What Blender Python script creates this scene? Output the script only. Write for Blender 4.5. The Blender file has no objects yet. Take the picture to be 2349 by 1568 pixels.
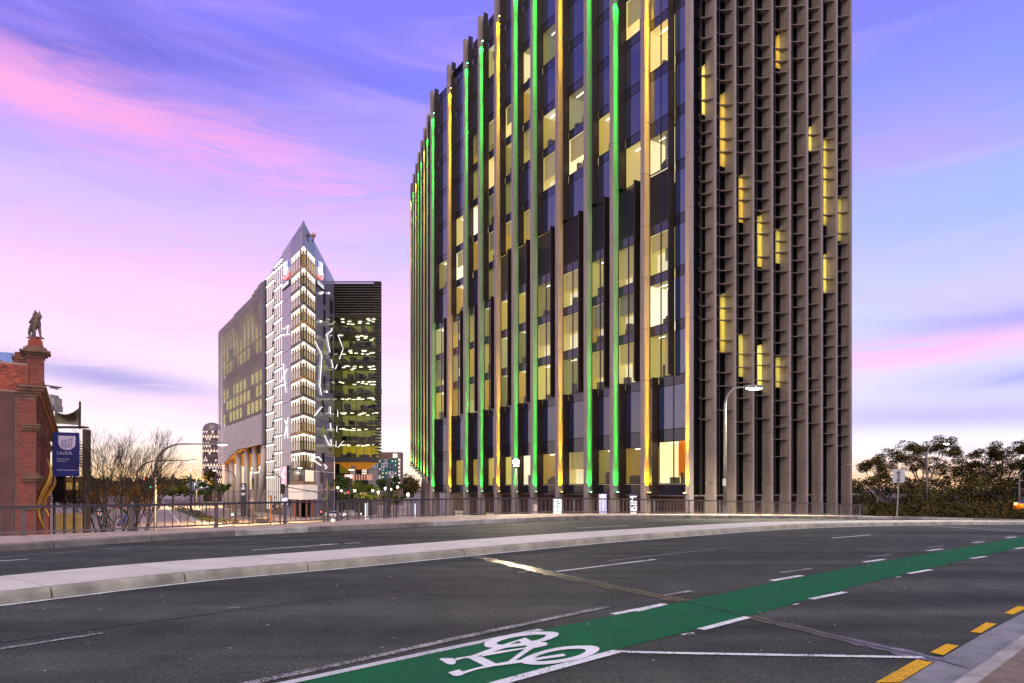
import bpy, bmesh, math, random
from math import sin, cos, tan, radians as R, pi, sqrt, atan2, hypot
from mathutils import Vector, Matrix

scene = bpy.context.scene
COL = scene.collection
random.seed(7)

# ------------------------------------------------------------------ camera
EYE = 1.5            # camera height over the road
FPX = 1600.0         # focal length in pixels of a 2349 px wide frame
CX, HZ = 1174.5, 1120.0
cam_data = bpy.data.cameras.new('camera')
cam = bpy.data.objects.new('camera', cam_data)
COL.objects.link(cam)
cam.location = (0, 0, EYE)
cam.rotation_euler = (R(90), 0, 0)
cam_data.sensor_width = 36.0
cam_data.lens = FPX / 2349.0 * 36.0
cam_data.shift_y = (HZ - 784.0) / 2349.0
cam_data.clip_start = 0.1
cam_data.clip_end = 6000
scene.camera = cam

def lin(r, g, b, a=1.0):
    f = lambda c: (c / 255 / 12.92) if c / 255 <= .04045 else ((c / 255 + .055) / 1.055) ** 2.4
    return (f(r), f(g), f(b), a)

# ------------------------------------------------------------------ dusk sky
world = bpy.data.worlds.new('World')
scene.world = world
world.use_nodes = True
wn, wl = world.node_tree.nodes, world.node_tree.links
wn.clear()
def W(t, **k):
    n = wn.new(t)
    for a, b in k.items(): setattr(n, a, b)
    return n
def wmath(op, a, b=None, c=None, clamp=False):
    n = W('ShaderNodeMath', operation=op, use_clamp=clamp)
    for i, v in enumerate((a, b, c)):
        if v is None: continue
        if isinstance(v, (int, float)): n.inputs[i].default_value = v
        else: wl.new(v, n.inputs[i])
    return n.outputs[0]
def wmix(fac, a, b):
    n = W('ShaderNodeMix', data_type='RGBA')
    n.inputs[0].default_value = 0
    if isinstance(fac, (int, float)): n.inputs[0].default_value = fac
    else: wl.new(fac, n.inputs[0])
    for i, v in ((6, a), (7, b)):
        if isinstance(v, tuple): n.inputs[i].default_value = v
        else: wl.new(v, n.inputs[i])
    return n.outputs[2]
tc = W('ShaderNodeTexCoord')
sep = W('ShaderNodeSeparateXYZ'); wl.new(tc.outputs['Generated'], sep.inputs[0])
X_, Y_, Z_ = sep.outputs
hyp = wmath('SQRT', wmath('ADD', wmath('MULTIPLY', X_, X_), wmath('MULTIPLY', Y_, Y_)))
AZ = wmath('ARCTAN2', X_, Y_)                      # 0 ahead, right positive
EL = wmath('DIVIDE', Z_, wmath('MAXIMUM', hyp, .02))   # tangent of the elevation
ELc = wmath('MULTIPLY', EL, .8, clamp=True)        # ramp position 0..1
def ramp(fac, stops):
    n = W('ShaderNodeValToRGB'); wl.new(fac, n.inputs[0])
    cr = n.color_ramp; cr.interpolation = 'EASE'
    while len(cr.elements) > 1: cr.elements.remove(cr.elements[-1])
    cr.elements[0].position = stops[0][0]; cr.elements[0].color = stops[0][1]
    for p, c in stops[1:]:
        e = cr.elements.new(p); e.color = c
    return n.outputs[0]
left_sky = ramp(ELc, [(0, lin(250, 206, 160)), (.02, lin(250, 214, 190)), (.06, lin(246, 212, 218)), (.12, lin(250, 212, 230)),
                      (.19, lin(246, 198, 236)), (.27, lin(212, 178, 250)), (.36, lin(174, 152, 252)), (.46, lin(130, 112, 246)), (.7, lin(110, 96, 230)), (1, lin(90, 82, 205))])
right_sky = ramp(ELc, [(0, lin(246, 206, 176)), (.02, lin(244, 218, 218)), (.05, lin(232, 222, 246)), (.09, lin(206, 196, 242)),
                       (.17, lin(190, 192, 254)), (.28, lin(158, 174, 255)), (.40, lin(132, 140, 255)), (.50, lin(122, 116, 254)), (.7, lin(108, 98, 232)), (1, lin(90, 82, 205))])
side = wmath('ADD', wmath('MULTIPLY', wmath('SINE', AZ), .95), .45, clamp=True)
sky = wmix(side, left_sky, right_sky)
# noise that streaks along the horizon
comb = W('ShaderNodeCombineXYZ')
wl.new(wmath('MULTIPLY', AZ, 2.2), comb.inputs[0]); wl.new(wmath('MULTIPLY', EL, 13.0), comb.inputs[1])
wl.new(wmath('MULTIPLY', wmath('COSINE', AZ), .7), comb.inputs[2])
def wnoise(scale, detail, dist, off=0.0):
    n = W('ShaderNodeTexNoise'); n.inputs['Scale'].default_value = scale; n.inputs['Detail'].default_value = detail
    n.inputs['Distortion'].default_value = dist
    mp = W('ShaderNodeMapping'); mp.inputs['Location'].default_value = (off, off * 2, off * 3)
    wl.new(comb.outputs[0], mp.inputs[0]); wl.new(mp.outputs[0], n.inputs['Vector'])
    return n.outputs['Fac']
N1 = wnoise(1.3, 6, .8); N2 = wnoise(3.2, 8, 1.3, 4.3); N3 = wnoise(.9, 5, .6, 9.1)
def sstep(x, a, b):
    n = W('ShaderNodeMapRange', interpolation_type='SMOOTHSTEP')
    wl.new(x, n.inputs[0]); n.inputs[1].default_value = a; n.inputs[2].default_value = b
    return n.outputs[0]
def cloud(az, el, ra, re, slope, col, amount, noise, lo=.35, hi=.62):
    """a wispy cloud bank at a real bearing and elevation"""
    global sky
    da = wmath('SUBTRACT', AZ, az)
    de = wmath('SUBTRACT', wmath('SUBTRACT', EL, el), wmath('MULTIPLY', da, slope))
    q = wmath('ADD', wmath('POWER', wmath('ABSOLUTE', wmath('DIVIDE', da, ra)), 2), wmath('POWER', wmath('ABSOLUTE', wmath('DIVIDE', de, re)), 2))
    g = wmath('EXPONENT', wmath('MULTIPLY', q, -1.0))
    m = wmath('MULTIPLY', g, wmath('ADD', wmath('MULTIPLY', sstep(noise, lo, hi), .8), .2))
    sky = wmix(wmath('MULTIPLY', m, amount, clamp=True), sky, col)
PINK, ROSE, VIOLET, MAUVE = lin(255, 160, 214), lin(255, 190, 226), lin(86, 66, 190), lin(158, 132, 206)
# broad thin veils everywhere, also outside the frame
sky = wmix(wmath('MULTIPLY', sstep(N3, .48, .74), .38), sky, lin(236, 178, 236))
sky = wmix(wmath('MULTIPLY', sstep(N1, .52, .78), .22), sky, lin(140, 118, 226))
cloud(-.58, .555, .40, .075, -.05, VIOLET, .85, N1, .25, .65)
cloud(-.52, .47, .30, .058, -.12, lin(252, 152, 212), .78, N2, .30, .70)
cloud(-.20, .34, .40, .05, .10, lin(238, 176, 240), .6, N1, .35, .7)
cloud(.30, .30, .30, .05, -.1, lin(214, 180, 250), .5, N3, .4, .7)
cloud(-.30, .42, .22, .040, -.14, PINK, .5, N2, .40, .70)
cloud(-.62, .47, .16, .03, -.1, PINK, .95, N1, .3, .55)
cloud(-.45, .24, .45, .055, .08, lin(255, 190, 236), .75, N1)
cloud(-.30, .16, .34, .03, .0, lin(255, 206, 214), .7, N3)
cloud(-.22, .215, .30, .035, .06, lin(255, 178, 226), .75, N2, .34, .62)
cloud(-.42, .30, .30, .03, -.05, lin(246, 170, 234), .6, N2, .38, .64)
cloud(-.52, .136, .14, .018, -.10, lin(150, 116, 190), .95, N2, .2, .5)
cloud(-.44, .105, .26, .016, -.02, lin(255, 176, 214), .8, N1)
cloud(.56, .172, .24, .020, .05, lin(255, 166, 220), 1.0, N2, .25, .55)
cloud(.66, .205, .16, .022, .08, lin(148, 126, 226), .8, N1)
cloud(.62, .130, .10, .014, .05, lin(136, 116, 206), .9, N1, .25, .5)
cloud(.58, .088, .30, .020, -.02, lin(174, 150, 212), .95, N3, .2, .5)
cloud(.50, .42, .16, .06, .05, lin(196, 150, 250), .5, N1)
cloud(-.47, .006, .17, .026, 0, lin(255, 186, 92), .85, N3, .0, .2)
cloud(.55, .008, .22, .024, 0, lin(255, 182, 120), .8, N3, .0, .2)
nish = W('ShaderNodeTexSky', sky_type='NISHITA'); nish.sun_disc = False
nish.sun_elevation = R(52); nish.sun_rotation = R(174); nish.altitude = 50
bg1 = W('ShaderNodeBackground'); wl.new(nish.outputs[0], bg1.inputs[0]); bg1.inputs[1].default_value = .05
bg2 = W('ShaderNodeBackground'); wl.new(sky, bg2.inputs[0]); bg2.inputs[1].default_value = .93
add = W('ShaderNodeAddShader'); wl.new(bg1.outputs[0], add.inputs[0]); wl.new(bg2.outputs[0], add.inputs[1])
wo = W('ShaderNodeOutputWorld'); wl.new(add.outputs[0], wo.inputs[0])

# soft high afterglow
sun_data = bpy.data.lights.new('afterglow', 'SUN'); sun_data.energy = 3.0; sun_data.angle = R(60)
sun_data.color = (1.0, .86, .58)
sun = bpy.data.objects.new('afterglow', sun_data); COL.objects.link(sun)
sun.rotation_euler = (R(37), R(5), 0)

scene.view_settings.view_transform = 'Standard'
scene.view_settings.look = 'None'
scene.view_settings.exposure = 0.10
scene.view_settings.gamma = 1.0
scene.view_settings.use_curve_mapping = False
scene.render.engine = 'CYCLES'
scene.cycles.use_denoising = True
scene.cycles.max_bounces = 6
scene.cycles.transparent_max_bounces = 12
scene.cycles.sample_clamp_indirect = 4.0

# ------------------------------------------------------------------ helpers
ROOTM = {}
class MB:
    """collects faces, then links them as ONE mesh object"""
    def __init__(s, xf=None): s.v, s.f, s.xf = [], [], xf
    def add(s, vs, fs):
        b = len(s.v)
        for p in vs:
            p = Vector(p)
            s.v.append(s.xf @ p if s.xf else p)
        s.f += [tuple(i + b for i in q) for q in fs]
        return s
    def quad(s, *p): return s.add(p, [tuple(range(len(p)))])
    def box(s, x0, x1, y0, y1, z0, z1):
        return s.add([(x0, y0, z0), (x1, y0, z0), (x1, y1, z0), (x0, y1, z0), (x0, y0, z1), (x1, y0, z1), (x1, y1, z1), (x0, y1, z1)],
                     [(0, 3, 2, 1), (4, 5, 6, 7), (0, 1, 5, 4), (1, 2, 6, 5), (2, 3, 7, 6), (3, 0, 4, 7)])
    def hexa(s, p): return s.add(p, [(0, 3, 2, 1), (4, 5, 6, 7), (0, 1, 5, 4), (1, 2, 6, 5), (2, 3, 7, 6), (3, 0, 4, 7)])
    def prism(s, poly, z0, z1):
        n = len(poly)
        return s.add([(x, y, z0) for x, y in poly] + [(x, y, z1) for x, y in poly],
                     [tuple(range(n - 1, -1, -1)), tuple(range(n, 2 * n))] + [(i, (i + 1) % n, n + (i + 1) % n, n + i) for i in range(n)])
    def sweep(s, poly, a, b):
        """extrude a closed 3-D polygon by the vector a->b"""
        d = Vector(b) - Vector(a); n = len(poly)
        return s.add([Vector(p) for p in poly] + [Vector(p) + d for p in poly],
                     [tuple(range(n - 1, -1, -1)), tuple(range(n, 2 * n))] + [(i, (i + 1) % n, n + (i + 1) % n, n + i) for i in range(n)])
    def tube(s, pts, r, n=8, cap=True):
        pts = [Vector(p) for p in pts]
        if not isinstance(r, (list, tuple)): r = [r] * len(pts)
        vs, fs = [], []
        up = None
        for i, p in enumerate(pts):
            d = (pts[min(i + 1, len(pts) - 1)] - pts[max(i - 1, 0)])
            d = d.normalized() if d.length > 1e-9 else Vector((0, 0, 1))
            if up is None:
                up = Vector((0, 0, 1)) if abs(d.z) < .9 else Vector((1, 0, 0))
            a = d.cross(up)
            if a.length < 1e-6: a = d.cross(Vector((.3, .9, .2)))
            a.normalize(); b = a.cross(d).normalized(); up = b
            for k in range(n):
                t = 2 * pi * k / n
                vs.append(p + (a * cos(t) + b * sin(t)) * r[i])
        for i in range(len(pts) - 1):
            for k in range(n):
                fs.append((i * n + k, i * n + (k + 1) % n, (i + 1) * n + (k + 1) % n, (i + 1) * n + k))
        if cap:
            fs.append(tuple(range(n - 1, -1, -1))); m = (len(pts) - 1) * n; fs.append(tuple(m + k for k in range(n)))
        return s.add(vs, fs)
    def lathe(s, prof, c, n=16):
        vs, fs = [], []
        for (r, z) in prof:
            for k in range(n):
                t = 2 * pi * k / n; vs.append((c[0] + r * cos(t), c[1] + r * sin(t), c[2] + z))
        for i in range(len(prof) - 1):
            for k in range(n):
                fs.append((i * n + k, i * n + (k + 1) % n, (i + 1) * n + (k + 1) % n, (i + 1) * n + k))
        fs.append(tuple(range(n - 1, -1, -1))); m = (len(prof) - 1) * n; fs.append(tuple(m + k for k in range(n)))
        return s.add(vs, fs)
    def ball(s, c, rx, ry=None, rz=None, n=10, m=7, jit=0):
        ry = ry or rx; rz = rz or rx; vs, fs = [], []
        for i in range(m + 1):
            a = pi * i / m
            for k in range(n):
                t = 2 * pi * k / n; j = 1 + random.uniform(-jit, jit)
                vs.append((c[0] + rx * j * sin(a) * cos(t), c[1] + ry * j * sin(a) * sin(t), c[2] + rz * j * cos(a)))
        for i in range(m):
            for k in range(n):
                fs.append((i * n + k, (i + 1) * n + k, (i + 1) * n + (k + 1) % n, i * n + (k + 1) % n))
        return s.add(vs, fs)
    def mesh(s, name, mat, inv=None, smooth=False):
        me = bpy.data.meshes.new(name)
        vs = [tuple(inv @ p) for p in s.v] if inv else [tuple(p) for p in s.v]
        me.from_pydata(vs, [], s.f); me.update()
        if mat: me.materials.append(mat)
        if smooth:
            for p in me.polygons: p.use_smooth = True
        return me
    def build(s, name, mat, parent=None, smooth=False, kind=None):
        inv = ROOTM[parent.name].inverted() if parent else None
        o = bpy.data.objects.new(name, s.mesh(name, mat, inv, smooth))
        COL.objects.link(o)
        if parent:
            o.parent = parent; ROOTM[o.name] = ROOTM[parent.name]
        else: ROOTM[o.name] = Matrix()
        if kind: o['kind'] = kind
        return o
def tag(o, label=None, cat=None, group=None, kind=None):
    if label: o['label'] = label
    if cat: o['category'] = cat
    if group: o['group'] = group
    if kind: o['kind'] = kind
    return o
def thing(name, label, cat, loc=(0, 0, 0), rz=0.0, group=None):
    o = bpy.data.objects.new(name, None); COL.objects.link(o)
    o.location = loc; o.rotation_euler = (0, 0, rz); o.empty_display_size = .2
    ROOTM[o.name] = Matrix.Translation(Vector(loc)) @ Matrix.Rotation(rz, 4, 'Z')
    return tag(o, label, cat, group)
def inst(src_mesh, name, parent, loc=(0, 0, 0), rot=(0, 0, 0), scl=None):
    """one more object that shares a mesh, placed in its parent's local space"""
    o = bpy.data.objects.new(name, src_mesh); COL.objects.link(o)
    o.parent = parent; o.location = loc; o.rotation_euler = rot
    if scl: o.scale = scl
    ROOTM[o.name] = ROOTM[parent.name] @ Matrix.LocRotScale(Vector(loc), Matrix.Rotation(rot[2], 3, 'Z'), None)
    return o
def copy_tree(o, parent=None):
    c = o.copy(); COL.objects.link(c)
    if parent: c.parent = parent
    ROOTM[c.name] = ROOTM[o.name]
    for ch in list(o.children): copy_tree(ch, c)
    return c
def lettering(name, body, size, mat, parent, mw, ext=.004, align='LEFT'):
    cu = bpy.data.curves.new(name, 'FONT'); cu.body = body; cu.size = size; cu.extrude = ext; cu.align_x = align
    cu.resolution_u = 3
    tmp = bpy.data.objects.new('tmp', cu); COL.objects.link(tmp)
    bpy.context.view_layer.update()
    me = bpy.data.meshes.new_from_object(tmp.evaluated_get(bpy.context.evaluated_depsgraph_get()))
    bpy.data.objects.remove(tmp); bpy.data.curves.remove(cu)
    me.name = name; me.transform(ROOTM[parent.name].inverted() @ mw); me.materials.clear(); me.materials.append(mat)
    o = bpy.data.objects.new(name, me); COL.objects.link(o); o.parent = parent; ROOTM[o.name] = ROOTM[parent.name]
    return o
def lamp(name, kind, loc, energy, color, parent=None, radius=.1, aim=None, spot=None, blend=.6):
    d = bpy.data.lights.new(name, kind); d.energy = energy; d.color = color
    if hasattr(d, 'shadow_soft_size'): d.shadow_soft_size = radius
    if spot: d.spot_size = spot; d.spot_blend = blend
    o = bpy.data.objects.new(name, d); COL.objects.link(o)
    m = Matrix.Translation(Vector(loc))
    if aim is not None:
        m = m @ (Vector(aim) - Vector(loc)).to_track_quat('-Z', 'Y').to_matrix().to_4x4()
    if parent:
        o.parent = parent; m = ROOTM[parent.name].inverted() @ m
    o.matrix_local = m
    return o

# pixel of the 2349 px wide picture -> world
def P(u, v, d): return Vector(((u - CX) / FPX * d, d, EYE - (v - HZ) / FPX * d))
def zroad(x, y):
    """the bridge crown: level near the camera, falling away along the road"""
    s = x * .72 + y * .70 - 26
    if s <= 0: return 0.0
    if s > 60: return -.0098 * 60 ** 1.28 - (s - 60) * .040
    return -.0098 * s ** 1.28
def G(u, v, h=0.0):
    """point of the road surface (raised by h) seen at a pixel"""
    a, b = 1.0, 400.0
    for _ in range(60):
        d = (a + b) / 2; p = P(u, v, d)
        if p.z > zroad(p.x, p.y) + h: a = d
        else: b = d
    return P(u, v, (a + b) / 2)
def dens(pts, step):
    out = [Vector(pts[0])]
    for a, b in zip(pts, pts[1:]):
        a, b = Vector(a), Vector(b); n = max(1, int((b - a).length / step))
        out += [a.lerp(b, i / n) for i in range(1, n + 1)]
    return out
def smooth(pts, it=2):
    pts = [Vector(p) for p in pts]
    for _ in range(it):
        q = [pts[0]]
        for a, b in zip(pts, pts[1:]): q += [a.lerp(b, .25), a.lerp(b, .75)]
        pts = q + [pts[-1]]
    return pts
def resample(pts, n):
    L = [0]
    for a, b in zip(pts, pts[1:]): L.append(L[-1] + (b - a).length)
    out = []; j = 0
    for i in range(n):
        t = L[-1] * i / (n - 1)
        while j < len(L) - 2 and L[j + 1] < t: j += 1
        k = (t - L[j]) / max(1e-9, L[j + 1] - L[j]); out.append(pts[j].lerp(pts[j + 1], k))
    return out
def at_len(pts, t):
    for a, b in zip(pts, pts[1:]):
        l = (b - a).length
        if t <= l: return a.lerp(b, t / l), (b - a).normalized()
        t -= l
    return pts[-1] + (pts[-1] - pts[-2]).normalized() * t, (pts[-1] - pts[-2]).normalized()
def plen(pts): return sum((b - a).length for a, b in zip(pts, pts[1:]))
def extend(pts, back, fwd):
    pts = [Vector(p) for p in pts]
    a = (pts[0] - pts[1]); a.z = 0; b = (pts[-1] - pts[-2]); b.z = 0
    return [pts[0] + a.normalized() * back] + pts + [pts[-1] + b.normalized() * fwd]
def onroad(pts, h): return [Vector((p.x, p.y, zroad(p.x, p.y) + h)) for p in pts]

# ------------------------------------------------------------------ materials
def mat(name, col, rough=.6, metal=0.0, var=.25, scale=4.0, bump=.0, bscale=40.0, ior=1.5, emit=None, estr=0.0, col2=None, detail=5, rvar=0.0, stretch=None):
    m = bpy.data.materials.new(name); m.use_nodes = True
    n, l = m.node_tree.nodes, m.node_tree.links
    b = n['Principled BSDF']
    col = tuple(col[:3]) + (1,)
    b.inputs['Roughness'].default_value = rough; b.inputs['Metallic'].default_value = metal; b.inputs['IOR'].default_value = ior
    b.inputs['Base Color'].default_value = col
    t = n.new('ShaderNodeTexCoord')
    if var > 0:
        nz = n.new('ShaderNodeTexNoise'); nz.inputs['Scale'].default_value = scale; nz.inputs['Detail'].default_value = detail
        nz.inputs['Roughness'].default_value = .62
        if stretch:
            mp = n.new('ShaderNodeMapping'); mp.inputs['Scale'].default_value = stretch; l.new(t.outputs['Object'], mp.inputs[0]); l.new(mp.outputs[0], nz.inputs['Vector'])
        else: l.new(t.outputs['Object'], nz.inputs['Vector'])
        mx = n.new('ShaderNodeMix'); mx.data_type = 'RGBA'
        c2 = tuple(col2[:3]) + (1,) if col2 else tuple(c * (1 - var) for c in col[:3]) + (1,)
        c1 = col if col2 else tuple(min(1, c * (1 + var)) for c in col[:3]) + (1,)
        mx.inputs[6].default_value = c1; mx.inputs[7].default_value = c2
        mr = n.new('ShaderNodeMapRange'); mr.inputs[1].default_value = .3; mr.inputs[2].default_value = .7
        l.new(nz.outputs['Fac'], mr.inputs[0]); l.new(mr.outputs[0], mx.inputs[0]); l.new(mx.outputs[2], b.inputs['Base Color'])
        if rvar:
            m2 = n.new('ShaderNodeMapRange'); m2.inputs[1].default_value = .3; m2.inputs[2].default_value = .7
            m2.inputs[3].default_value = rough - rvar; m2.inputs[4].default_value = rough + rvar
            l.new(nz.outputs['Fac'], m2.inputs[0]); l.new(m2.outputs[0], b.inputs['Roughness'])
    if bump:
        nb = n.new('ShaderNodeTexNoise'); nb.inputs['Scale'].default_value = bscale; nb.inputs['Detail'].default_value = 4
        l.new(t.outputs['Object'], nb.inputs['Vector'])
        bp = n.new('ShaderNodeBump'); bp.inputs['Strength'].default_value = bump; bp.inputs['Distance'].default_value = .02
        l.new(nb.outputs['Fac'], bp.inputs['Height']); l.new(bp.outputs[0], b.inputs['Normal'])
    if emit:
        b.inputs['Emission Color'].default_value = tuple(emit[:3]) + (1,); b.inputs['Emission Strength'].default_value = estr
    return m
def glow(name, col, strength):
    return mat(name, (.8, .8, .8), .5, var=0, emit=col, estr=strength)
def clear_glass(name, tint, refl=1.5):
    m = bpy.data.materials.new(name); m.use_nodes = True
    n, l = m.node_tree.nodes, m.node_tree.links; n.clear()
    t = n.new('ShaderNodeBsdfTransparent'); t.inputs[0].default_value = tint + (1,)
    g = n.new('ShaderNodeBsdfGlossy'); g.inputs['Roughness'].default_value = .02; g.inputs[0].default_value = (.95, .95, 1, 1)
    f = n.new('ShaderNodeFresnel'); f.inputs[0].default_value = refl
    ge = n.new('ShaderNodeNewGeometry'); inv = n.new('ShaderNodeMath'); inv.operation = 'SUBTRACT'; inv.inputs[0].default_value = 1.0; l.new(ge.outputs['Backfacing'], inv.inputs[1])
    mu = n.new('ShaderNodeMath'); mu.operation = 'MULTIPLY'; l.new(f.outputs[0], mu.inputs[0]); l.new(inv.outputs[0], mu.inputs[1])
    mx = n.new('ShaderNodeMixShader'); l.new(mu.outputs[0], mx.inputs[0]); l.new(t.outputs[0], mx.inputs[1]); l.new(g.outputs[0], mx.inputs[2])
    o = n.new('ShaderNodeOutputMaterial'); l.new(mx.outputs[0], o.inputs[0])
    return m
def room_mat(name, cols, s0, s1):
    """lit office wall: base colour and lamp glow picked per room"""
    m = mat(name, (.6, .55, .4), .8, var=0)
    n, l = m.node_tree.nodes, m.node_tree.links; b = n['Principled BSDF']
    oi = n.new('ShaderNodeObjectInfo'); r = n.new('ShaderNodeValToRGB'); l.new(oi.outputs['Random'], r.inputs[0])
    cr = r.color_ramp; cr.interpolation = 'CONSTANT'
    cr.elements[0].color = cols[0]; cr.elements[1].position = 1.0 / len(cols); cr.elements[1].color = cols[1]
    for i, c in enumerate(cols[2:]):
        e = cr.elements.new((i + 2) / len(cols)); e.color = c
    l.new(r.outputs[0], b.inputs['Base Color']); l.new(r.outputs[0], b.inputs['Emission Color'])
    wn_ = n.new('ShaderNodeMath'); wn_.operation = 'FRACT'
    w2 = n.new('ShaderNodeMath'); w2.operation = 'MULTIPLY'; w2.inputs[1].default_value = 7.31
    l.new(oi.outputs['Random'], w2.inputs[0]); l.new(w2.outputs[0], wn_.inputs[0])
    mr = n.new('ShaderNodeMapRange'); mr.inputs[3].default_value = s0; mr.inputs[4].default_value = s1
    l.new(wn_.outputs[0], mr.inputs[0]); l.new(mr.outputs[0], b.inputs['Emission Strength'])
    return m

asphalt = mat('asphalt', (.043, .0465, .037), .85, ior=1.25, var=.28, scale=1.4, bump=.55, bscale=70, detail=12)
def asphalt_setup(m):
    n, l = m.node_tree.nodes, m.node_tree.links; b = n['Principled BSDF']
    t = n.new('ShaderNodeTexCoord'); v = n.new('ShaderNodeTexNoise'); v.inputs['Scale'].default_value = 26; v.inputs['Detail'].default_value = 8; v.inputs['Roughness'].default_value = .75
    l.new(t.outputs['Object'], v.inputs['Vector'])
    old = b.inputs['Base Color'].links[0].from_socket
    mr = n.new('ShaderNodeMapRange'); mr.inputs[1].default_value = .36; mr.inputs[2].default_value = .64; mr.inputs[3].default_value = .42; mr.inputs[4].default_value = 1.65
    l.new(v.outputs['Fac'], mr.inputs[0])
    # long tyre-worn bands that follow the lanes
    mp = n.new('ShaderNodeMapping'); mp.inputs['Rotation'].default_value = (0, 0, R(-45)); mp.inputs['Scale'].default_value = (.06, .9, 1)
    l.new(t.outputs['Object'], mp.inputs[0]); nb = n.new('ShaderNodeTexNoise'); nb.inputs['Scale'].default_value = 1.0; nb.inputs['Detail'].default_value = 4
    l.new(mp.outputs[0], nb.inputs['Vector'])
    m3 = n.new('ShaderNodeMapRange'); m3.inputs[1].default_value = .3; m3.inputs[2].default_value = .7; m3.inputs[3].default_value = .52; m3.inputs[4].default_value = 1.45
    l.new(nb.outputs['Fac'], m3.inputs[0])
    mm = n.new('ShaderNodeMath'); mm.operation = 'MULTIPLY'; l.new(mr.outputs[0], mm.inputs[0]); l.new(m3.outputs[0], mm.inputs[1])
    vm = n.new('ShaderNodeVectorMath'); vm.operation = 'SCALE'; l.new(old, vm.inputs[0]); l.new(mm.outputs[0], vm.inputs['Scale'])
    l.new(vm.outputs[0], b.inputs['Base Color'])
asphalt_setup(asphalt)
def worn_paint(name, col, under, cover=.5, scale=60):
    """road paint with aggregate showing through"""
    m = mat(name, col, .9, var=0, bump=.3, bscale=90, ior=1.2)
    n, l = m.node_tree.nodes, m.node_tree.links; b = n['Principled BSDF']
    t = n.new('ShaderNodeTexCoord'); v = n.new('ShaderNodeTexNoise'); v.inputs['Scale'].default_value = scale; v.inputs['Detail'].default_value = 6
    l.new(t.outputs['Object'], v.inputs['Vector'])
    v2 = n.new('ShaderNodeTexNoise'); v2.inputs['Scale'].default_value = 2.2; v2.inputs['Detail'].default_value = 4; l.new(t.outputs['Object'], v2.inputs['Vector'])
    ad = n.new('ShaderNodeMath'); ad.operation = 'MULTIPLY_ADD'; ad.inputs[1].default_value = .45; l.new(v2.outputs['Fac'], ad.inputs[0]); l.new(v.outputs['Fac'], ad.inputs[2])
    mr = n.new('ShaderNodeMapRange'); mr.inputs[1].default_value = cover + .16; mr.inputs[2].default_value = cover + .32; l.new(ad.outputs[0], mr.inputs[0])
    mx = n.new('ShaderNodeMix'); mx.data_type = 'RGBA'; mx.inputs[6].default_value = tuple(col) + (1,); mx.inputs[7].default_value = tuple(under) + (1,)
    l.new(mr.outputs[0], mx.inputs[0]); l.new(mx.outputs[2], b.inputs['Base Color'])
    return m
white_paint = worn_paint('white_road_paint', (.62, .64, .60), (.10, .10, .10), .58)
old_paint = worn_paint('old_road_paint', (.40, .40, .37), (.08, .08, .075), .44)
green_paint = worn_paint('green_lane_paint', (.002, .165, .044), (.010, .085, .034), .36, 90)
yellow_paint = worn_paint('yellow_road_paint', (.62, .34, .015), (.12, .10, .05), .60)
kerb_mat = mat('kerb_concrete', (.27, .255, .22), .85, var=.45, scale=2.2, bump=.5, bscale=30, detail=9)
dark_kerb = mat('stained_kerb_concrete', (.15, .13, .11), .85, var=.6, scale=1.6, bump=.5, bscale=25, detail=9)
median_mat = mat('median_concrete', (.47, .45, .365), .8, var=.13, scale=1.3, bump=.25, bscale=40, detail=9)
paver_mat = mat('far_path_paving', (.33, .255, .185), .85, var=.2, scale=3, bump=.3, bscale=30)
path_mat = mat('near_path_asphalt', (.15, .115, .078), .9, var=.35, scale=8, bump=.6, bscale=60, detail=9)
gutter_mat = mat('gutter_concrete', (.165, .168, .16), .75, var=.4, scale=2.5, bump=.3, bscale=40, detail=9)
sealant = mat('bitumen_sealant', (.075, .064, .047), .36, var=.4, scale=8, bump=.5, bscale=25, rvar=.12)
rail_mat = mat('railing_bronze_paint', (.032, .026, .024), .42, metal=.3, var=.2, scale=3)
post_mat = mat('railing_post_paint', (.105, .092, .085), .5, metal=.2, var=.2, scale=3)
ground_mat = mat('street_asphalt', (.15, .115, .08), .75, var=.3, scale=.15, detail=8, bump=.2, bscale=5)  # warm tint: orange street lamplight put into the base colour
pave_low = mat('street_paving', (.32, .235, .15), .8, var=.25, scale=.5, detail=8)
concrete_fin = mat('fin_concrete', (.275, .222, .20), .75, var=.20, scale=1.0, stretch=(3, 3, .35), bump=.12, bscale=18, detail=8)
concrete_blade = mat('blade_concrete', (.225, .180, .154), .75, var=.22, scale=1.0, stretch=(3, 3, .35), bump=.12, bscale=18, detail=8)  # darker than the fins: shade between the deep blades put into colour
bronze = mat('dark_bronze', (.030, .020, .016), .38, metal=.4, var=.3, scale=2)
shade_mat = mat('sunshade_metal', (.105, .070, .058), .5, metal=.2, var=.2, scale=3)
black_panel = mat('black_louvre', (.010, .010, .011), .5, var=.2, scale=3)
blue_glass = mat('tinted_glass', (.014, .030, .085), .03, var=0, ior=2.3)
dim_glass = mat('violet_glass', (.016, .022, .055), .04, var=0, ior=2.1)
dark_glass = mat('black_glass', (.0025, .0025, .003), .12, var=0, ior=1.12)
spandrel = mat('spandrel_glass', (.014, .016, .026), .08, var=0, ior=1.7)
pane_glass = clear_glass('clear_pane', (.86, .88, .84), 1.35)
ROOMC = [lin(196, 178, 96), lin(206, 194, 122), lin(170, 160, 96), lin(214, 198, 140), lin(150, 146, 92), lin(190, 160, 84), lin(176, 172, 128)]
room_wall = room_mat('office_wall', ROOMC, .20, .58)
room_pale = room_mat('office_wall_pale', [lin(236, 224, 190), lin(226, 206, 150), lin(240, 236, 220)], .65, 1.1)
tube_light = glow('ceiling_tube', (1, .92, .70), 4.0)
clutter = mat('office_furniture', (.10, .095, .08), .6, var=.4, scale=4)
white_led = glow('white_led', (1, .94, .82), 5.0)
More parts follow.
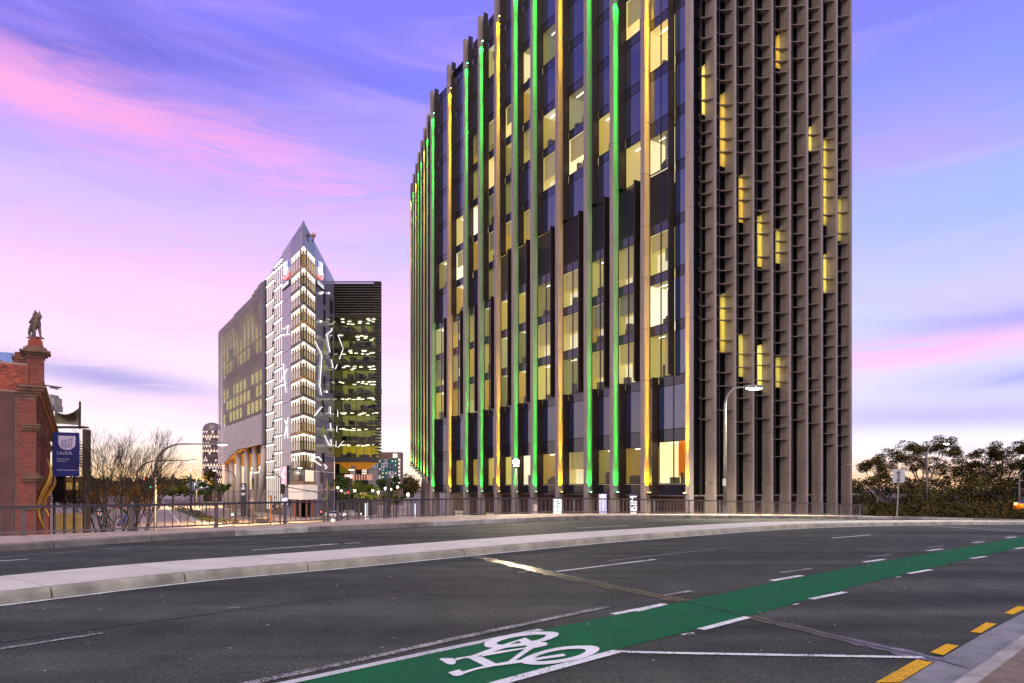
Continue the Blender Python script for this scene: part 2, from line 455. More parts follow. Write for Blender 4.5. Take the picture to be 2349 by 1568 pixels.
# ================================================================== lower street and ground
LOW = -5.0
gb = MB()
N = 40
gb.quad((-1500, -400, LOW), (1500, -400, LOW), (1500, 3000, LOW), (-1500, 3000, LOW))
gb.build('ground', ground_mat, kind='structure')

# ------------------------------------------------------------------ bridge lines (traced on the road surface)
rail_base = [(-14.1, 19.2), (-11.8, 21.2), (-10.06, 23.5), (-8.28, 25.9), (-6.55, 29.2), (-4.6, 31.7), (-2.28, 33.8), (0, 35.2), (6.75, 38.7), (12.7, 42.5), (23.8, 50.6)]
rail_line = smooth(extend([Vector((x, y, 0)) for x, y in rail_base], 30, 70), 2)
PATH_H = .17
kerb_px = [(0, 1267), (428, 1236.3), (700, 1221.5), (979, 1209), (1174, 1199), (1340, 1192)]
kerb_pts = [G(u, v) for u, v in kerb_px]
def offs(pts, d):
    out = []
    for i, p in enumerate(pts):
        t = pts[min(i + 1, len(pts) - 1)] - pts[max(i - 1, 0)]; t.z = 0; t.normalize()
        out.append(Vector((p.x + t.y * d, p.y - t.x * d, p.z)))
    return out
far_off = offs(rail_line, 3.4)
kerb_line = [Vector((p.x, p.y, 0)) for p in kerb_pts] + [p for p in far_off if p.x > 9.5]
kerb_line = smooth(extend(kerb_line, 30, 2), 2)
med_near = smooth(extend([G(u, v, .15) for u, v in [(0, 1360), (430, 1312.7), (687, 1292.4), (795, 1284), (1060.8, 1260.2), (1394, 1231.5), (1580.7, 1219.3), (1723, 1208.9), (1931.6, 1200.8), (2136, 1197.6), (2349, 1197.2)]], 25, 50), 2)
med_far = offs(med_near, -2.0)
near_kerb = smooth(extend([G(u, v) for u, v in [(1790, 1610), (1945, 1545), (2085, 1478), (2220, 1420), (2349, 1364)]], 12, 60), 1)
NS = 90
RK, KL = resample(rail_line, NS), resample(kerb_line, NS)

def strip(name, A, B, hA, hB, m, parent=None, kind=None, n=90, cols=6):
    """ruled surface between two plan lines that follows the road crown"""
    A, B = resample(A, n), resample(B, n)
    mb = MB(); vs = []; fs = []
    for a, b in zip(A, B):
        for j in range(cols + 1):
            t = j / cols; p = a.lerp(b, t); vs.append((p.x, p.y, zroad(p.x, p.y) + hA + (hB - hA) * t))
    w = cols + 1
    for i in range(n - 1):
        for j in range(cols): fs.append((i * w + j, i * w + j + 1, (i + 1) * w + j + 1, (i + 1) * w + j))
    mb.add(vs, fs)
    return mb.build(name, m, parent, kind=kind)

# road sheet: wide grid under everything on the bridge, clipped at the far kerb
road_near = smooth(extend([Vector((-6, -9, 0)), Vector((4.5, 2.0, 0)), Vector((14, 10.5, 0)), Vector((30, 24, 0))], 30, 60), 1)
road = strip('road', kerb_line, road_near, 0, 0, asphalt, kind='structure', n=120, cols=24)
ROOTM[road.name] = Matrix()
# bridge deck body below the far path
deck = MB()
for a, b in zip(RK, RK[1:]):
    za, zb = zroad(a.x, a.y), zroad(b.x, b.y)
    t = (b - a).normalized(); o = Vector((-t.y, t.x, 0)) * .22
    a2, b2 = a + o, b + o
    deck.add([(a2.x, a2.y, za + PATH_H - .01), (b2.x, b2.y, zb + PATH_H - .01), (b2.x, b2.y, zb - 1.0), (a2.x, a2.y, za - 1.0)], [(0, 1, 2, 3)])
deck_o = deck.build('bridge_edge', kerb_mat, kind='structure')

# far footpath: paving slabs between rail line and kerb
far_path = strip('far_footpath', offs(rail_line, -.23), offs(kerb_line, -.32), PATH_H - .02, PATH_H - .02, dark_kerb, kind='structure', n=90, cols=3)
kin = offs(kerb_line, -.34)
A_, B_ = resample(offs(rail_line, -.2), 400), resample(kin, 400)
La, Lb = plen(A_), plen(B_)
t = 0; slabs = 0
cum = [0.0]
for i in range(399): cum.append(cum[-1] + ((A_[i + 1] - A_[i]).length + (B_[i + 1] - B_[i]).length) / 2)
def path_at(t):
    lo = 0
    for i in range(399):
        if cum[i + 1] >= t: lo = i; break
    k = (t - cum[lo]) / (cum[lo + 1] - cum[lo]); return A_[lo].lerp(A_[lo + 1], k), B_[lo].lerp(B_[lo + 1], k)
while t + 1.0 < cum[-1] - 2 and slabs < 150:
    if t > 22:
        a0, b0 = path_at(t + .008); a1, b1 = path_at(t + .952)
        for j in (0, 1):
            f0, f1 = j * .5 + .003, j * .5 + .497
            q = [a0.lerp(b0, f0), a1.lerp(b1, f0), a1.lerp(b1, f1), a0.lerp(b0, f1)]
            h = PATH_H + random.uniform(-.003, .003)
            mb = MB(); mb.hexa([(p.x, p.y, zroad(p.x, p.y) + h - .03) for p in q] + [(p.x, p.y, zroad(p.x, p.y) + h) for p in q])
            mb.build('paving_slab', paver_mat, far_path)
        slabs += 1
    t += .96
# far kerb blocks
kl = resample(kerb_line, 600); t = 0
while t < plen(kl) - 4:
    if t > 20:
        mb = MB(); n = 4; sec = []
        L = 2.6 if t < 60 else 4.5
        for i in range(n + 1):
            p, d = at_len(kl, t + .012 + (L - .024) * i / n); o = Vector((-d.y, d.x, 0)); z = zroad(p.x, p.y)
            sec.append([(p.x, p.y, z - .05), (p.x + o.x * .03, p.y + o.y * .03, z + PATH_H - .02), (p.x + o.x * .06, p.y + o.y * .06, z + PATH_H + .006),
                        (p.x + o.x * .33, p.y + o.y * .33, z + PATH_H + .004), (p.x + o.x * .33, p.y + o.y * .33, z - .05)])
        m = len(sec[0]); vs = [p for s_ in sec for p in s_]; fs = [tuple(range(m)), tuple(len(vs) - 1 - i for i in range(m))]
        for i in range(n):
            for j in range(m): fs.append((i * m + j, (i + 1) * m + j, (i + 1) * m + (j + 1) % m, i * m + (j + 1) % m))
        mb.add(vs, fs); mb.build('kerb_stone', dark_kerb if random.random() < .75 else kerb_mat, far_path)
    else: L = 2.6
    t += L
    if t > 130: break

# ------------------------------------------------------------------ median: long cast slabs with tooled joints
median = strip('median_strip', offs(med_far, .03), offs(med_near, -.03), .10, .10, dark_kerb, kind='structure', n=90, cols=2)
joints = [0.0]
mA, mB = resample(med_far, 500), resample(med_near, 500)
jt_px = [(105, 1368 - 22), (415, 1314), (700, 1291), (1064, 1260), (1394, 1231.5), (1580, 1219.3), (1723, 1209), (1850, 1204), (1950, 1200.5), (2040, 1198.8), (2140, 1197.6), (2250, 1197.3)]
def near_index(p):
    return min(range(500), key=lambda i: (mB[i].x - p.x) ** 2 + (mB[i].y - p.y) ** 2)
ji = [0] + [near_index(G(u, v, .15)) for u, v in jt_px] + [440, 499]
ji = sorted(set(ji))
# one more joint half way where the photograph shows a shorter slab
def slab(i0, i1, name='median_slab'):
    sec = []; ksec = []; idx = [i0 + (i1 - i0) * k / 8 for k in range(9)]
    g = .012
    for n_, f in enumerate(idx):
        i = int(min(498, f)); k = f - i
        a, b = mA[i].lerp(mA[i + 1], k), mB[i].lerp(mB[i + 1], k)
        d = (mB[i + 1] - mB[i]).normalized()
        sh = d * (g if n_ == 0 else (-g if n_ == 8 else 0)); a, b = a + sh, b + sh
        c = (b - a); c.z = 0; w = c.length; c.normalize()
        z = lambda p: zroad(p.x, p.y)
        r = []
        for off, h in ((-.07, 0), (-.03, .10), (0, .135), (.05, .152)):
            p = a + c * off; r.append((p.x, p.y, z(p) + h))
        for off, h in ((-.16, .152), (-.16, 0)):
            p = b + c * off; r.append((p.x, p.y, z(p) + h))
        sec.append(r); ks = []
        for off, h in ((-.155, 0), (-.155, .148), (-.035, .148), (-.005, .140), (.02, .10), (.05, 0)):
            p = b + c * off; ks.append((p.x, p.y, z(p) + h))
        ksec.append(ks)
    m = len(sec[0]); vs = [p for s_ in sec for p in s_]; fs = [tuple(range(m)), tuple(len(vs) - 1 - i for i in range(m))]
    for i in range(8):
        for j in range(m): fs.append((i * m + j, (i + 1) * m + j, (i + 1) * m + (j + 1) % m, i * m + (j + 1) % m))
    MB().add(vs, fs).build(name, median_mat, median)
    m = len(ksec[0]); vs = [p for s_ in ksec for p in s_]; fs = [tuple(range(m)), tuple(len(vs) - 1 - i for i in range(m))]
    for i in range(8):
        for j in range(m): fs.append((i * m + j, (i + 1) * m + j, (i + 1) * m + (j + 1) % m, i * m + (j + 1) % m))
    MB().add(vs, fs).build('median_kerb', mossy, median)
mossy = mat('mossy_kerb', (.25, .235, .17), .85, var=.45, scale=1.6, bump=.4, bscale=25, detail=9)
for i0, i1 in zip(ji, ji[1:]): slab(i0, i1)

# ------------------------------------------------------------------ near kerb, gutter and footpath (bottom right)
asph_edge = [G(u, v) for u, v in [(1590, 2563 / 1.6347), (1700, 1545), (1870, 1500), (2000, 1460), (2130, 1424), (2240, 1388), (2349, 1344)]]
e1 = smooth(extend([G(u, v) for u, v in [(1975, 1568), (2090, 1512), (2210, 1450), (2349, 1397)]], 6, 40), 1)      # asphalt / gutter line
e2 = smooth(extend([G(u, v) for u, v in [(2130, 1568), (2200, 1535), (2290, 1483), (2349, 1447)]], 6, 40), 1)      # gutter / kerb
# rebuilt from two straight directions so gutter and kerb stay parallel
EDGE = extend([G(2068, 1568), G(2162, 1510), G(2218, 1476), G(2286, 1439), G(2349, 1407)], 6, 45)
KERB = extend([G(2158, 1568, .15), G(2222, 1527, .15), G(2290, 1482, .15), G(2349, 1443, .15)], 6, 45)
def rib(name, A, B, h0, h1, m, parent, seg=40):
    A, B = resample(smooth(A, 1), seg), resample(smooth(B, 1), seg); mb = MB(); vs = []; fs = []
    for a, b in zip(A, B): vs += [(a.x, a.y, zroad(a.x, a.y) + h0), (b.x, b.y, zroad(b.x, b.y) + h1)]
    for i in range(seg - 1): fs.append((2 * i, 2 * i + 1, 2 * i + 3, 2 * i + 2))
    return mb.add(vs, fs).build(name, m, parent)
gutter = rib('gutter', EDGE, KERB, .006, .010, gutter_mat, None); gutter['kind'] = 'structure'
near_path = MB()
K = resample(smooth(KERB, 1), 60)
pa = offs(K, .16); pb = offs(K, 6)
vs, fs = [], []
for a, b in zip(pa, pb): vs += [(a.x, a.y, zroad(a.x, a.y) + .148), (b.x, b.y, zroad(b.x, b.y) + .17)]
for i in range(59): fs.append((2 * i, 2 * i + 1, 2 * i + 3, 2 * i + 2))
near_path.add(vs, fs)
near_path_o = near_path.build('near_footpath', path_mat, kind='structure'); ROOTM[near_path_o.name] = Matrix()
t = .0
Kp = resample(smooth(KERB, 1), 400)
while t < 34:
    sec = []
    for i in range(4):
        p, d = at_len(Kp, t + .008 + 1.584 * i / 3); o = Vector((d.y, -d.x, 0)); z = zroad(p.x, p.y)
        sec.append([(p.x, p.y, z - .05), (p.x + o.x * .025, p.y + o.y * .025, z + .12), (p.x + o.x * .055, p.y + o.y * .055, z + .15),
                    (p.x + o.x * .17, p.y + o.y * .17, z + .153), (p.x + o.x * .17, p.y + o.y * .17, z - .05)])
    m = 5; vs = [p for s_ in sec for p in s_]; fs = [tuple(range(m)), tuple(len(vs) - 1 - i for i in range(m))]
    for i in range(3):
        for j in range(m): fs.append((i * m + j, (i + 1) * m + j, (i + 1) * m + (j + 1) % m, i * m + (j + 1) % m))
    MB().add(vs, fs).build('kerb_stone', kerb_mat, near_path_o)
    t += 1.6

# ------------------------------------------------------------------ road markings (paint sheets, 4 mm each)
def paint_poly(name, px, h, m):
    """paint outlined on the road; subdivided so that it follows the crown"""
    pts = [G(u, v) for u, v in px]
    bm = bmesh.new()
    vs = [bm.verts.new((p.x, p.y, 0)) for p in pts]
    f = bm.faces.new(vs); bmesh.ops.triangulate(bm, faces=[f])
    for _ in range(2): bmesh.ops.subdivide_edges(bm, edges=[e for e in bm.edges if e.calc_length() > .8], cuts=1)
    for v in bm.verts: v.co.z = zroad(v.co.x, v.co.y) + h
    bmesh.ops.recalc_face_normals(bm, faces=bm.faces)
    if sum(f.normal.z for f in bm.faces) < 0: bmesh.ops.reverse_faces(bm, faces=bm.faces)
    me = bpy.data.meshes.new(name); bm.to_mesh(me); bm.free(); me.materials.append(m)
    o = bpy.data.objects.new(name, me); COL.objects.link(o); o.parent = road; ROOTM[o.name] = Matrix()
    return o
def line_px(name, px, w, h, m, ext=(0, 0), seg=.5, rag=0.0):
    """a painted stripe w metres wide along a traced centre line"""
    pts = [G(u, v) for u, v in px]
    if ext != (0, 0): pts = extend(pts, *ext)
    pts = dens(smooth(pts, 2) if len(pts) > 2 else pts, seg)
    vs, fs = [], []
    for i, p in enumerate(pts):
        d = pts[min(i + 1, len(pts) - 1)] - pts[max(i - 1, 0)]; d.z = 0; d.normalize(); o = Vector((-d.y, d.x, 0)) * w / 2
        for sgn in (1, -1):
            q = p + o * sgn * (1 + random.uniform(-rag, rag)); vs.append((q.x, q.y, zroad(q.x, q.y) + h))
    for i in range(len(pts) - 1): fs.append((2 * i, 2 * i + 1, 2 * i + 3, 2 * i + 2))
    o = MB().add(vs, [f[::-1] for f in fs]).build(name, m)
    o.parent = road
    return o
z5 = lambda pts: [((x / 1.631 + 2400) / 1.6347, (y / 1.631 + 1800) / 1.6347) for x, y in pts]
z4 = lambda pts: [((x / 1.807 + 1200) / 1.6347, (y / 1.807 + 1800) / 1.6347) for x, y in pts]
z3 = lambda pts: [((x / 1.807) / 1.6347, (y / 1.807 + 1800) / 1.6347) for x, y in pts]
zb = lambda pts: [((x / 3.3557 + 1600) / 1.6347, (y / 3.3557 + 2340) / 1.6347) for x, y in pts]
# green bicycle lane
top = [(500, 1604), (734, 1556.5), (1245, 1446), (1468, 1400.5), (1580.7, 1378.7), (1873, 1316.8), (2143, 1268), (2349, 1232.4)]
bot = [(880, 1640), (1140, 1568), (1418, 1492), (1468, 1476.2), (1704.5, 1420), (1937, 1350.6), (2136, 1303.7), (2349, 1254)]
TA = smooth(extend([G(u, v) for u, v in top], 4, 45), 2); BA = smooth(extend([G(u, v) for u, v in bot], 4, 45), 2)
lane = strip('bike_lane', TA, BA, .004, .004, green_paint, n=120, cols=4); lane.parent = road
line_px('lane_line', [(480, 1606), (734, 1553), (990, 1497.5), (1241, 1446)], .10, .0085, worn_paint('faded_edge_paint', (.46, .47, .44), (.14, .15, .14), .58), ext=(3, 0), rag=.05)
line_px('lane_line', [(480, 1588), (734, 1536), (1080, 1459), (1397, 1393)], .11, .008, old_paint, ext=(3, 0), rag=.12)
line_px('lane_line', [(960, 1624), (1140, 1570), (1290, 1529.5), (1418, 1495.5)], .115, .0085, white_paint, ext=(2, 0), rag=.03)
line_px('lane_line', [(1416, 1496), (1468, 1499), (1800, 1505), (2119, 1510.5)], .075, .009, white_paint, rag=.03)
for a in ([(370, 920), (660, 843)], [(1045, 733), (1255, 690)], [(1645, 576), (1780, 552)], [(2025, 483), (2115, 471)], [(2295, 424), (2390, 410)]):
    line_px('lane_dash', z5(a), .10, .0085, white_paint, rag=.03)
for a in ([(-30, 806), (150, 763)], [(805, 620), (990, 588)], [(1370, 506), (1495, 488)], [(1755, 437), (1850, 424)], [(2035, 388), (2105, 381)], [(2240, 358), (2300, 350)]):
    line_px('lane_dash', z5(a), .11, .0085, white_paint, rag=.03)
line_px('lane_dash', z4([(1985, 915), (2340, 845)]), .10, .0087, white_paint, rag=.03)
for a in ([(150, 708), (315, 682)], [(860, 570), (1050, 545)], [(1390, 474), (1530, 460)], [(1760, 415), (1860, 405)], [(2035, 375), (2110, 368)], [(2240, 349), (2300, 343)]):
    line_px('lane_dash', z5(a), .10, .0075, old_paint, rag=.08)
line_px('lane_dash', z4([(1600, 625), (2275, 541)]), .085, .008, white_paint, rag=.04)
line_px('lane_dash', z4([(1945, 552), (2349, 507), (2780, 462)]), .07, .0075, old_paint, rag=.15)
line_px('lane_dash', z5([(1175, 358), (1410, 339)]), .09, .008, white_paint, rag=.04)
line_px('lane_dash', z5([(1290, 336), (1510, 321)]), .08, .0075, old_paint, rag=.08)
line_px('lane_dash', z3([(-60, 1160), (330, 1098), (700, 1042)]), .085, .0075, old_paint, rag=.3)
line_px('lane_dash', z3([(1540, 875), (1632, 866)]), .06, .0075, old_paint, rag=.3)
line_px('lane_dash', z4([(1340, 632), (1415, 624)]), .06, .0075, old_paint, rag=.3)
wl_pts = offs(med_near, .12)
ed = MB(); vs, fs = [], []
q_ = dens(wl_pts, .6)
for p, o in zip(q_, offs(q_, .09)): vs += [(p.x, p.y, zroad(p.x, p.y) + .008), (o.x, o.y, zroad(o.x, o.y) + .008)]
for i in range(len(q_) - 1): fs.append((2 * i, 2 * i + 1, 2 * i + 3, 2 * i + 2))
ed.add(vs, fs).build('edge_line', white_paint).parent = road
line_px('edge_line', z5([(1700, 279), (2000, 297), (2349, 318)]), .13, .008, white_paint, rag=.03)
line_px('edge_line', z5([(1880, 283), (2349, 307)]), .08, .0075, white_paint, rag=.05)
line_px('lane_dash', z3([(-80, 558), (190, 540)]), .085, .008, white_paint, rag=.04)
line_px('lane_dash', z3([(1710, 479), (2349, 432)]), .085, .008, white_paint, rag=.04)
line_px('lane_dash', z4([(0, 442), (275, 428)]), .09, .008, white_paint, rag=.04)
line_px('lane_dash', z4([(1745, 329), (2090, 312)]), .10, .008, white_paint, rag=.04)
line_px('lane_dash', z3([(735, 476), (890, 470)]), .08, .008, old_paint, rag=.1)
line_px('edge_line', [(0, 1280), (428, 1246), (700, 1229), (979, 1215), (1174, 1204.5), (1340, 1197)], .07, .007, old_paint, ext=(15, 4), rag=.1)
line_px('edge_line', z3([(700, 490), (1400, 450), (2349, 390)]), .06, .007, old_paint, rag=.2)
for q in ([(1440, 1245), (1690, 1105), (1790, 1122), (1590, 1245)], [(1775, 1060), (1875, 1008), (1948, 1020), (1855, 1078)], [(2020, 935), (2115, 877), (2182, 885), (2085, 942)], [(2230, 820), (2310, 775), (2379, 782), (2280, 828)]):
    paint_poly('yellow_dash', z5(q), .008, yellow_paint)
# expansion joint with bitumen sealant on both lips
def band(name, px, w, h, m, jag):
    return line_px(name, px, w, h, m, seg=.18, rag=jag)
J = [(1067, 1271)] + z4([(1180, 548), (1400, 595), (1650, 660), (1950, 725), (2349, 800)]) + z5([(270, 745)])
band('expansion_joint', J, .30, .0065, sealant, .35)
J2 = z5([(655, 836), (900, 893), (1150, 955), (1400, 1015), (1650, 1068), (1840, 1112)])
band('expansion_joint', J2, .22, .0065, sealant, .35)
jd = mat('joint_rubber', (.02, .02, .02), .6, var=0)
line_px('joint_gap', J + z5([(450, 788), (650, 836)]) + J2, .018, .0095, jd)
line_px('joint_gap', z5([(1840, 1112), (2005, 1160)]), .02, .0115, jd)
crack = mat('asphalt_crack', (.022, .022, .023), .8, var=0)
line_px('asphalt_seam', z3([(-50, 1110), (330, 1060), (640, 1010), (1000, 965), (1500, 900), (1900, 845), (2349, 795)]), .035, .005, crack, rag=.8)
line_px('asphalt_seam', z4([(0, 812), (560, 745), (1100, 680), (1600, 625), (1945, 560)]), .03, .005, crack, rag=.8)
# bicycle symbol: two wheels, frame, bars and saddle
sym = worn_paint('symbol_paint', (.66, .67, .63), (.25, .30, .26), .60, 70)
def ring_px(outer, inner, h):
    """closed ring between two traced loops (same point count)"""
    n = 48
    def loop(px):
        pts = [G(u, v) for u, v in px]; pts = pts + [pts[0]]
        q = [p.copy() for p in pts[:-1]]
        for _ in range(2):
            q2 = []
            for i in range(len(q)):
                a, b = q[i], q[(i + 1) % len(q)]; q2 += [a.lerp(b, .25), a.lerp(b, .75)]
            q = q2
        return resample(q + [q[0]], n + 1)[:-1]
    O, I = loop(outer), loop(inner); mb = MB()
    # pair nearest start
    k0 = min(range(n), key=lambda k: (I[k] - O[0]).length); I = I[k0:] + I[:k0]
    mb.add([(p.x, p.y, zroad(p.x, p.y) + h) for p in O + I], [(i, (i + 1) % n, n + (i + 1) % n, n + i) for i in range(n)])
    return mb
w1o = zb([(712, 292), (745, 240), (860, 195), (1040, 150), (1250, 125), (1450, 113), (1600, 115), (1668, 130), (1660, 165), (1560, 210), (1440, 245), (1280, 270), (1080, 295), (900, 318), (770, 318)])
w1i = zb([(872, 272), (900, 240), (1000, 205), (1160, 175), (1330, 157), (1450, 152), (1512, 156), (1490, 182), (1420, 212), (1330, 236), (1180, 258), (1020, 280), (910, 282)])
w2o = zb([(1165, 505), (1190, 465), (1310, 405), (1500, 345), (1720, 303), (1950, 290), (2110, 292), (2185, 320), (2150, 375), (2040, 425), (1870, 475), (1650, 515), (1450, 535), (1280, 535)])
w2i = zb([(1335, 472), (1365, 440), (1440, 405), (1590, 362), (1780, 335), (1930, 330), (2012, 342), (1990, 378), (1900, 420), (1760, 455), (1600, 480), (1450, 492), (1370, 488)])
bsy = ring_px(w1o, w1i, .0135)
b2_ = ring_px(w2o, w2i, .0135); bsy.add(b2_.v, b2_.f)
def fill(px, h=.0118):
    pts = [G(u, v) for u, v in zb(px)]
    bsy.add([(p.x, p.y, zroad(p.x, p.y) + h) for p in pts], [tuple(range(len(pts)))])
fill([(540, 455), (700, 535), (730, 548), (880, 520), (690, 430), (560, 418)], .0120)          # frame down tube
fill([(480, 448), (540, 455), (600, 440), (1000, 318), (1270, 285), (1240, 262), (850, 312), (560, 418), (360, 450), (370, 480)], .0122)
fill([(690, 405), (690, 430), (1240, 330), (1262, 312), (770, 380)], .0124)
fill([(905, 295), (1240, 190), (1340, 240), (1265, 285), (1200, 258), (1160, 232), (1040, 275), (905, 312)], .0126)
fill([(1265, 280), (1350, 240), (1500, 250), (1525, 268), (1500, 290), (1420, 310), (1340, 325), (1100, 488), (1000, 510), (1240, 330)], .0128)
fill([(730, 545), (1010, 495), (1180, 470), (1200, 505), (1060, 525), (850, 552), (640, 592), (480, 645), (440, 625), (560, 590)], .0130)
fill([(158, 462), (190, 448), (330, 448), (368, 470), (365, 515), (325, 530), (265, 525)], .0118)
fill([(264, 632), (410, 595), (450, 620), (490, 640), (440, 668), (370, 680), (330, 672)], .0132)
fill([(1340, 452), (1720, 394), (1750, 412), (1735, 425), (1345, 482)], .0134)
bo = bsy.build('bicycle_symbol', sym); bo.parent = road; bo['label'] = 'white painted bicycle symbol'
# small utility marks, reflectors and bits of litter on the road
mk = MB()
for (x, y) in [(980, 690), (1095, 2), (150, 905)]: pass
line_px('survey_mark', z5([(258, 952), (330, 938)]), .035, .0075, white_paint, rag=.3)
line_px('survey_mark', z5([(280, 946), (322, 944)]), .10, .0076, old_paint, rag=.5)
line_px('survey_mark', z5([(935, 768), (972, 760)]), .035, .0075, white_paint, rag=.3)
line_px('survey_mark', z5([(1565, 599), (1592, 595)]), .04, .0075, white_paint, rag=.3)
spk = MB()
for i in range(60):
    u = random.uniform(0, 2349); v = random.uniform(1285, 1560)
    p = G(u, v); r = random.uniform(.004, .014) * (1 + p.y * .03); a = random.uniform(0, 6.3)
    spk.ball((p.x, p.y, zroad(p.x, p.y) + .008), r, r * random.uniform(.4, 1), r * .4, 5, 3)
litter = spk.build('litter', mat('pale_grit', (.30, .26, .20), .8, var=.5, scale=30)); tag(litter, kind='stuff')

# ------------------------------------------------------------------ bridge railing
RLEN = plen(rail_line)
rl = resample(rail_line, 800)
rail = thing('bridge_railing', 'long dark steel railing with upright balusters along the far footpath of the bridge', 'railing', tuple(onroad([rl[300]], PATH_H)[0]))
RH = .80
t0 = next(i for i in range(800) if rl[i].x > -17.5); t1 = next(i for i in range(800) if rl[i].x > 27)
path = rl[t0:t1]
def along(h): return [Vector((p.x, p.y, zroad(p.x, p.y) + PATH_H + h)) for p in path[::6]]
def rail_bar(name, h, w, th, m):
    pts = along(h); vs, fs = [], []
    for i, p in enumerate(pts):
        d = (pts[min(i + 1, len(pts) - 1)] - pts[max(i - 1, 0)]); d.z = 0; d.normalize(); o = Vector((-d.y, d.x, 0)) * w / 2
        vs += [p - o - Vector((0, 0, th / 2)), p + o - Vector((0, 0, th / 2)), p + o * .8 + Vector((0, 0, th / 2)), p - o * .8 + Vector((0, 0, th / 2))]
    for i in range(len(pts) - 1):
        for k in range(4): fs.append((i * 4 + k, (i + 1) * 4 + k, (i + 1) * 4 + (k + 1) % 4, i * 4 + (k + 1) % 4))
    fs += [(0, 1, 2, 3), tuple(4 * (len(pts) - 1) + k for k in (3, 2, 1, 0))]
    MB().add(vs, fs).build(name, m, rail)
rail_bar('top_rail', RH, .11, .07, rail_mat)
rail_bar('bottom_rail', .09, .05, .045, post_mat)
bal = MB().box(-.011, .011, -.011, .011, .11, RH - .03).mesh('baluster', post_mat)
pst = MB().box(-.05, .05, -.035, .035, -.04, RH - .03); pst.box(-.09, .09, -.075, .075, .0, .014)
pst = pst.mesh('post', post_mat)
total = plen(path); s = .1; k = 0; nb = 0
inv = ROOTM[rail.name].inverted()
# posts 2.75 m apart, first at the pixel where the photograph shows one
pp, _ = at_len(path, 0); start = None
ref = Vector((-13.7, 19.55, 0)); best = min(range(0, 200), key=lambda i: (at_len(path, i * .05)[0] - ref).length); s0 = (best * .05) % 2.75
s = s0 - 2.75
while s < total:
    for j in range(11):
        q = s + j * .25
        if q < 0 or q > total - .05: continue
        p, d = at_len(path, q); z = zroad(p.x, p.y) + PATH_H
        l = inv @ Vector((p.x, p.y, z)); ang = atan2(d.y, d.x)
        if j == 0: inst(pst, 'post', rail, l, (0, 0, ang))
        elif nb < 298: inst(bal, 'baluster', rail, l, (0, 0, ang)); nb += 1
    s += 2.75
# ================================================================== office tower with uplit fins
TA_ = Vector(((170 - CX) / FPX, 1, 0)).normalized()          # along the street face, away from the camera
TB_ = Vector((TA_.y, -TA_.x, 0))                            # along the louvred face
TRZ = atan2(TB_.y, TB_.x)
edge = P(1585.3, HZ, 53.0)
corner = edge + TB_ * .3 + TA_ * .3
tower = thing('office_tower', 'tall office tower with concrete fins lit green and yellow and a louvred side face', 'office tower', (corner.x, corner.y, LOW), TRZ)
TM = ROOTM[tower.name] @ Matrix.Translation((0, 0, -LOW))    # facade work uses world heights
F1 = TM @ Matrix(((0, -1, 0, 0), (1, 0, 0, 0), (0, 0, 1, 0), (0, 0, 0, 1)))     # (s, n, z) street face
F3 = TM @ Matrix(((1, 0, 0, 0), (0, -1, 0, 0), (0, 0, 1, 0), (0, 0, 0, 1)))     # louvred face
def u_of(F, s, n):
    p = F @ Vector((s, n, 0)); return CX + FPX * p.x / p.y
def s_for(F, u, n, a=-1, b=60):
    fa = u_of(F, a, n) - u
    for _ in range(50):
        m = (a + b) / 2; fm = u_of(F, m, n) - u
        if (fm > 0) == (fa > 0): a = m
        else: b = m
    return (a + b) / 2
LV = [1.85, 6.15, 10.40, 14.65, 18.83, 22.9, 27.1, 31.3, 35.5, 39.7, 43.9, 48.1, 52.3, 56.5, 60.7]
FD, FW = .57, .46
tip_u = [1478, 1406.4, 1345.8, 1279.8, 1222, 1178.5, 1138.5, 1100.5, 1066.5, 1028.5, 990]
fins = [s_for(F1, u, FD) for u in tip_u]
YEL, GRN = 0, 1
hue = [YEL, GRN, GRN, YEL, GRN, GRN, YEL, GRN, GRN, YEL, GRN]
Send = fins[-1] + FW
roof = lambda s: 61.3 - .195 * s
ang2 = R(18)
O2 = Vector((0, Send, 0))
F2 = TM @ Matrix(((sin(ang2), -cos(ang2), 0, O2.x), (cos(ang2), sin(ang2), 0, O2.y), (0, 0, 1, 0), (0, 0, 0, 1)))

def fin(F, s, w, d, z0, z1, m, name='fin_panel', step=4.22, first=None, n0=-.1):
    z = z0; cuts = [z0]
    c = first if first is not None else z0 + step
    while c < z1 - .6:
        cuts.append(c); c += step
    cuts.append(z1)
    for a, b in zip(cuts, cuts[1:]):
        MB(F).box(s, s + w, n0, d, a + .012, b - .012).build(name, m, tower)
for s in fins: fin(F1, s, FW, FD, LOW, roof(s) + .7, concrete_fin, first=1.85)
fin(F1, -.14, .44, .3, LOW, 62.5, concrete_fin, 'corner_panel', first=1.85, n0=-.14)
f2s = []
for k in range(7):
    s = 3.2 + k * 3.55; f2s.append(s)
    fin(F2, s, .42, .55, 1.7 + s * .135, 52.3 - s * .02, concrete_fin, first=6.15 if s * .135 + 1.7 < 5.6 else 10.4)

# dark core so that nothing shows through, roof slab
core = MB(TM)
core.prism([(2.9, 2.9), (22.4, 2.9), (22.4, 40), (22.4, 70), (O2.x + 2.9 + sin(ang2) * 27, 70), (O2.x + 2.9 + sin(ang2) * 26, Send + cos(ang2) * 26), (2.9, Send)], 3.0, 50.5)
core.prism([(.6, .6), (22.6, .6), (22.6, 40), (.7, 40)], 50.6, 52.4)
core.build('core', mat('core_dark', (.02, .02, .022), .8, var=.2), tower)

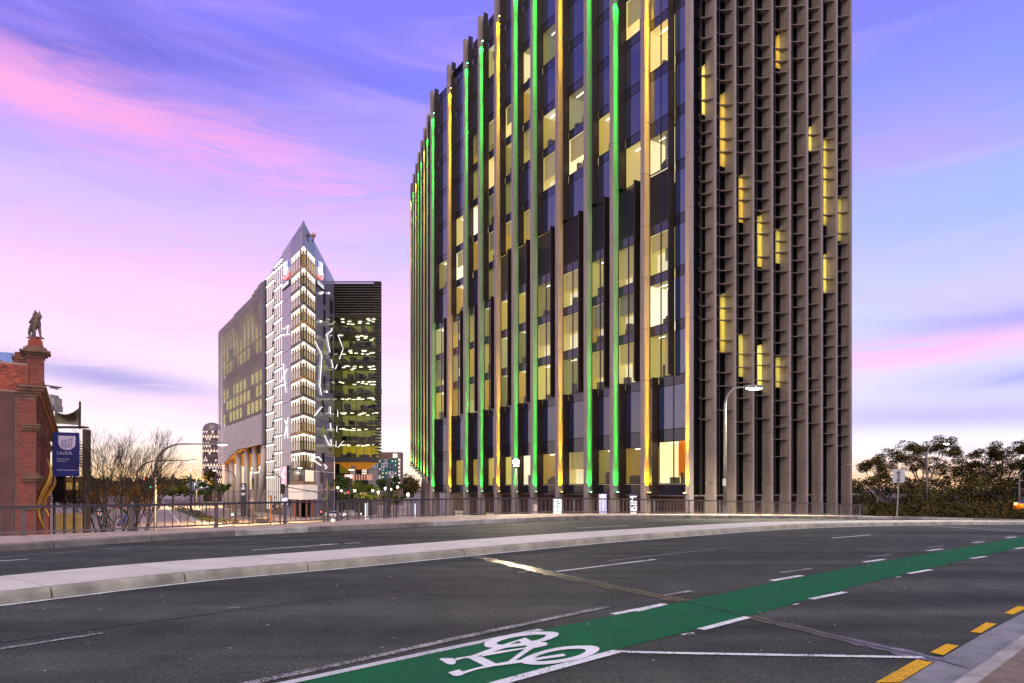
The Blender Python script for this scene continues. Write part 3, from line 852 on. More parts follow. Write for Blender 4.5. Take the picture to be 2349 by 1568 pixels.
def cell(F, sa, sb, z0, z1, lit, two=False, pale=False, depth=2.6, sp=.78, glass=None):
    """one glazed cell: spandrel on top, pane(s) below; a real room behind when lit"""
    g = .02
    MB(F).box(sa + g, sb - g, -.06, -.01, z1 - sp + g, z1 - g).build('spandrel_panel', spandrel, tower)
    cuts = [sa, (sa + sb) / 2, sb] if two else [sa, sb]
    for a, b in zip(cuts, cuts[1:]):
        MB(F).box(a + g, b - g, -.04, -.012, z0 + g, z1 - sp - g).build('window_pane', pane_glass if lit else (glass or dim_glass), tower)
    # slim transom and mullions
    fr = MB(F); fr.box(sa, sb, -.07, .012, z1 - sp - .03, z1 - sp + .03); fr.box(sa, sb, -.07, .016, z0 - .035, z0 + .035)
    for a in (sa + .02, sb - .02): fr.box(a - .015, a + .015, -.07, .01, z0, z1 - sp)
    for a in cuts[1:-1]: fr.box(a - .03, a + .03, -.07, .03, z0, z1)
    fr.build('window_frame', bronze, tower)
    if lit:
        zt = z1 - sp
        rm = MB(F); i = .06
        rm.quad((sa, -depth, z0), (sb, -depth, z0), (sb, -depth, zt), (sa, -depth, zt))
        rm.quad((sa, -i, z0), (sa, -depth, z0), (sa, -depth, zt), (sa, -i, zt)); rm.quad((sb, -i, z0), (sb, -depth, z0), (sb, -depth, zt), (sb, -i, zt))
        rm.quad((sa, -i, zt), (sb, -i, zt), (sb, -depth, zt), (sa, -depth, zt)); rm.quad((sa, -i, z0), (sb, -i, z0), (sb, -depth, z0), (sa, -depth, z0))
        r = rm.build('office', room_pale if pale else room_wall, tower)
        MB(F).quad((sa, -i, zt - .01), (sb, -i, zt - .01), (sb, -depth, zt - .01), (sa, -depth, zt - .01)).build('ceiling', ceil_mat[random.randrange(3)], r)
        w = sb - sa; q = random.random()
        if q < .42:      # roller blind part way down, brighter room below it
            zm = z0 + (zt - z0) * random.uniform(.25, .6); MB(F).box(sa + .03, sb - .03, -.24, -.21, zm, zt - .02).build('roller_blind', mat_blind[random.choice((0, 0, 1))], r)
            MB(F).box(sa + .05, sb - .05, -.9, -.86, z0, zm).build('room_glow_panel', bright_p, r)
        elif q < .7:     # partition or cupboard seen behind the glass
            x = sa + w * random.uniform(.1, .5); MB(F).box(x, x + w * random.uniform(.2, .45), -1.6, -1.5, z0, z0 + (zt - z0) * random.uniform(.5, .95)).build('partition', mat_blind[random.choice((0, 1, 1))], r)
        t = MB(F)
        for q in (random.uniform(-.9, -.6), random.uniform(-2.0, -1.6)):
            t.box(sa + .2, sb - .35, q - .07, q, zt - .10, zt - .04)
        t.build('ceiling_light', tube_light, r)
        if random.random() < .8:
            c = MB(F); w = sb - sa
            for _ in range(random.choice((1, 2, 3))):
                x = sa + random.uniform(.1, .75) * w; c.box(x, x + random.uniform(.2, .7), -random.uniform(.9, 1.4), -.4, z0 + .03, z0 + random.uniform(.5, 1.15))
            if random.random() < .4:      # a lowered blind or whiteboard
                c2 = MB(F).box(sa + .1, sa + .1 + .45 * w, -.5, -.46, z0 + random.uniform(0, 1.2), zt); c2.build('blind', mat_blind[random.randrange(3)], r)
            c.build('furniture', clutter, r)
ceil_mat = [mat('ceiling_warm', lin(214, 200, 140), .8, var=.05, emit=lin(220, 205, 140), estr=.55), mat('ceiling_dim', lin(150, 142, 100), .8, var=.05, emit=lin(160, 150, 100), estr=.3), mat('ceiling_white', lin(228, 222, 196), .8, var=.05, emit=lin(230, 222, 190), estr=.7)]  # ceilings glow: the room lamplight is put into the material
bright_p = mat('room_glow_panel', lin(236, 228, 200), .8, var=.15, scale=.8, emit=lin(240, 230, 196), estr=.75)  # glowing sheet added as the bright room below a blind
mat_blind = [mat('blind_cream', lin(206, 188, 120), .8, var=.1, emit=lin(206, 188, 120), estr=.25), mat('blind_grey', lin(150, 150, 120), .8, var=.1, emit=lin(150, 150, 120), estr=.15),
             mat('blind_orange', lin(230, 130, 30), .8, var=.1, emit=lin(230, 120, 20), estr=.3)]  # blinds and partitions glow faintly, room light put into the material
def blade(F, s, z0, z1, d=.62):
    MB(F).box(s - .05, s + .05, 0, d, z0, z1).build('mullion_blade', bronze, tower)
# which cells are lit: bay -> levels (bay 1 is next to the corner bay)
LIT = {1: {0, 2, 3, 4, 6, 9}, 2: {0, 2, 3, 4, 7}, 3: {0, 2, 3, 4, 7, 8}, 4: {0, 2, 3, 4, 7, 8, 10}, 5: {0, 2, 3, 4, 6, 8, 9, 10}, 6: {0, 2, 3, 4, 6, 7, 8, 9},
       7: {0, 2, 3, 4, 5, 6, 7, 8, 9, 11}, 8: {0, 2, 3, 4, 6, 7, 8, 9}, 9: {0, 2, 3, 4, 5, 6, 7}, 10: {2, 3, 4, 6}}
starts = [.16] + [s + FW for s in fins]
for b in range(len(fins)):
    sa, sb = (starts[b], fins[b])
    for k in range(len(LV) - 1):
        z0, z1 = LV[k], LV[k + 1]
        if z1 > roof(sb) - .2: z1 = roof(sb) - .2
        if z1 - z0 < 1.5:
            if z1 - z0 > .1: MB(F1).box(sa, sb, -.06, -.01, z0, z1).build('spandrel_panel', dark_glass, tower)
            continue
        if b == 0:
            # wide corner bay
            if k in (2, 3, 4, 6, 8):
                cell(F1, sa + 1.75, sb, z0, z1, True, two=True, pale=k in (3, 6, 8), sp=.75 if k != 6 else 1.2)
                for a, c in ((sa, sa + 1.5),): cell(F1, a, c, z0, z1, False, glass=blue_glass)
                blade(F1, sa + 1.62, z0, z1)
            elif k == 5:
                lv = MB(F1)
                for q in range(26): lv.box(sa + 1.75, sb - .02, -.10, -.01, z0 + .05 + q * .155, z0 + .15 + q * .155)
                lv.build('louvre_panel', black_panel, tower)
                cell(F1, sa, sa + 1.5, z0, z1, False, glass=blue_glass); blade(F1, sa + 1.62, z0, z1)
            elif k == 0:
                cell(F1, sa + .02, sa + 3.3, z0, z1, True, two=True, pale=True, sp=.95); cell(F1, sa + 3.5, sb, z0, z1, False, glass=blue_glass)
                blade(F1, sa + 3.4, .9, z1)
            elif k == 1:
                cell(F1, sa + .02, sa + 3.3, z0, z1, False, two=True, glass=blue_glass); cell(F1, sa + 3.5, sb, z0, z1, False, glass=blue_glass); blade(F1, sa + 3.4, z0, z1)
            else:
                cell(F1, sa, sa + 1.5, z0, z1, False, glass=blue_glass); cell(F1, sa + 1.75, sb, z0, z1, False, two=True, glass=blue_glass); blade(F1, sa + 1.62, z0, z1)
            continue
        lit = k in LIT.get(b, set())
        band_level = 5 if b < 4 else (5 if b < 6 else (5 if b == 6 else -1))
        if k == band_level:
            lv = MB(F1)
            for q in range(24): lv.box(sa + .02, sb - .02, -.12, -.01, z0 + .04 + q * (z1 - z0) / 24.5, z0 + .13 + q * (z1 - z0) / 24.5)
            lv.build('louvre_panel', black_panel, tower); blade(F1, sa + .72, z0, z1)
        elif k in (2, 3, 4):
            cell(F1, sa + .78, sb, z0, z1, lit, two=(sb - sa) > 3.2); blade(F1, sa + .72, z0, z1)
            MB(F1).box(sa + .02, sa + .66, -.06, -.01, z0 + .02, z1 - .02).build('spandrel_panel', dark_glass, tower)
        else:
            cut = sb - .95
            cell(F1, sa, cut, z0, z1, lit, pale=(b + k) % 5 == 0, sp=1.25 if k == 0 else .78); blade(F1, cut + .06, z0 if k else .9, z1)
            MB(F1).box(cut + .12, sb - .02, -.06, -.01, z0 + .02, z1 - .02).build('spandrel_panel', dark_glass, tower)
    MB(F1).box(sb - .94, sb - .84, 0, .55, roof(sb) - .2, roof(sb) + .5).build('mullion_blade', bronze, tower); MB(F1).box(sb - .5, sb - .4, -.2, .3, roof(sb) - .2, roof(sb) + .5).build('mullion_blade', bronze, tower)
    MB(F1).box(sa, sb, -.06, -.012, .95, 1.80).build('spandrel_panel', spandrel, tower)
# faceted end: narrow strips seen at a grazing angle
for a, b in zip([.1] + [s + .42 for s in f2s], f2s):
    MB(F2).box(a, b, -.08, -.02, 1.6 + b * .135, 51.5).build('glazing_strip', dark_glass, tower)
    MB(F2).box(b - .85, b - .75, 0, .5, 2 + b * .135, 51.5).build('mullion_blade', bronze, tower)
# underside, ground floor set back under the overhang
gf = MB(TM).box(1.6, 22, 1.6, Send, LOW, .84)
gf.build('ground_floor_wall', mat('brown_cladding', (.10, .05, .035), .6, var=.4, scale=1.2), tower)
MB(TM).box(.05, 22.4, .05, Send, .86, .94).build('soffit', mat('soffit_grey', (.16, .13, .12), .7, var=.1), tower)
for s in (4.5, 14.0):
    MB(F2).box(s, s + 1.1, -1.4, -.4, LOW, 5.2).build('column', concrete_fin, tower)
MB(F2).add([(0, -.1, 1.5), (28.5, -.1, 5.4), (28.5, -6, 5.4), (0, -6, 1.5)], [(0, 1, 2, 3)]).build('soffit', concrete_fin, tower)
shop = room_mat('foyer_wall', [lin(210, 190, 130), lin(150, 90, 60), lin(190, 180, 150)], .3, .6)
for i, s in enumerate([2.0, 7.2, 11.6, 16.0, 20, 24, 28, 32, 36, 40]):
    MB(F1).box(s, s + 2.0, -1.62, -1.55, LOW + .1, -1.4).build('foyer_window', shop if i % 2 else dark_glass, tower)

# ------------------------------------------------------------------ louvred face: deep blades and stepped sunshades
BD, BW = .85, .27
blade_u = [1641, 1686.5, 1728, 1771.6, 1812.6, 1851.7, 1885.3, 1919.4, 1952.7]
bs = [s_for(F3, u, BD, 0, 40) for u in blade_u]
for i, s in enumerate(bs):
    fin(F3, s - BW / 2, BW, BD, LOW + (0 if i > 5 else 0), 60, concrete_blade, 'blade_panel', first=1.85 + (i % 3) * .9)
    # wide root pier behind each blade
edges = [.16] + [s + BW / 2 for s in bs]
RL = {0: [(30.5, 34.5)], 1: [(27.0, 33.0), (12.2, 17.0)], 2: [(23.0, 27.0), (10.5, 14)], 3: [(19.8, 24.2), (9.6, 13.4)], 4: [(20.5, 23.5), (37, 40.0), (10, 12.6)], 6: [(31, 33.4)], 7: [(19.0, 22.5), (25.0, 33)], 8: [(24, 28.0)]}
mull = []
for i in range(len(bs)):
    a, b = edges[i], bs[i] - BW / 2
    m = a + (b - a) * .56; mull.append(m)
    zb_ = 1.0 if i < 7 else LOW
    MB(F3).box(a + .01, m - .04, -.10, -.04, zb_, 59.5).build('glazing_strip', dark_glass, tower)
    MB(F3).box(m - .04, m + .04, -.05, .16, zb_, 59.5).build('mullion', rail_mat, tower)
    # right-hand strip, cut by the lit panes
    zc = zb_
    for (l0, l1) in sorted(RL.get(i, [])):
        MB(F3).box(m + .04, b, -.10, -.05, zc, l0).build('glazing_strip', dark_glass, tower)
        MB(F3).box(m + .06, b - .01, -.09, -.05, l0, l1).build('window_pane', pane_glass, tower)
        rm = MB(F3); D = 2.2
        rm.quad((a + .2, -D, l0), (b, -D, l0), (b, -D, l1), (a + .2, -D, l1)); rm.quad((b, -.1, l0), (b, -D, l0), (b, -D, l1), (b, -.1, l1))
        rm.quad((a + .2, -.12, l0), (a + .2, -D, l0), (a + .2, -D, l1), (a + .2, -.12, l1)); rm.quad((a + .2, -.1, l0), (b, -.1, l0), (b, -D, l0), (a + .2, -D, l0))
        r = rm.build('office', room_wall, tower)
        lt = MB(F3); z = l0 + 3.2
        while z < l1: lt.box(m + .1, b - .1, -.9, -.5, z, z + .06); z += 4.2
        if lt.v: lt.build('ceiling_light', tube_light, r)
        lamp('office_glow', 'AREA', F3 @ Vector(((m + b) / 2, -.35, (l0 + l1) / 2)), 5.5 * (l1 - l0), (1, .78, .26), tower, aim=F3 @ Vector((b + .3, .6, (l0 + l1) / 2))).data.size = .25
        for ch in tower.children:
            if ch.type == 'LIGHT' and ch.data.type == 'AREA' and ch.data.shape == 'SQUARE': ch.data.shape = 'RECTANGLE'; ch.data.size_y = (l1 - l0) * .9
        zc = l1
    MB(F3).box(m + .04, b, -.10, -.05, zc, 59.5).build('glazing_strip', dark_glass, tower)
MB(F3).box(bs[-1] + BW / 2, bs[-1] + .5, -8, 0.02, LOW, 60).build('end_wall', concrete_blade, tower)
# sunshades: curved nosing, deep at the blade, open grid behind it
def shade_mesh(w, mul):
    """plan: x from 0 (previous blade) to w (next blade); y is out from the glass"""
    mb = MB(); n = 12; tm = mul / w
    def c(t): return .12 + .60 * ((tm - t) / tm) ** 1.6 if t < tm else .12 + .66 * ((t - tm) / (1 - tm)) ** 1.1
    for i in range(n):
        a, b = i / n, (i + 1) / n
        ya, yb = c(a), c(b); k = .06 if a < tm else .08; hh = .10 if a < tm else .07
        mb.hexa([(a * w, ya - k, 0), (b * w, yb - k, 0), (b * w, yb, 0), (a * w, ya, 0), (a * w, ya - k, hh), (b * w, yb - k, hh), (b * w, yb, hh), (a * w, ya, hh)])
    for k in range(1, 4):                      # open grid behind the nosing, right of the mullion
        y = k * .17 - .02
        x0 = mul + (w - mul) * (max(0, y - .10) / .66) ** (1 / 1.1)
        mb.box(x0, w, y - .045, y + .045, .005, .06)
    for k in range(4):
        x = mul + .03 + (w - mul - .07) * k / 3
        mb.box(x - .035, x + .035, 0, c(x / w) - .05, .008, .064)
    return mb
rnd = random.Random(11); count = 0
for i in range(len(bs)):
    a, b = edges[i], bs[i] - BW / 2; w = b - a
    mb = shade_mesh(w, mull[i] - a)
    me = None
    z = (9.4 if i == 0 else 7.0) + rnd.uniform(0, .8) if i < 6 else 7.0 + rnd.uniform(0, 1)
    if i >= 7: z = 5.2 + rnd.uniform(0, .6)
    if i in (0, 2, 4): z -= 3.0
    while z < 41.5 + i * 1.0:
        if me is None:
            q = MB(F3 @ Matrix.Translation((a, 0, 0))); q.v = [F3 @ Vector((a + p.x, p.y, p.z)) for p in mb.v]; q.f = mb.f
            me = q.mesh('sunshade', shade_mat, ROOTM[tower.name].inverted())
        inst(me, 'sunshade', tower, (0, 0, z)); count += 1
        z += rnd.choice((.95, 1.05, 1.25, 1.45, 1.6, 1.9))
# ------------------------------------------------------------------ flood lights that wash the fins
fix_mat = mat('floodlight_housing', (.03, .03, .032), .4, var=.1)
GCOL, YCOL = (.004, 1.0, .05), (1.0, .60, .0)
gl = {GRN: glow('green_lens', (.35, 1, .6), 14), YEL: glow('yellow_lens', (1, .78, .2), 14)}
def flood(F, s, n, z, h, up=True, power=420, aim_s=None, aim_n=None):
    b = MB(F); sg = 1 if up else -1
    b.box(s - .12, s + .12, n - .12, n + .12, z - .14 * (1 if up else 0) , z + .14 * (0 if up else 1))
    b.box(s - .02, s + .22, n - .02, n + .02, z - .16 * sg - .02, z - .16 * sg + .02)
    o = b.build('floodlight', fix_mat, tower)
    MB(F).box(s - .09, s + .09, n - .09, n + .09, z + (.004 if up else -.024), z + (.024 if up else -.004)).build('lens', gl[h], o)
    fs_ = aim_s if aim_s is not None else s + .26
    for nm, h_, cone, k in (('flood_beam', 5.0, 54, 1.0), ('throw_beam', 8.5, 8.5, 20.0), ('long_beam', 15.0, 3.2, 120.0)):
        lamp(nm, 'SPOT', F @ Vector((s, n, z + .06 * sg)), power * k * (.62 if h == GRN else .95), YCOL if h == YEL else GCOL, tower, radius=.04, aim=F @ Vector((fs_, n if aim_n is None else aim_n, z + h_ * sg)), spot=R(cone), blend=1.0)
for s, h in zip(fins, hue):
    flood(F1, s - .26, .27, 1.12, h, True, 4500 if h == GRN else 3800)
    zt = roof(s) - 2.3
    if s > 12: flood(F1, s - .26, .30, zt, h, False, 6500 if h == GRN else 5500)
    elif s > 3: flood(F1, s - .26, .30, 44, h, False, 6500 if h == GRN else 5500)
flood(F1, .08, .58, 1.12, YEL, True, 4200, aim_s=.08, aim_n=.30)
for k, s in enumerate(f2s):
    h = (GRN, YEL, GRN, GRN, YEL, GRN, YEL)[k]
    flood(F2, s - .26, .3, 2.0 + s * .135, h, True, 5000 if h == GRN else 4200); flood(F2, s - .26, .3, 49.5, h, False, 6500 if h == GRN else 5500)
# ================================================================== prow-shaped glass building
DP = 150.0
prow = P(696.4, HZ, DP)
def vdir(vp): return Vector(((vp - CX) / FPX, 1, 0)).normalized()
class Wall:
    """vertical plane through a ground point; s metres along, n metres towards the viewer side"""
    def __init__(w, o, d, flip):
        w.o = Vector((o.x, o.y, 0)); w.d = d; w.n = Vector((d.y, -d.x, 0)) * flip
        w.m = Matrix(((w.d.x, w.n.x, 0, w.o.x), (w.d.y, w.n.y, 0, w.o.y), (0, 0, 1, 0), (0, 0, 0, 1)))
    def s(w, u):
        k = (u - CX) / FPX; return (k * w.o.y - w.o.x) / (w.d.x - k * w.d.y)
    def z(w, s, v): return EYE - (v - HZ) / FPX * (w.o.y + w.d.y * s)
    def at(w, u, v):
        s = w.s(u); return s, w.z(s, v)
WL = Wall(prow, vdir(140), -1)      # street side
WR = Wall(prow, vdir(1200), 1)      # right side, running almost straight away
yF = WR.o.y + WR.d.y * WR.s(766.9)
WF = Wall(P(766.9, HZ, yF), Vector((1, 0, 0)), 1)   # set-back office box that faces the camera
uni = thing('prow_building', 'pointed glass and white panel building with lit chevron floors and a louvred flank', 'university building', (prow.x, prow.y, LOW))
panel_w = mat('white_wall_panel', (.245, .225, .245), .16, var=.06, scale=.2, ior=1.75)
panel_d = mat('panel_joint', (.05, .05, .055), .6, var=0)
brass = mat('brass_soffit', (.24, .13, .035), .4, metal=.5, var=.2, emit=(1, .5, .1), estr=.05)
parapet_glass = clear_glass('parapet_glass', (.78, .73, .60), 1.7)
tip_glass = mat('tip_glass', (.13, .125, .125), .06, var=.1, scale=.3, ior=1.8)
frame_d = mat('prow_frame', (.06, .05, .045), .45, metal=.3, var=.1)
warm_room = mat('warm_terrace_wall', lin(214, 180, 110), .8, var=.2, scale=.5, emit=lin(240, 200, 120), estr=.80)  # terrace lamplight put into the wall as glow
warm_dark = mat('terrace_opening', (.06, .04, .02), .5, var=.4, scale=.5)
amber = mat('amber_ceiling', lin(210, 130, 30), .7, var=.2, emit=lin(235, 150, 20), estr=.75)  # ceiling glows too, amber lamplight put into its colour
led = glow('chevron_led', (1, .92, .74), 1.8)
led_soft = glow('fin_led', (1, .86, .60), .66)
ul = [564.5, 613.7, 656, 698.3, 740.6, 783, 824.5, 867.6, 909.3, 951.5, 993.6, 1037, 1079, 1124]
zl = [EYE + (HZ - v) / FPX * DP for v in ul]
sL, sR = WL.s(667.7), WR.s(723.2)
# inner lit core of the prow, seen in the open terrace bands
core2 = MB(); off = 1.6
def inset(w, s, n): return w.m @ Vector((s, n, 0))
tip = prow + Vector((WL.n + WR.n)).normalized() * -3.2
pl, pr = inset(WL, sL, -1.0), inset(WR, sR, -1.0)
for i in range(13):
    z1, z0 = zl[i], (zl[i + 1] + .55 if i < 12 else LOW)
    zb0 = z0
    core = MB(); tb = Vector((tip.x, tip.y, 0))
    core.quad((pl.x, pl.y, z0), (tb.x, tb.y, z0), (tb.x, tb.y, z1), (pl.x, pl.y, z1)); core.quad((tb.x, tb.y, z0), (pr.x, pr.y, z0), (pr.x, pr.y, z1), (tb.x, tb.y, z1))
    if i < 12: core.build('terrace_wall', warm_room, uni)
    else: continue
    zm = z1 - 1.65 if i < 11 else z1 - 2.0          # top of the glass parapet
    for w, sE in ((WL, sL), (WR, sR)):
        # parapet panes with dark joints
        n = 5
        for k in range(n):
            a, b = sE * k / n, sE * (k + 1) / n
            MB(w.m).box(a + .06, b - .06, -.10, 0, z0, zm).build('parapet_pane', parapet_glass, uni)
        f = MB(w.m); f.box(0, sE, -.16, .03, zm, zm + .07); f.box(0, sE, -.5, .10, z0 - .42, z0 - .04)
        for k in range(n + 1): f.box(sE * k / n - .02, sE * k / n + .02, -.12, .02, z0 - .1, zm + .02)
        f.build('floor_edge', frame_d if i % 3 else brass, uni)
        # glowing vertical strips and the bright ceiling line of the terrace
        lt = MB(w.m)
        lt.box(.04, sE, -.24, -.06, z1 - .52, z1 - .14)
        lt.build('chevron_light', led, uni)
        for k in range(1, n + 1):
            s_ = sE * (k - .12) / n; lean = (-.5, .6)[k % 2] * (i == 11)
            q = MB(w.m); q.hexa([(s_ - .11 + lean, -.22, z0 + .1), (s_ + .11 + lean, -.22, z0 + .1), (s_ + .11 + lean, -.06, z0 + .1), (s_ - .11 + lean, -.06, z0 + .1),
                    (s_ - .11, -.22, z1 - .2), (s_ + .11, -.22, z1 - .2), (s_ + .11, -.06, z1 - .2), (s_ - .11, -.06, z1 - .2)])
            q.build('lit_post', led_soft, uni)
        dk = MB(w.m)
        for k in range(n): dk.box(sE * (k + .30) / n, sE * (k + .68) / n, -.95, -.75, z0, z1 - .5)
        dk.build('terrace_opening', warm_dark, uni, kind='stuff')
    am = MB().add([(pl.x, pl.y, z1 - .32), (prow.x, prow.y + .8, z1 - .32), (pr.x, pr.y, z1 - .32), (tip.x, tip.y, z1 - .32)], [(0, 1, 2, 3)])
    am.build('terrace_ceiling', amber, uni)
# tip above the top chevron
ztop = EYE + (HZ - 507) / FPX * DP
slopeL = (WL.at(610.4, 638.2)[1] - ztop) / WL.s(610.4); slopeR = (WR.at(766.9, 643.7)[1] - ztop) / WR.s(766.9)
for w, sE, sl in ((WL, sL, slopeL), (WR, sR, slopeR)):
    for k in range(5):
        a, b = sE * k / 5 + .04, sE * (k + 1) / 5 - .04
        zc = zl[0] + 3.9
        MB(w.m).hexa([(a, -.2, zl[0]), (b, -.2, zl[0]), (b, 0, zl[0]), (a, 0, zl[0]), (a, -.2, zc - .05), (b, -.2, zc - .05), (b, 0, zc - .05), (a, 0, zc - .05)]).build('tip_pane', tip_glass, uni) if min(ztop + sl * a, ztop + sl * b) > zc else None
        z0 = zc + .05 if min(ztop + sl * a, ztop + sl * b) > zc else zl[0]
        MB(w.m).hexa([(a, -.2, z0), (b, -.2, z0), (b, 0, z0), (a, 0, z0), (a, -.2, ztop + sl * a), (b, -.2, ztop + sl * b), (b, 0, ztop + sl * b), (a, 0, ztop + sl * a)]).build('tip_pane', tip_glass, uni)
# base: lit white sign band, cafe glass
sb_ = mat('cream_sign_band', lin(235, 222, 196), .7, var=.03, emit=lin(235, 220, 190), estr=.35)
bz0, bz1 = EYE - (1147 - HZ) / FPX * DP, EYE - (1104 - HZ) / FPX * DP
b = MB()
b.prism([tuple((WL.m @ Vector((sL + .4, .5, 0)))[:2]), tuple((prow - Vector((0, .8, 0)))[:2]), tuple((WR.m @ Vector((sR, .5, 0)))[:2]), tuple(pr[:2]), tuple(tip[:2]), tuple(pl[:2])], bz0, bz1 - .8)
b.build('sign_band', sb_, uni)
MB().prism([tuple((WL.m @ Vector((sL + .3, .2, 0)))[:2]), tuple((prow - Vector((0, .4, 0)))[:2]), tuple((WR.m @ Vector((sR, .2, 0)))[:2]), tuple(pr[:2]), tuple(tip[:2]), tuple(pl[:2])], bz1 - .75, bz1 - .05).build('floor_edge', brass, uni)
cafe = mat('cafe_interior', lin(150, 80, 50), .6, var=.7, scale=.6, emit=lin(200, 110, 60), estr=.18)
for w, sE in ((WL, sL), (WR, sR)):
    for k in range(4): MB(w.m).box(sE * k / 4 + .06, sE * (k + 1) / 4 - .06, -.5, -.4, LOW + .2, bz0 - .05).build('cafe_window', cafe if k % 2 else dark_glass, uni)
# ---- white panels, windows and light lines
def pan(w, u0, u1, top_fn, zlev, m, wins=()):
    s0, s1 = w.s(u0), w.s(u1)
    for z0, z1 in zip(zlev, zlev[1:]):
        MB(w.m).box(s0 + .05, s1 - .05, -.4, 0, z0 + .04, z1 - .04).build('wall_panel', m, uni)
    zt0, zt1 = top_fn(s0), top_fn(s1); z0 = zlev[-1]
    MB(w.m).hexa([(s0, -.4, z0), (s1, -.4, z0), (s1, 0, z0), (s0, 0, z0), (s0, -.4, zt0), (s1, -.4, zt1), (s1, 0, zt1), (s0, 0, zt0)]).build('wall_panel', m, uni)
zup = [LOW] + sorted(zl[1:])
pan(WL, 647.8, 667.5, lambda s: ztop + slopeL * s, zup, panel_w)
pan(WR, 723.4, 766.5, lambda s: ztop + slopeR * s, zup, panel_w)
dkwin = mat('dark_window', (.02, .02, .025), .1, var=0, ior=1.5)
gwin = mat('green_lit_window', lin(120, 120, 50), .3, var=.2, emit=lin(140, 140, 40), estr=.3)
for i, v in enumerate([632, 686, 724, 762, 800, 839, 877]):
    s0, s1 = WR.s(741.5), WR.s(746.6); zc = WR.z((s0 + s1) / 2, v)
    MB(WR.m).box(s0, s1, -.3, .03, zc - 1.5, zc + (2.4 if i == 0 else 1.3)).build('window', gwin if i in (4, 5) else dkwin, uni)
for i, v in enumerate([705, 744, 779, 817, 850, 886]):
    s0, s1 = WR.s(756.5), WR.s(763.2); zc = WR.z((s0 + s1) / 2, v)
    MB(WR.m).box(s0, s1, -.3, .03, zc - 1.8, zc + 1.8).build('window', dkwin, uni)
for i, (u0, u1, v0, v1) in enumerate([(737.5, 743.5, 917, 949), (738, 744, 978, 1002), (739, 744.5, 1040, 1062), (754, 762, 958, 1000), (754, 762, 1015, 1034), (735, 741, 1083, 1110)]):
    s0, s1 = WR.s(u0), WR.s(u1); MB(WR.m).box(s0, s1, -.3, .03, WR.z(s0, v1), WR.z(s0, v0)).build('window', gwin if i == 1 else dkwin, uni)
z2d = lambda x, y: ((x / 2.24 + 750) / 1.6347, (y / 2.24 + 800) / 1.6347)
z3d = lambda x, y: ((x / 2.61 + 700) / 1.6347, (y / 2.61 + 1450) / 1.6347)
line_led = glow('wall_light_line', (1, .97, .92), 1.4)
def wires(w, f, *lines):
    for ln in lines:
        pts = []
        for x, y in ln:
            s, z = w.at(*f(x, y)); pts.append(w.m @ Vector((s, .18, z)))
        MB().tube(pts, .085, 5).build('light_line', line_led, uni)
wires(WL, z2d, [(690, 970), (718, 973), (748, 942), (738, 1020), (757, 1021)], [(705, 1265), (727, 1508)], [(738, 1308), (684, 1418)])
wires(WL, z3d, [(1000, 305), (985, 372), (997, 507)], [(965, 328), (985, 372), (963, 512)])
wires(WR, z2d, [(962, 1078), (1018, 1192), (1000, 1452), (1015, 1530)], [(1103, 965), (1100, 990), (1058, 1022), (1088, 1170)], [(1097, 1230), (1112, 1297)])
wires(WR, z3d, [(1318, 200), (1242, 290)], [(1398, 197), (1400, 268)], [(1402, 357), (1404, 426)], [(1345, 480), (1392, 580)], [(1406, 517), (1408, 583)],
      [(1242, 695), (1288, 690), (1315, 725)], [(1240, 722), (1310, 775)], [(1345, 764), (1366, 790), (1352, 808)])
wires(WF, z3d, [(1480, 235), (1480, 298)], [(1472, 384), (1471, 446)], [(1465, 535), (1463, 593)], [(1535, 535), (1482, 598)])
wires(WF, z2d, [(1160, 1025), (1205, 1140), (1172, 1228)], [(1157, 1268), (1138, 1312)])
# spot lamps on the panels
sp = MB()
for x, y in [(1008, 675), (1020, 667), (1075, 673), (1008, 910), (716, 1027), (700, 1446), (1057, 1500)]:
    w = WL if x < 800 else WR; s, z = w.at(*z2d(x, y)); c = w.m @ Vector((s, .25, z)); sp.ball(c, .26, n=6, m=4)
sp.build('wall_spotlight', line_led, uni, kind='stuff')
# ---- glazed stair strip with zigzag frame between panels and louvres
gs0, gs1 = WL.s(610.4), WL.s(647.6); gm = (gs0 + gs1) / 2
stair_glass = mat('stair_glass', (.05, .05, .04), .06, var=.2, scale=.3, ior=1.8)
zz = sorted(zl)
zr = lambda s: ztop + slopeL * s
for i in range(len(zz)):
    z0 = zz[i] if i else -3.2; z1 = zz[i + 1] if i + 1 < len(zz) else None
    for h, (a, b, dz) in enumerate(((gs1, gm, 0.9), (gm, gs0, -.9))):
        zt = [min(zr(x) - .1, (z1 + dz) if z1 else 99) for x in (a, b)]
        zb0 = z0 + dz
        if min(zt) - zb0 < .6: continue
        MB(WL.m).hexa([(a, -.3, zb0), (b, -.3, zb0), (b, -.1, zb0), (a, -.1, zb0), (a, -.3, zt[0] - .1), (b, -.3, zt[1] - .1), (b, -.1, zt[1] - .1), (a, -.1, zt[0] - .1)]).build('stair_pane', stair_glass, uni)
        for k in range(4):
            x = a + (b - a) * (k + .5) / 4; lt = MB(WL.m); lt.box(x - .09, x + .09, -.12, .02, zb0 + .3, min(zt) - .15); lt.build('lit_post', led_soft, uni)
        MB(WL.m).box(min(a, b) + .2, max(a, b) - .2, -.1, .06, min(zt) - .42, min(zt) - .12).build('chevron_light', led, uni)
        fb = MB(WL.m); fb.box(min(a, b), max(a, b), -.3, .08, min(zt) - .1, min(zt) + .1); fb.build('stair_frame', frame_d, uni)
    if z1: MB().tube([WL.m @ Vector((gm - 1.2, .05, z0 + .9 + 1.6)), WL.m @ Vector((gm + 1.4, .05, z0 - .9))], .12, 4).build('stair_frame', frame_d, uni)
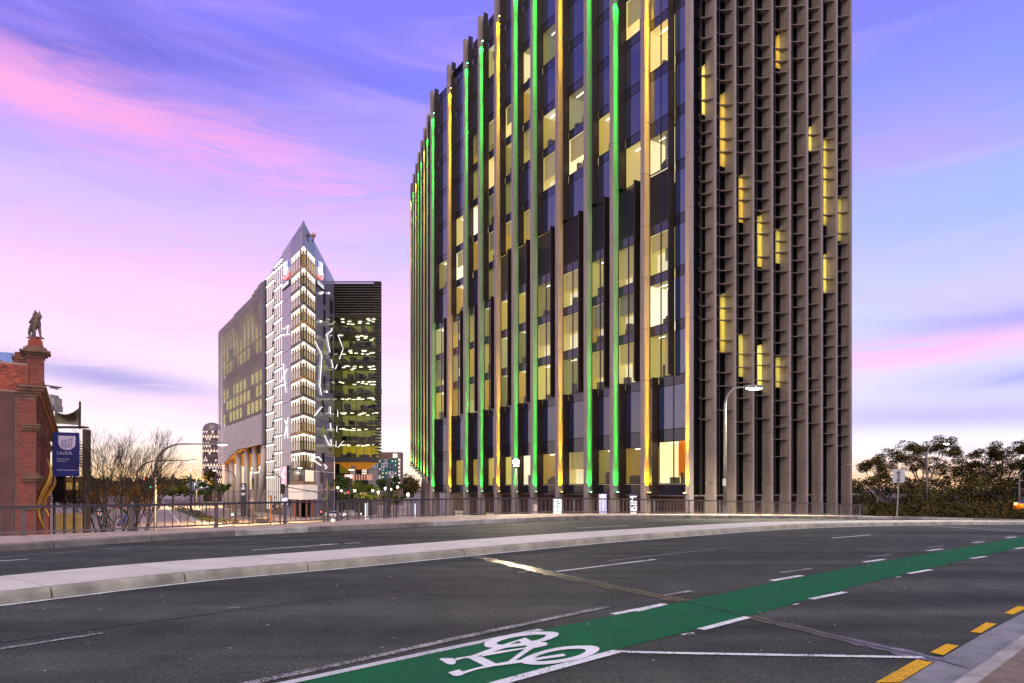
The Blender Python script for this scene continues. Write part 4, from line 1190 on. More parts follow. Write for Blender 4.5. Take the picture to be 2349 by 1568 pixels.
# dark edge column
s0, s1 = WL.s(609.6), WL.s(602.6)
MB(WL.m).box(s0, s1, -1, .25, WL.z(s0, 1018), WL.z(s0, 643)).build('edge_column', frame_d, uni)
# ---- louvred flank
la, lb = WL.s(602.4), WL.s(503.0)
curve = [(501.9, 1069), (517.3, 1062.3), (531.3, 1046.8), (548.2, 1032.7), (569.3, 1026.4), (603, 1020.1)]
cs = sorted([WL.at(u, v) for u, v in curve])                 # (s, z) rising away?
roofc = sorted([WL.at(u, v) for u, v in [(607, 638), (590, 662), (575, 687), (560, 703), (540, 722), (520, 742), (503, 762)]])
def interp(tab, s):
    if s <= tab[0][0]: return tab[0][1]
    for (a, za), (b, zb) in zip(tab, tab[1:]):
        if s <= b: return za + (zb - za) * (s - a) / (b - a)
    return tab[-1][1]
flank_back = mat('lit_office_band', lin(150, 140, 70), .5, var=.85, scale=2.2, emit=lin(225, 205, 90), estr=.36, detail=10)
n_ = flank_back.node_tree; n_.links.new(n_.nodes['Principled BSDF'].inputs['Base Color'].links[0].from_socket, n_.nodes['Principled BSDF'].inputs['Emission Color']); n_.nodes['Principled BSDF'].inputs['Emission Strength'].default_value = 2.4
flank_dark = mat('flank_glass', (.05, .045, .05), .2, var=.4, scale=.3)
zmax = max(z for _, z in roofc)
for i, z0 in enumerate([9.3 + 4.0 * k for k in range(12)]):
    # storey bands of glazing behind the blades
    z1 = z0 + 4.0
    segs = 10
    for k in range(segs):
        a, b = la + (lb - la) * k / segs, la + (lb - la) * (k + 1) / segs
        zt = min(z1, min(interp(roofc, a), interp(roofc, b)) - .3); zb0 = max(z0, max(interp(cs, a), interp(cs, b)) + .3)
        if zt - zb0 < .5: continue
        m = flank_back if ((i * 7 + k * 3) % 11 > 1 and 3 <= i <= 9 and i != 6) else flank_dark
        if i < 3: m = flank_dark
        MB(WL.m).box(a, b, -1.2, -1.0, zb0 + (1.0 if m is flank_back else .05), zt - .05).build('office_glazing', m, uni)
blade_white = mat('sheen_flank_blade', (.62, .55, .50), .45, var=.1, scale=.3)  # low blades paler: their bright reflection is put into the colour
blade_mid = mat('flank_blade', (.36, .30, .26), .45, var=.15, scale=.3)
z = 7.2; pitch = .44; nlv = 0
while z < zmax - .2:
    # extent of this blade between the curved belly and the roof line
    ss = [la + (lb - la) * k / 60 for k in range(61)]
    ok = [s for s in ss if interp(cs, s) < z and z < interp(roofc, s)]
    if len(ok) > 2:
        low = z < 20.5
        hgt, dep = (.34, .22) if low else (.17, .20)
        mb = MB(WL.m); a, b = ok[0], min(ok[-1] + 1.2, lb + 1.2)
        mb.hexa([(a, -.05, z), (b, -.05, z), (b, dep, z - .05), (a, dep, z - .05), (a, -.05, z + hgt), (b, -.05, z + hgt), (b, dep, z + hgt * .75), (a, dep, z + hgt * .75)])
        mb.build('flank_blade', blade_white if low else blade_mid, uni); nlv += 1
    z += pitch
for k in range(13):
    s = la + (lb - la) * k / 12; a, b = interp(cs, s), interp(roofc, s)
    MB(WL.m).box(s - .04, s + .04, -.4, -.08, a + .2, b - .3).build('flank_mullion', frame_d, uni)
# curved timber-coloured belly, orange lamplight put in as glow, columns, lobby
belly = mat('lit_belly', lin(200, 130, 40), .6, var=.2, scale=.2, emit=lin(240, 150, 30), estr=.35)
bl = MB()
ss = [la + (lb - la) * k / 24 for k in range(25)]
vs = []
for s in ss:
    zc = interp(cs, s)
    for j in range(6): vs.append(WL.m @ Vector((s, -j * 2.0, zc + (.0, .5, .7, .4, -.4, -2.2)[j])))
bl.add(vs, [(i * 6 + j, i * 6 + j + 1, (i + 1) * 6 + j + 1, (i + 1) * 6 + j) for i in range(24) for j in range(5)])
bl.build('belly', belly, uni, smooth=True)
colm = mat('pale_column', (.50, .43, .36), .6, var=.08, scale=.3)
for u0, u1 in [(506, 515), (516.6, 525.7), (532, 541.9), (549.6, 559.4), (567.9, 577.7), (587.5, 597.3)]:
    s = (WL.s(u0) + WL.s(u1)) / 2; w_ = abs(WL.s(u0) - WL.s(u1)) * .20
    c = WL.m @ Vector((s, -1.4, 0)); zc = interp(cs, s) + .6
    MB().lathe([(.85, LOW), (.75, zc)], (c.x, c.y, 0), 14).build('column', colm, uni, smooth=True)
c0, c1 = WL.at(603, 1022), WL.at(589, 1178)
MB().tube([WL.m @ Vector((WL.s(589), -.5, LOW)), WL.m @ Vector((WL.s(602), -.8, interp(cs, la) + .5))], [.9, .75], 12).build('column', colm, uni, smooth=True)
lob = mat('lobby_glass', lin(70, 70, 60), .1, var=.5, scale=.2, emit=lin(190, 150, 80), estr=.10, ior=1.7)
for k in range(12):
    a, b = la + (lb - la) * k / 12, la + (lb - la) * (k + 1) / 12
    MB(WL.m).box(a + .08, b - .08, -11, -10.8, LOW, 9).build('lobby_pane', lob if k % 3 else dkwin, uni)
gb_ = MB()
for x, y in [(530, 530), (535, 590), (645, 510), (640, 575), (768, 500), (768, 560), (903, 480), (900, 545), (455, 540), (455, 592), (548, 430)]:
    u, v = (x / 4.355 + 740) / 1.6347, (y / 4.355 + 1640) / 1.6347
    s = WL.s(u) * .97; gb_.ball(WL.m @ Vector((s, -4, WL.z(s, v))), .42, n=8, m=6)
gb_.build('pendant_lamp', glow('pendant_glass', (1, .95, .8), 6), uni, kind='stuff')
# roof body so the flanks are closed
MB().prism([tuple((WL.m @ Vector((s, n, 0)))[:2]) for s, n in ((sL, -2), (lb, -2), (lb, -28))] + [tuple((WR.m @ Vector((26, -2, 0)))[:2]), tuple((WR.m @ Vector((sR, -2, 0)))[:2])], 12, 44).build('core', mat('building_core', (.06, .055, .06), .8, var=.2), uni)
# ---- set-back office box
fx1 = WF.s(869.8); fv = [644.5, 721.5, 758.4, 793.9, 829.4, 864.9, 901.4, 937.4, 973.7, 1011, 1048.7]
fz = [WF.z(0, v) for v in fv]
office_glow_m = mat('box_office', lin(70, 72, 40), .6, var=.7, scale=.35, emit=lin(190, 185, 85), estr=.42, detail=8)
office_pod = mat('yellow_hall', lin(190, 160, 30), .6, var=.4, scale=.25, emit=lin(230, 195, 30), estr=.45)
slat = mat('box_louvre', (.10, .085, .065), .5, var=.2, scale=.5)
def wfbox(x1, n0, n1, z0, z1, x0=0):
    """box slab of the office block whose right-hand side is splayed back"""
    xb = lambda n: x1 - .21 * max(0, -n)
    return MB(WF.m).hexa([(x0, n0, z0), (xb(n0), n0, z0), (xb(n1), n1, z0), (x0, n1, z0), (x0, n0, z1), (xb(n0), n0, z1), (xb(n1), n1, z1), (x0, n1, z1)])
for i in range(1, 10):
    z1, z0 = fz[i], fz[i + 1]
    wfbox(fx1, -9, -8.8, z0, z1 - .9).build('office', office_pod if i == 9 else office_glow_m, uni)
    wfbox(fx1, -9, .05, z1 - .9, z1 - .45).build('floor_edge', frame_d, uni)
    cl = MB(WF.m)
    r_ = random.Random(i)
    for _ in range(13):
        x = r_.uniform(.5, fx1 - 1); y = -r_.uniform(1, 7); cl.box(x, x + .8, y, y + .4, z1 - 1.06, z1 - .98)
    cl.build('ceiling_light', glow('box_ceiling_light', (1, .93, .62), 4) if i == 1 else bpy.data.materials['box_ceiling_light'], uni, kind='stuff')
    dk = MB(WF.m)
    for _ in range(7):
        x = r_.uniform(.2, fx1 - 1.2); dk.box(x, x + r_.uniform(.5, 1.6), -r_.uniform(2, 6), -1, z0 + .02, z0 + r_.uniform(.6, 1.4))
    dk.build('furniture', clutter, uni, kind='stuff')
    for k in range(6):
        a, b = fx1 * k / 6, fx1 * (k + 1) / 6
        MB(WF.m).box(a + .04, b - .04, -.08, -.03, z0 + .05, z1 - .95).build('office_pane', pane_glass, uni)
        MB(WF.m).box(b - .05, b + .05, -.12, .06, z0, z1).build('mullion', frame_d, uni)
    for k in range(3):
        z = z1 - .85 + k * .36; MB(WF.m).box(-.02, fx1 + .5, .02, .40, z, z + .09).build('box_louvre', slat, uni)
MB(WF.m).box(-.25, -.05, -9, -.05, fz[10], fz[0] - .4).build('side_wall', flank_dark, uni)
wfbox(fx1, -18, -9.3, fz[10], fz[0] - .4).build('core', bpy.data.materials['building_core'], uni)
wfbox(fx1, -9, -.6, fz[1] - .4, fz[0] - .5).build('plant_screen', flank_dark, uni)
z = fz[1]
while z < fz[0]:
    MB(WF.m).box(-.02, fx1 + .5, -.5, .35, z, z + .11).build('box_louvre', slat, uni); z += .62
z = fz[10] + .6
while z < fz[0] - .3:                                             # louvre ends along the far corner
    wfbox(fx1 + .62, -7, -.05, z, z + .14, fx1 - 1.4).build('side_louvre', slat, uni); z += .78
wfbox(fx1, -9, .02, WF.z(0, 1061), fz[10] - .02).build('floor_edge', mat('dark_fascia', (.03, .028, .026), .25, var=.2), uni)
bw = MB(); n = 16
vs = []; fs = []
for i in range(9):
    t = i / 8
    for k in range(n):
        a = 2 * pi * k / n; vs.append(WF.m @ Vector((fx1 * .42 + cos(a) * 5.6 * (1 - .5 * t), -5 + sin(a) * 4.4 * (1 - .5 * t), WF.z(0, 1061) - 1.7 * t ** 1.6)))
for i in range(8):
    for k in range(n): fs.append((i * n + k, i * n + (k + 1) % n, (i + 1) * n + (k + 1) % n, (i + 1) * n + k))
fs.append(tuple(8 * n + k for k in range(n)))
bw.add(vs, fs).build('bowl_soffit', belly, uni, smooth=True)
p0, p1 = P(799, 1093, yF + 3), P(817, 1064, yF + 3)
MB().hexa([tuple(P(u, v, d)) for d in (yF + 2, yF + 3.4) for u, v in ((795, 1148), (809, 1148), (818, 1062), (806, 1062))]).build('raking_column', colm, uni)
# lower dark wing under the box
lw = mat('dark_wing_cladding', (.028, .024, .024), .35, var=.3, scale=.5)
for k, (u0, u1, v0) in enumerate([(768, 792, 1062), (792.5, 822, 1062), (822.5, 845, 1070)]):
    a, b = P(u0, v0, yF + 9), P(u1, 1165, yF + 9); MB().box(a.x, b.x, yF + 9, yF + 22, LOW, a.z).build('wing', lw, uni)
for k in range(5):
    a, b = P(774 + k * 5.5, 1066, yF + 8.9), P(778.8 + k * 5.5, 1086, yF + 8.9); MB().box(a.x, b.x, yF + 8.7, yF + 8.9, b.z, a.z).build('window', gwin if k else dkwin, uni)
lwl = glow('wing_strip_light', (1, .88, .7), 1.6)
for k in range(6):
    a = P(830.5, 1070 + k * 4.1, yF + 8.6); b = P(841.5, 1071.5 + k * 4.1, yF + 8.6); MB().box(a.x, b.x, yF + 8.5, yF + 8.6, b.z, a.z).build('strip_light', lwl, uni)
# ---- illuminated crests (a shield, a scroll and a plate) on both flanks of the prow
shield_b, shield_w = glow('crest_blue', lin(30, 110, 220), .9), glow('crest_white', (.95, .97, 1), 1.0)
scroll_m, plate_m = glow('crest_orange', lin(255, 90, 20), 1.0), mat('crest_plate', (.01, .012, .012), .3, var=0)
for w, ox, sg in ((WL, 728, -1), (WR, 1003, 1)):
    cr = thing('crest_sign', 'lit shield crest high on the %s of the pointed building' % ('left flank' if sg < 0 else 'right flank'), 'sign', tuple(w.m @ Vector((w.s(z2d(ox, 480)[0]), .3, 40))), group=None)
    c = lambda dx, y: (lambda s_z: (s_z[0], s_z[1]))(w.at(*z2d(ox + dx, y)))
    def plate(px, n0, n1, m, nm):
        q = MB(); pts = [c(dx, y) for dx, y in px]
        q.sweep([w.m @ Vector((s, n0, z)) for s, z in pts], w.m @ Vector((0, n0, 0)), w.m @ Vector((0, n1, 0))); q.build(nm, m, cr)
    t = 9 * sg
    plate([(-17, 410 - t), (17, 410 + t), (17, 460 + t), (-17, 460 - t)], .15, .40, shield_b, 'shield_top')
    plate([(-17, 462 - t), (17, 462 + t), (12, 510 + t), (0, 525), (-12, 510 - t)], .15, .40, shield_w, 'shield')
    plate([(-9, 420 - t), (9, 420 + t), (9, 450 + t), (-9, 450 - t)], .41, .48, shield_w, 'charge')
    plate([(-20, 520 - t), (-14, 536 - t), (0, 545), (14, 536 + t), (20, 496 + t), (24, 500 + t), (18, 552 + t), (0, 562), (-20, 545 - t)], .15, .42, scroll_m, 'scroll')
    plate([(-32 , 585 - 28 * sg), (32, 585 + 28 * sg), (32, 625 + 28 * sg), (-32, 625 - 28 * sg)], .1, .3, plate_m, 'name_plate')
    for r_ in range(2):
        for k in range(6):
            x = -26 + k * 9; y = 596 + r_ * 17 + x * .9 * sg
            plate([(x, y - 5), (x + 6.5, y - 5 + 5 * sg), (x + 6.5, y + 3 + 5 * sg), (x, y + 3)], .31, .36, shield_w, 'letter')
# red beacon on the roof
bc = thing('roof_camera', 'small round device on the roof edge right of the prow tip', 'roof device', tuple(P(720, 545, 155)))
MB().ball(P(719.5, 540, 155), .55, n=8, m=6).build('head', mat('device_pink', (.5, .25, .2), .4, var=.1), bc)
MB().tube([P(719.5, 545, 155), P(717.5, 556, 155)], .15, 6).build('mount', frame_d, bc)
# ================================================================== old brick building on the left
bc0 = P(66, HZ, 37.0)
brick_b = thing('brick_building', 'old red brick building with pilasters and a corbelled cornice at the left edge', 'brick building', (bc0.x, bc0.y, LOW), TRZ)
BM = ROOTM[brick_b.name] @ Matrix.Translation((0, 0, -LOW))      # x towards the street, y along it, world heights
mortar = mat('mortar', (.30, .21, .17), .9, var=.25, scale=3, bump=.4, bscale=50)
brick_mats = [mat('brick_red', (.25, .050, .028), .85, var=.3, scale=2.5, bump=.4, bscale=60), mat('brick_dark', (.17, .032, .018), .85, var=.3, scale=2.5, bump=.4, bscale=60),
              mat('brick_orange', (.38, .080, .030), .85, var=.3, scale=2.5, bump=.4, bscale=60)]
stone = mat('brown_stone', (.16, .085, .055), .85, var=.4, scale=2.5, bump=.5, bscale=20)
def brickwork_mat(name, c1, c2):
    m = mat(name, c1, .85, var=0, bump=.0)
    n, l = m.node_tree.nodes, m.node_tree.links; b = n['Principled BSDF']
    t = n.new('ShaderNodeTexCoord'); bt = n.new('ShaderNodeTexBrick')
    bt.inputs['Scale'].default_value = 1; bt.inputs['Brick Width'].default_value = .235; bt.inputs['Row Height'].default_value = .086; bt.inputs['Mortar Size'].default_value = .006
    bt.inputs['Color1'].default_value = c1 + (1,); bt.inputs['Color2'].default_value = c2 + (1,); bt.inputs['Mortar'].default_value = (.20, .12, .09, 1)
    sx = n.new('ShaderNodeSeparateXYZ'); l.new(t.outputs['Object'], sx.inputs[0]); ad = n.new('ShaderNodeMath'); l.new(sx.outputs[0], ad.inputs[0]); l.new(sx.outputs[1], ad.inputs[1])
    cb = n.new('ShaderNodeCombineXYZ'); l.new(ad.outputs[0], cb.inputs[0]); l.new(sx.outputs[2], cb.inputs[1])
    l.new(cb.outputs[0], bt.inputs['Vector']); l.new(bt.outputs['Color'], b.inputs['Base Color'])
    bp = n.new('ShaderNodeBump'); bp.inputs['Strength'].default_value = .6; bp.inputs['Distance'].default_value = .01; bp.invert = True
    l.new(bt.outputs['Fac'], bp.inputs['Height']); l.new(bp.outputs[0], b.inputs['Normal'])
    return m
facade_brick = brickwork_mat('facade_brickwork', (.25, .052, .03), (.13, .03, .02))
WT = 8.1
MB(BM).box(-14, -.02, .06, 40, LOW, WT).build('wall', mortar, brick_b)
MB(BM).box(-13.9, -1.2, .3, 40, WT, WT + .12).build('coping', stone, brick_b)
# running-bond bricks on the side wall that faces the bridge: the nearest ones singly, the rest joined
rb = random.Random(3); rest = MB(BM); singles = 0
cells_ = []
row = 0; z = LOW + .02
while z < WT - .1:
    x = -14.0 + (.12 if row % 2 else 0)
    while x < -.12:
        cells_.append((x, z, row)); x += .24
    z += .086; row += 1
plaster_x0, plaster_x1, plaster_top = -1.62, -.62, 6.55
cells_ = [c for c in cells_ if not (plaster_x0 - .2 < c[0] < plaster_x1 and c[1] < plaster_top)]
key = lambda c: abs(c[0] + 1.6) + abs(c[1] - 6.2) * .75
order = sorted(cells_, key=key)
big = set(order[:296])
me_b = [MB().box(0, .228, -.012, .05, 0, .076).mesh('brick', m) for m in brick_mats]
for c in order:
    pier = -1.75 < c[0] < -.1 and c[1] > plaster_top
    y0 = -.10 if pier else 0
    if c in big:
        o = inst(me_b[rb.choices((0, 1, 2), (6, 2, 2) if not pier else (5, 1, 5))[0]], 'brick', brick_b, (c[0], .06 + y0 + rb.uniform(-.004, .004), c[1] - LOW))
    elif c[0] > -4.2:
        d = rb.uniform(-.004, .004); rest.box(c[0], c[0] + .228, .048 + d + y0, .1, c[1], c[1] + .076)
rest.build('brick', brick_mats[0], brick_b, kind='stuff')
MB(BM).box(-14, -4.25, .03, .1, LOW, WT - .1).build('far_brickwork', facade_brick, brick_b)
MB(BM).box(-1.74, -.06, -.045, .09, plaster_top, WT).build('pier_mortar', mortar, brick_b)
MB(BM).box(plaster_x0, plaster_x1, -.07, .06, LOW, plaster_top).build('plaster_strip', mat('plum_plaster', (.105, .045, .038), .85, var=.2, scale=1.0, bump=.2, bscale=14, detail=8), brick_b)
# blue corrugated roof behind the wall
rf = MB(BM); n = 120; vs = []
for i in range(n):
    x = -14 + 13.6 * i / (n - 1); d = .05 * (i % 2); vs += [(x, .9 + d, WT + .05), (x, 3.2 + d, WT + 1.0)]
rf.add(vs, [(2 * i, 2 * i + 2, 2 * i + 3, 2 * i + 1) for i in range(n - 1)])
rf.build('roof', mat('blue_corrugated_iron', (.22, .33, .46), .45, metal=.4, var=.2, scale=.8), brick_b)
# street facade: pilasters, string courses, corbelled cornice
def ledge(x, y0, y1, z0, steps, m, name, xb=-.3):
    b = MB(BM); h = 0
    for dx, dz in steps:
        b.box(xb, x + dx, y0 - dx * .7, y1 + (dx * .7 if y1 < 38 else 0), z0 + h, z0 + h + dz - .004); h += dz
    return b.build(name, m, brick_b)
pil = [0.0, 3.2, 6.4, 9.6, 12.8, 16, 19.2, 22.4, 25.6]
for i, y in enumerate(pil):
    MB(BM).box(-.5, .32, y - .02, y + .95, LOW, 6.2).build('pilaster', facade_brick, brick_b)
    ledge(.32, y - .05, y + .98, 4.55, [(.06, .12), (.14, .14), (.20, .10)], stone, 'capital')
    ledge(.32, y - .05, y + .98, 1.85, [(.06, .14), (.16, .18), (.10, .12)], stone, 'capital')
    ledge(.32, y - .05, y + .98, .35, [(.05, .14), (.12, .14)], stone, 'capital')
for y0, y1 in zip(pil, pil[1:]):
    MB(BM).box(-.4, -.1, y0 + 1.2, y1 - .25, -1.0, 4.2).build('window', dark_glass, brick_b)
    ledge(.05, y0 + 1.0, y1 - .05, 4.2, [(.04, .1), (.1, .1)], stone, 'window_head', -.3)
ledge(.32, 0, 40, 6.2, [(.04, .16), (.10, .16), (.20, .14), (.34, .16), (.46, .12)], stone, 'cornice', -.5)
dn = MB(BM)
for k in range(80): dn.box(.30, .54, .1 + k * .5, .32 + k * .5, 6.36, 6.56)
dn.build('dentil', mat('terracotta_dentil', (.30, .10, .045), .85, var=.3, scale=4), brick_b, kind='stuff')
# parapet above the cornice with fluted posts
MB(BM).box(-.7, .05, .3, 40, 6.9, 8.3).build('parapet', facade_brick, brick_b)
for y in (0.15, 3.4, 6.6, 9.8):
    MB(BM).box(-.62, .26, y, y + .7, 6.9, 8.7).build('parapet_post', facade_brick, brick_b)
    ledge(.26, y, y + .7, 8.2, [(.06, .12), (.14, .12)], stone, 'capital', -.5)
ledge(.10, .3, 40, 8.3, [(.05, .1), (.14, .12)], stone, 'coping', -.75)
# corner pedestal
px0, px1, py0, py1 = -.10, .66, -.02, .86
MB(BM).box(px0, px1, py0, py1, 6.9, 8.45).build('pedestal', facade_brick, brick_b)
def pcap(z0, steps, m, nm):
    b = MB(BM); h = 0
    for dx, dz in steps: b.box(px0 - dx, px1 + dx, py0 - dx, py1 + dx, z0 + h, z0 + h + dz - .004); h += dz
    b.build(nm, m, brick_b)
pcap(8.45, [(.05, .14), (.16, .12), (.30, .10), (.14, .16), (.02, .10)], stone, 'pedestal_cap')
pcap(9.07, [(-.06, .30), (-.12, .16)], brick_mats[0], 'pedestal_block')
# gilded ribbons on the facade
gold = mat('gilded_metal', (.50, .27, .05), .28, metal=.85, var=.25, scale=2)
def ribbon(y, zt, zb_, lab):
    b0 = BM @ Vector((.55, y, (zt + zb_) / 2))
    t = thing('gold_ribbon', lab, 'sculpture', tuple(b0), group='gilded ribbons on the brick facade')
    vs, fs = [], []; n = 28
    for i in range(n + 1):
        f = i / n; z = zt + (zb_ - zt) * f; x = .62 + .34 * sin(f * 2 * pi * .95 + .5) * (1 - .25 * f); w = .16 * sin(pi * min(1, f * .92 + .04)) + .015
        for dx, dy in ((-w, 0), (w * .6, -.05), (w, .12), (-w * .7, .16)): vs.append(BM @ Vector((x + dx, y + dy, z)))
    for i in range(n):
        for k in range(4): fs.append((i * 4 + k, i * 4 + (k + 1) % 4, (i + 1) * 4 + (k + 1) % 4, (i + 1) * 4 + k))
    MB().add(vs, fs).build('ribbon', gold, t, smooth=True)
    br = MB(BM)
    for f in (.25, .75): br.box(.2, .62, y + .02, y + .08, zt + (zb_ - zt) * f - .03, zt + (zb_ - zt) * f + .03)
    br.build('bracket', dark_kerb, t, kind='stuff')
ribbon(.6, 3.05, -.75, 'larger curling gold ribbon on the near pilaster of the brick facade')
ribbon(9.2, 2.5, -.35, 'smaller curling gold ribbon further along the brick facade')
# ------------------------------------------------------------------ stone lion on the pedestal
lb0 = BM @ Vector((.28, .42, 9.53))
lion = thing('lion_statue', 'weathered stone lion standing guard on the corner pedestal of the brick building', 'statue', tuple(lb0), R(-12))
lion_m = mat('weathered_stone', (.145, .105, .082), .9, var=.5, scale=5, bump=.6, bscale=18, detail=9)
LMx = ROOTM[lion.name]
def skin(name, verts, edges, radii, m, parent, sub=2, rootv=0):
    me = bpy.data.meshes.new(name); me.from_pydata(verts, edges, []); ob = bpy.data.objects.new(name, me); COL.objects.link(ob)
    md = ob.modifiers.new('skin', 'SKIN'); md.use_smooth_shade = True
    for i, r in enumerate(radii):
        sv = me.skin_vertices[0].data[i]; sv.radius = (r, r) if not isinstance(r, tuple) else r; sv.use_root = (i == rootv)
    sb = ob.modifiers.new('sub', 'SUBSURF'); sb.levels = sub; sb.render_levels = sub
    bpy.context.view_layer.update()
    me2 = bpy.data.meshes.new_from_object(ob.evaluated_get(bpy.context.evaluated_depsgraph_get()))
    bpy.data.objects.remove(ob); bpy.data.meshes.remove(me)
    me2.name = name; me2.materials.clear(); me2.materials.append(m)
    o = bpy.data.objects.new(name, me2); COL.objects.link(o); o.parent = parent; ROOTM[o.name] = ROOTM[parent.name]
    return o
# lion faces the street (+x), standing, head turned to the front; y is along the building
V = [(-.16, 0, .62), (.02, 0, .70), (.10, 0, .86), (.15, .02, 1.02), (.27, .05, .98), (.36, .07, .92),
     (-.26, 0, .56), (-.32, 0, .50),
     (.08, -.13, .52), (.10, -.14, .28), (.11, -.14, .10), (.19, -.14, .05),
     (.12, .13, .52), (.18, .14, .30), (.22, .14, .12), (.30, .14, .06),
     (-.28, -.13, .38), (-.36, -.14, .22), (-.30, -.14, .06), (-.20, -.14, .04),
     (-.28, .13, .38), (-.36, .14, .22), (-.30, .14, .06), (-.20, .14, .04)]
E = [(0, 1), (1, 2), (2, 3), (3, 4), (4, 5), (0, 6), (6, 7), (1, 8), (8, 9), (9, 10), (10, 11), (1, 12), (12, 13), (13, 14), (14, 15), (6, 16), (16, 17), (17, 18), (18, 19), (6, 20), (20, 21), (21, 22), (22, 23)]
Rr = [.16, .20, .21, .19, .13, .09, .15, .09, .11, .08, .065, .07, .11, .08, .065, .07, .11, .07, .055, .06, .11, .07, .055, .06]
skin('body', V, E, Rr, lion_m, lion)
rl_ = random.Random(5); mn = MB()
for k in range(70):                                             # mane of carved locks round head, neck and chest
    a = rl_.uniform(-.4, pi + .4) if k < 45 else rl_.uniform(0, 2 * pi); f = rl_.random(); rr = .165 + .03 * rl_.random()
    p = Vector((.12 - .16 * f, rr * cos(a), 1.03 - .28 * f + rr * .95 * sin(a)))
    q = p + Vector((-.05 + .03 * rl_.random(), .06 * cos(a), -.16 - .06 * rl_.random()))
    mn.tube([LMx @ p, LMx @ p.lerp(q, .5) + Vector((0, 0, .01)), LMx @ q], [.055, .05, .012], 6)
mn.build('mane', lion_m, lion, smooth=True, kind='stuff')
fc = MB()
for sy in (-1, 1):
    fc.ball(LMx @ Vector((.27, .045 + .07 * sy, 1.05)), .024, n=6, m=4); fc.ball(LMx @ Vector((.12, .02 + .14 * sy, 1.19)), .05, n=6, m=5)
    fc.ball(LMx @ Vector((.25, .045 + .065 * sy, 1.09)), .05, .04, .028, n=6, m=4)
fc.ball(LMx @ Vector((.30, .06, .85)), .06, .06, .035, n=8, m=5); fc.ball(LMx @ Vector((.40, .08, .96)), .035, n=6, m=5)
fc.build('face_detail', lion_m, lion, smooth=True, kind='stuff')
tl = MB().tube([LMx @ Vector(p) for p in ((-.34, 0, .56), (-.42, .02, .50), (-.44, .04, .30), (-.40, .05, .16), (-.36, .05, .14))], [.035, .03, .026, .03, .05], 8)
tl.build('tail', lion_m, lion, smooth=True)
MB(LMx).box(-.44, .44, -.24, .24, 0, .05).build('base', lion_m, lion)
lion.scale = (.80, .95, 1.22)

# ------------------------------------------------------------------ campus banner sign
SBD = 44.0
SW = Wall(P(121.5, HZ, SBD), TB_, 1)
s1 = SW.s(182.3)
zt, zbm = SW.z(s1, 993.5), SW.z(s1, 1093.5)
sign = thing('campus_sign', 'tall navy blue campus sign with white shield logo hung from the brick building', 'sign', tuple(SW.m @ Vector((0, 0, zbm))))
navy = mat('navy_sign_face', lin(22, 26, 112), .35, var=.15, scale=.8)
MB(SW.m).box(0, s1, -.12, 0, zbm, zt).build('board', navy, sign)
MB(SW.m).box(-.05, -.003, -.16, .04, zbm - .6, zt).build('edge_post', rail_mat, sign)
white_sign = mat('white_sign_face', lin(226, 208, 232), .5, var=.04); line_m = mat('logo_line', lin(70, 72, 110), .5, var=0); stripe_m = mat('logo_stripe', lin(168, 158, 190), .5, var=0)
k_ = s1 / (685 - 108)
sx = lambda x: (x - 108) * k_
sz = lambda y: zbm + (1205 - y) * k_
sh = [(222, 160), (596, 160), (596, 340)] + [(409 + 187 * cos(a), 340 + 186 * sin(a)) for a in [pi * t / 16 for t in range(0, 17)]] + [(222, 340)]
def sgn_poly(px, n0, n1, m, nm):
    b = MB(); b.sweep([SW.m @ Vector((sx(x), n0, sz(y))) for x, y in px], (0, 0, 0), SW.n * (n1 - n0)); return b.build(nm, m, sign)
sgn_poly(sh, .004, .03, white_sign, 'shield')
def uband(xl, xr, yl, yr, w, h, m, n0, nm):
    """one of the nested U strokes of the logo"""
    pts_o = [(xl, yl)]; c = (xl + xr) / 2; ro = (xr - xl) / 2; cy = h
    out = [(xl, yl), (xl, cy)] + [(c - ro * cos(a), cy + ro * sin(a)) for a in [pi * t / 14 for t in range(1, 14)]] + [(xr, cy), (xr, yr)]
    inn = [(xl + w, yl), (xl + w, cy)] + [(c - (ro - w) * cos(a), cy + (ro - w) * sin(a)) for a in [pi * t / 14 for t in range(1, 14)]] + [(xr - w, cy), (xr - w, yr)]
    b = MB(); vs = [SW.m @ Vector((sx(x), n0, sz(y))) for x, y in out + inn]; n = len(out)
    b.add(vs, [(i, i + 1, n + i + 1, n + i) for i in range(n - 1)]); b.build(nm, m, sign)
uband(292, 528, 300, 215, 34, 350, line_m, .034, 'logo_stroke'); uband(297, 523, 300, 215, 24, 350, stripe_m, .037, 'logo_stroke')
uband(358, 464, 275, 250, 34, 360, line_m, .034, 'logo_stroke'); uband(363, 459, 275, 250, 24, 360, stripe_m, .037, 'logo_stroke')
for (a, b_, c, d) in ((292, 300, 322, 278), (358, 276, 388, 255), (430, 252, 462, 230), (494, 216, 528, 204)):
    sgn_poly([(a, b_), (c, d), (c + 32, d + 16), (c + 28, d + 24), (c, d + 12), (a + 6, b_ + 10)], .034, .038, line_m, 'logo_stroke')
def stext(body, x, y, h, m=white_sign):
    mw = SW.m @ Matrix(((1, 0, 0, sx(x)), (0, 0, -1, .012), (0, 1, 0, sz(y)), (0, 0, 0, 1))) 
    mw = Matrix.Translation(SW.m @ Vector((sx(x), .012, sz(y)))) @ Matrix(((SW.d.x, 0, SW.n.x, 0), (SW.d.y, 0, SW.n.y, 0), (0, 1, 0, 0), (0, 0, 0, 1)))
    return lettering('lettering', body, h * k_ / .70, m, sign, mw, .003)
stext('UniSA', 186, 648, 92); stext('City West', 190, 775, 46); stext('Campus', 190, 828, 46)
sgn_poly([(190, 1036), (672, 1040), (672, 1052), (190, 1048)], .004, .012, white_sign, 'rule')
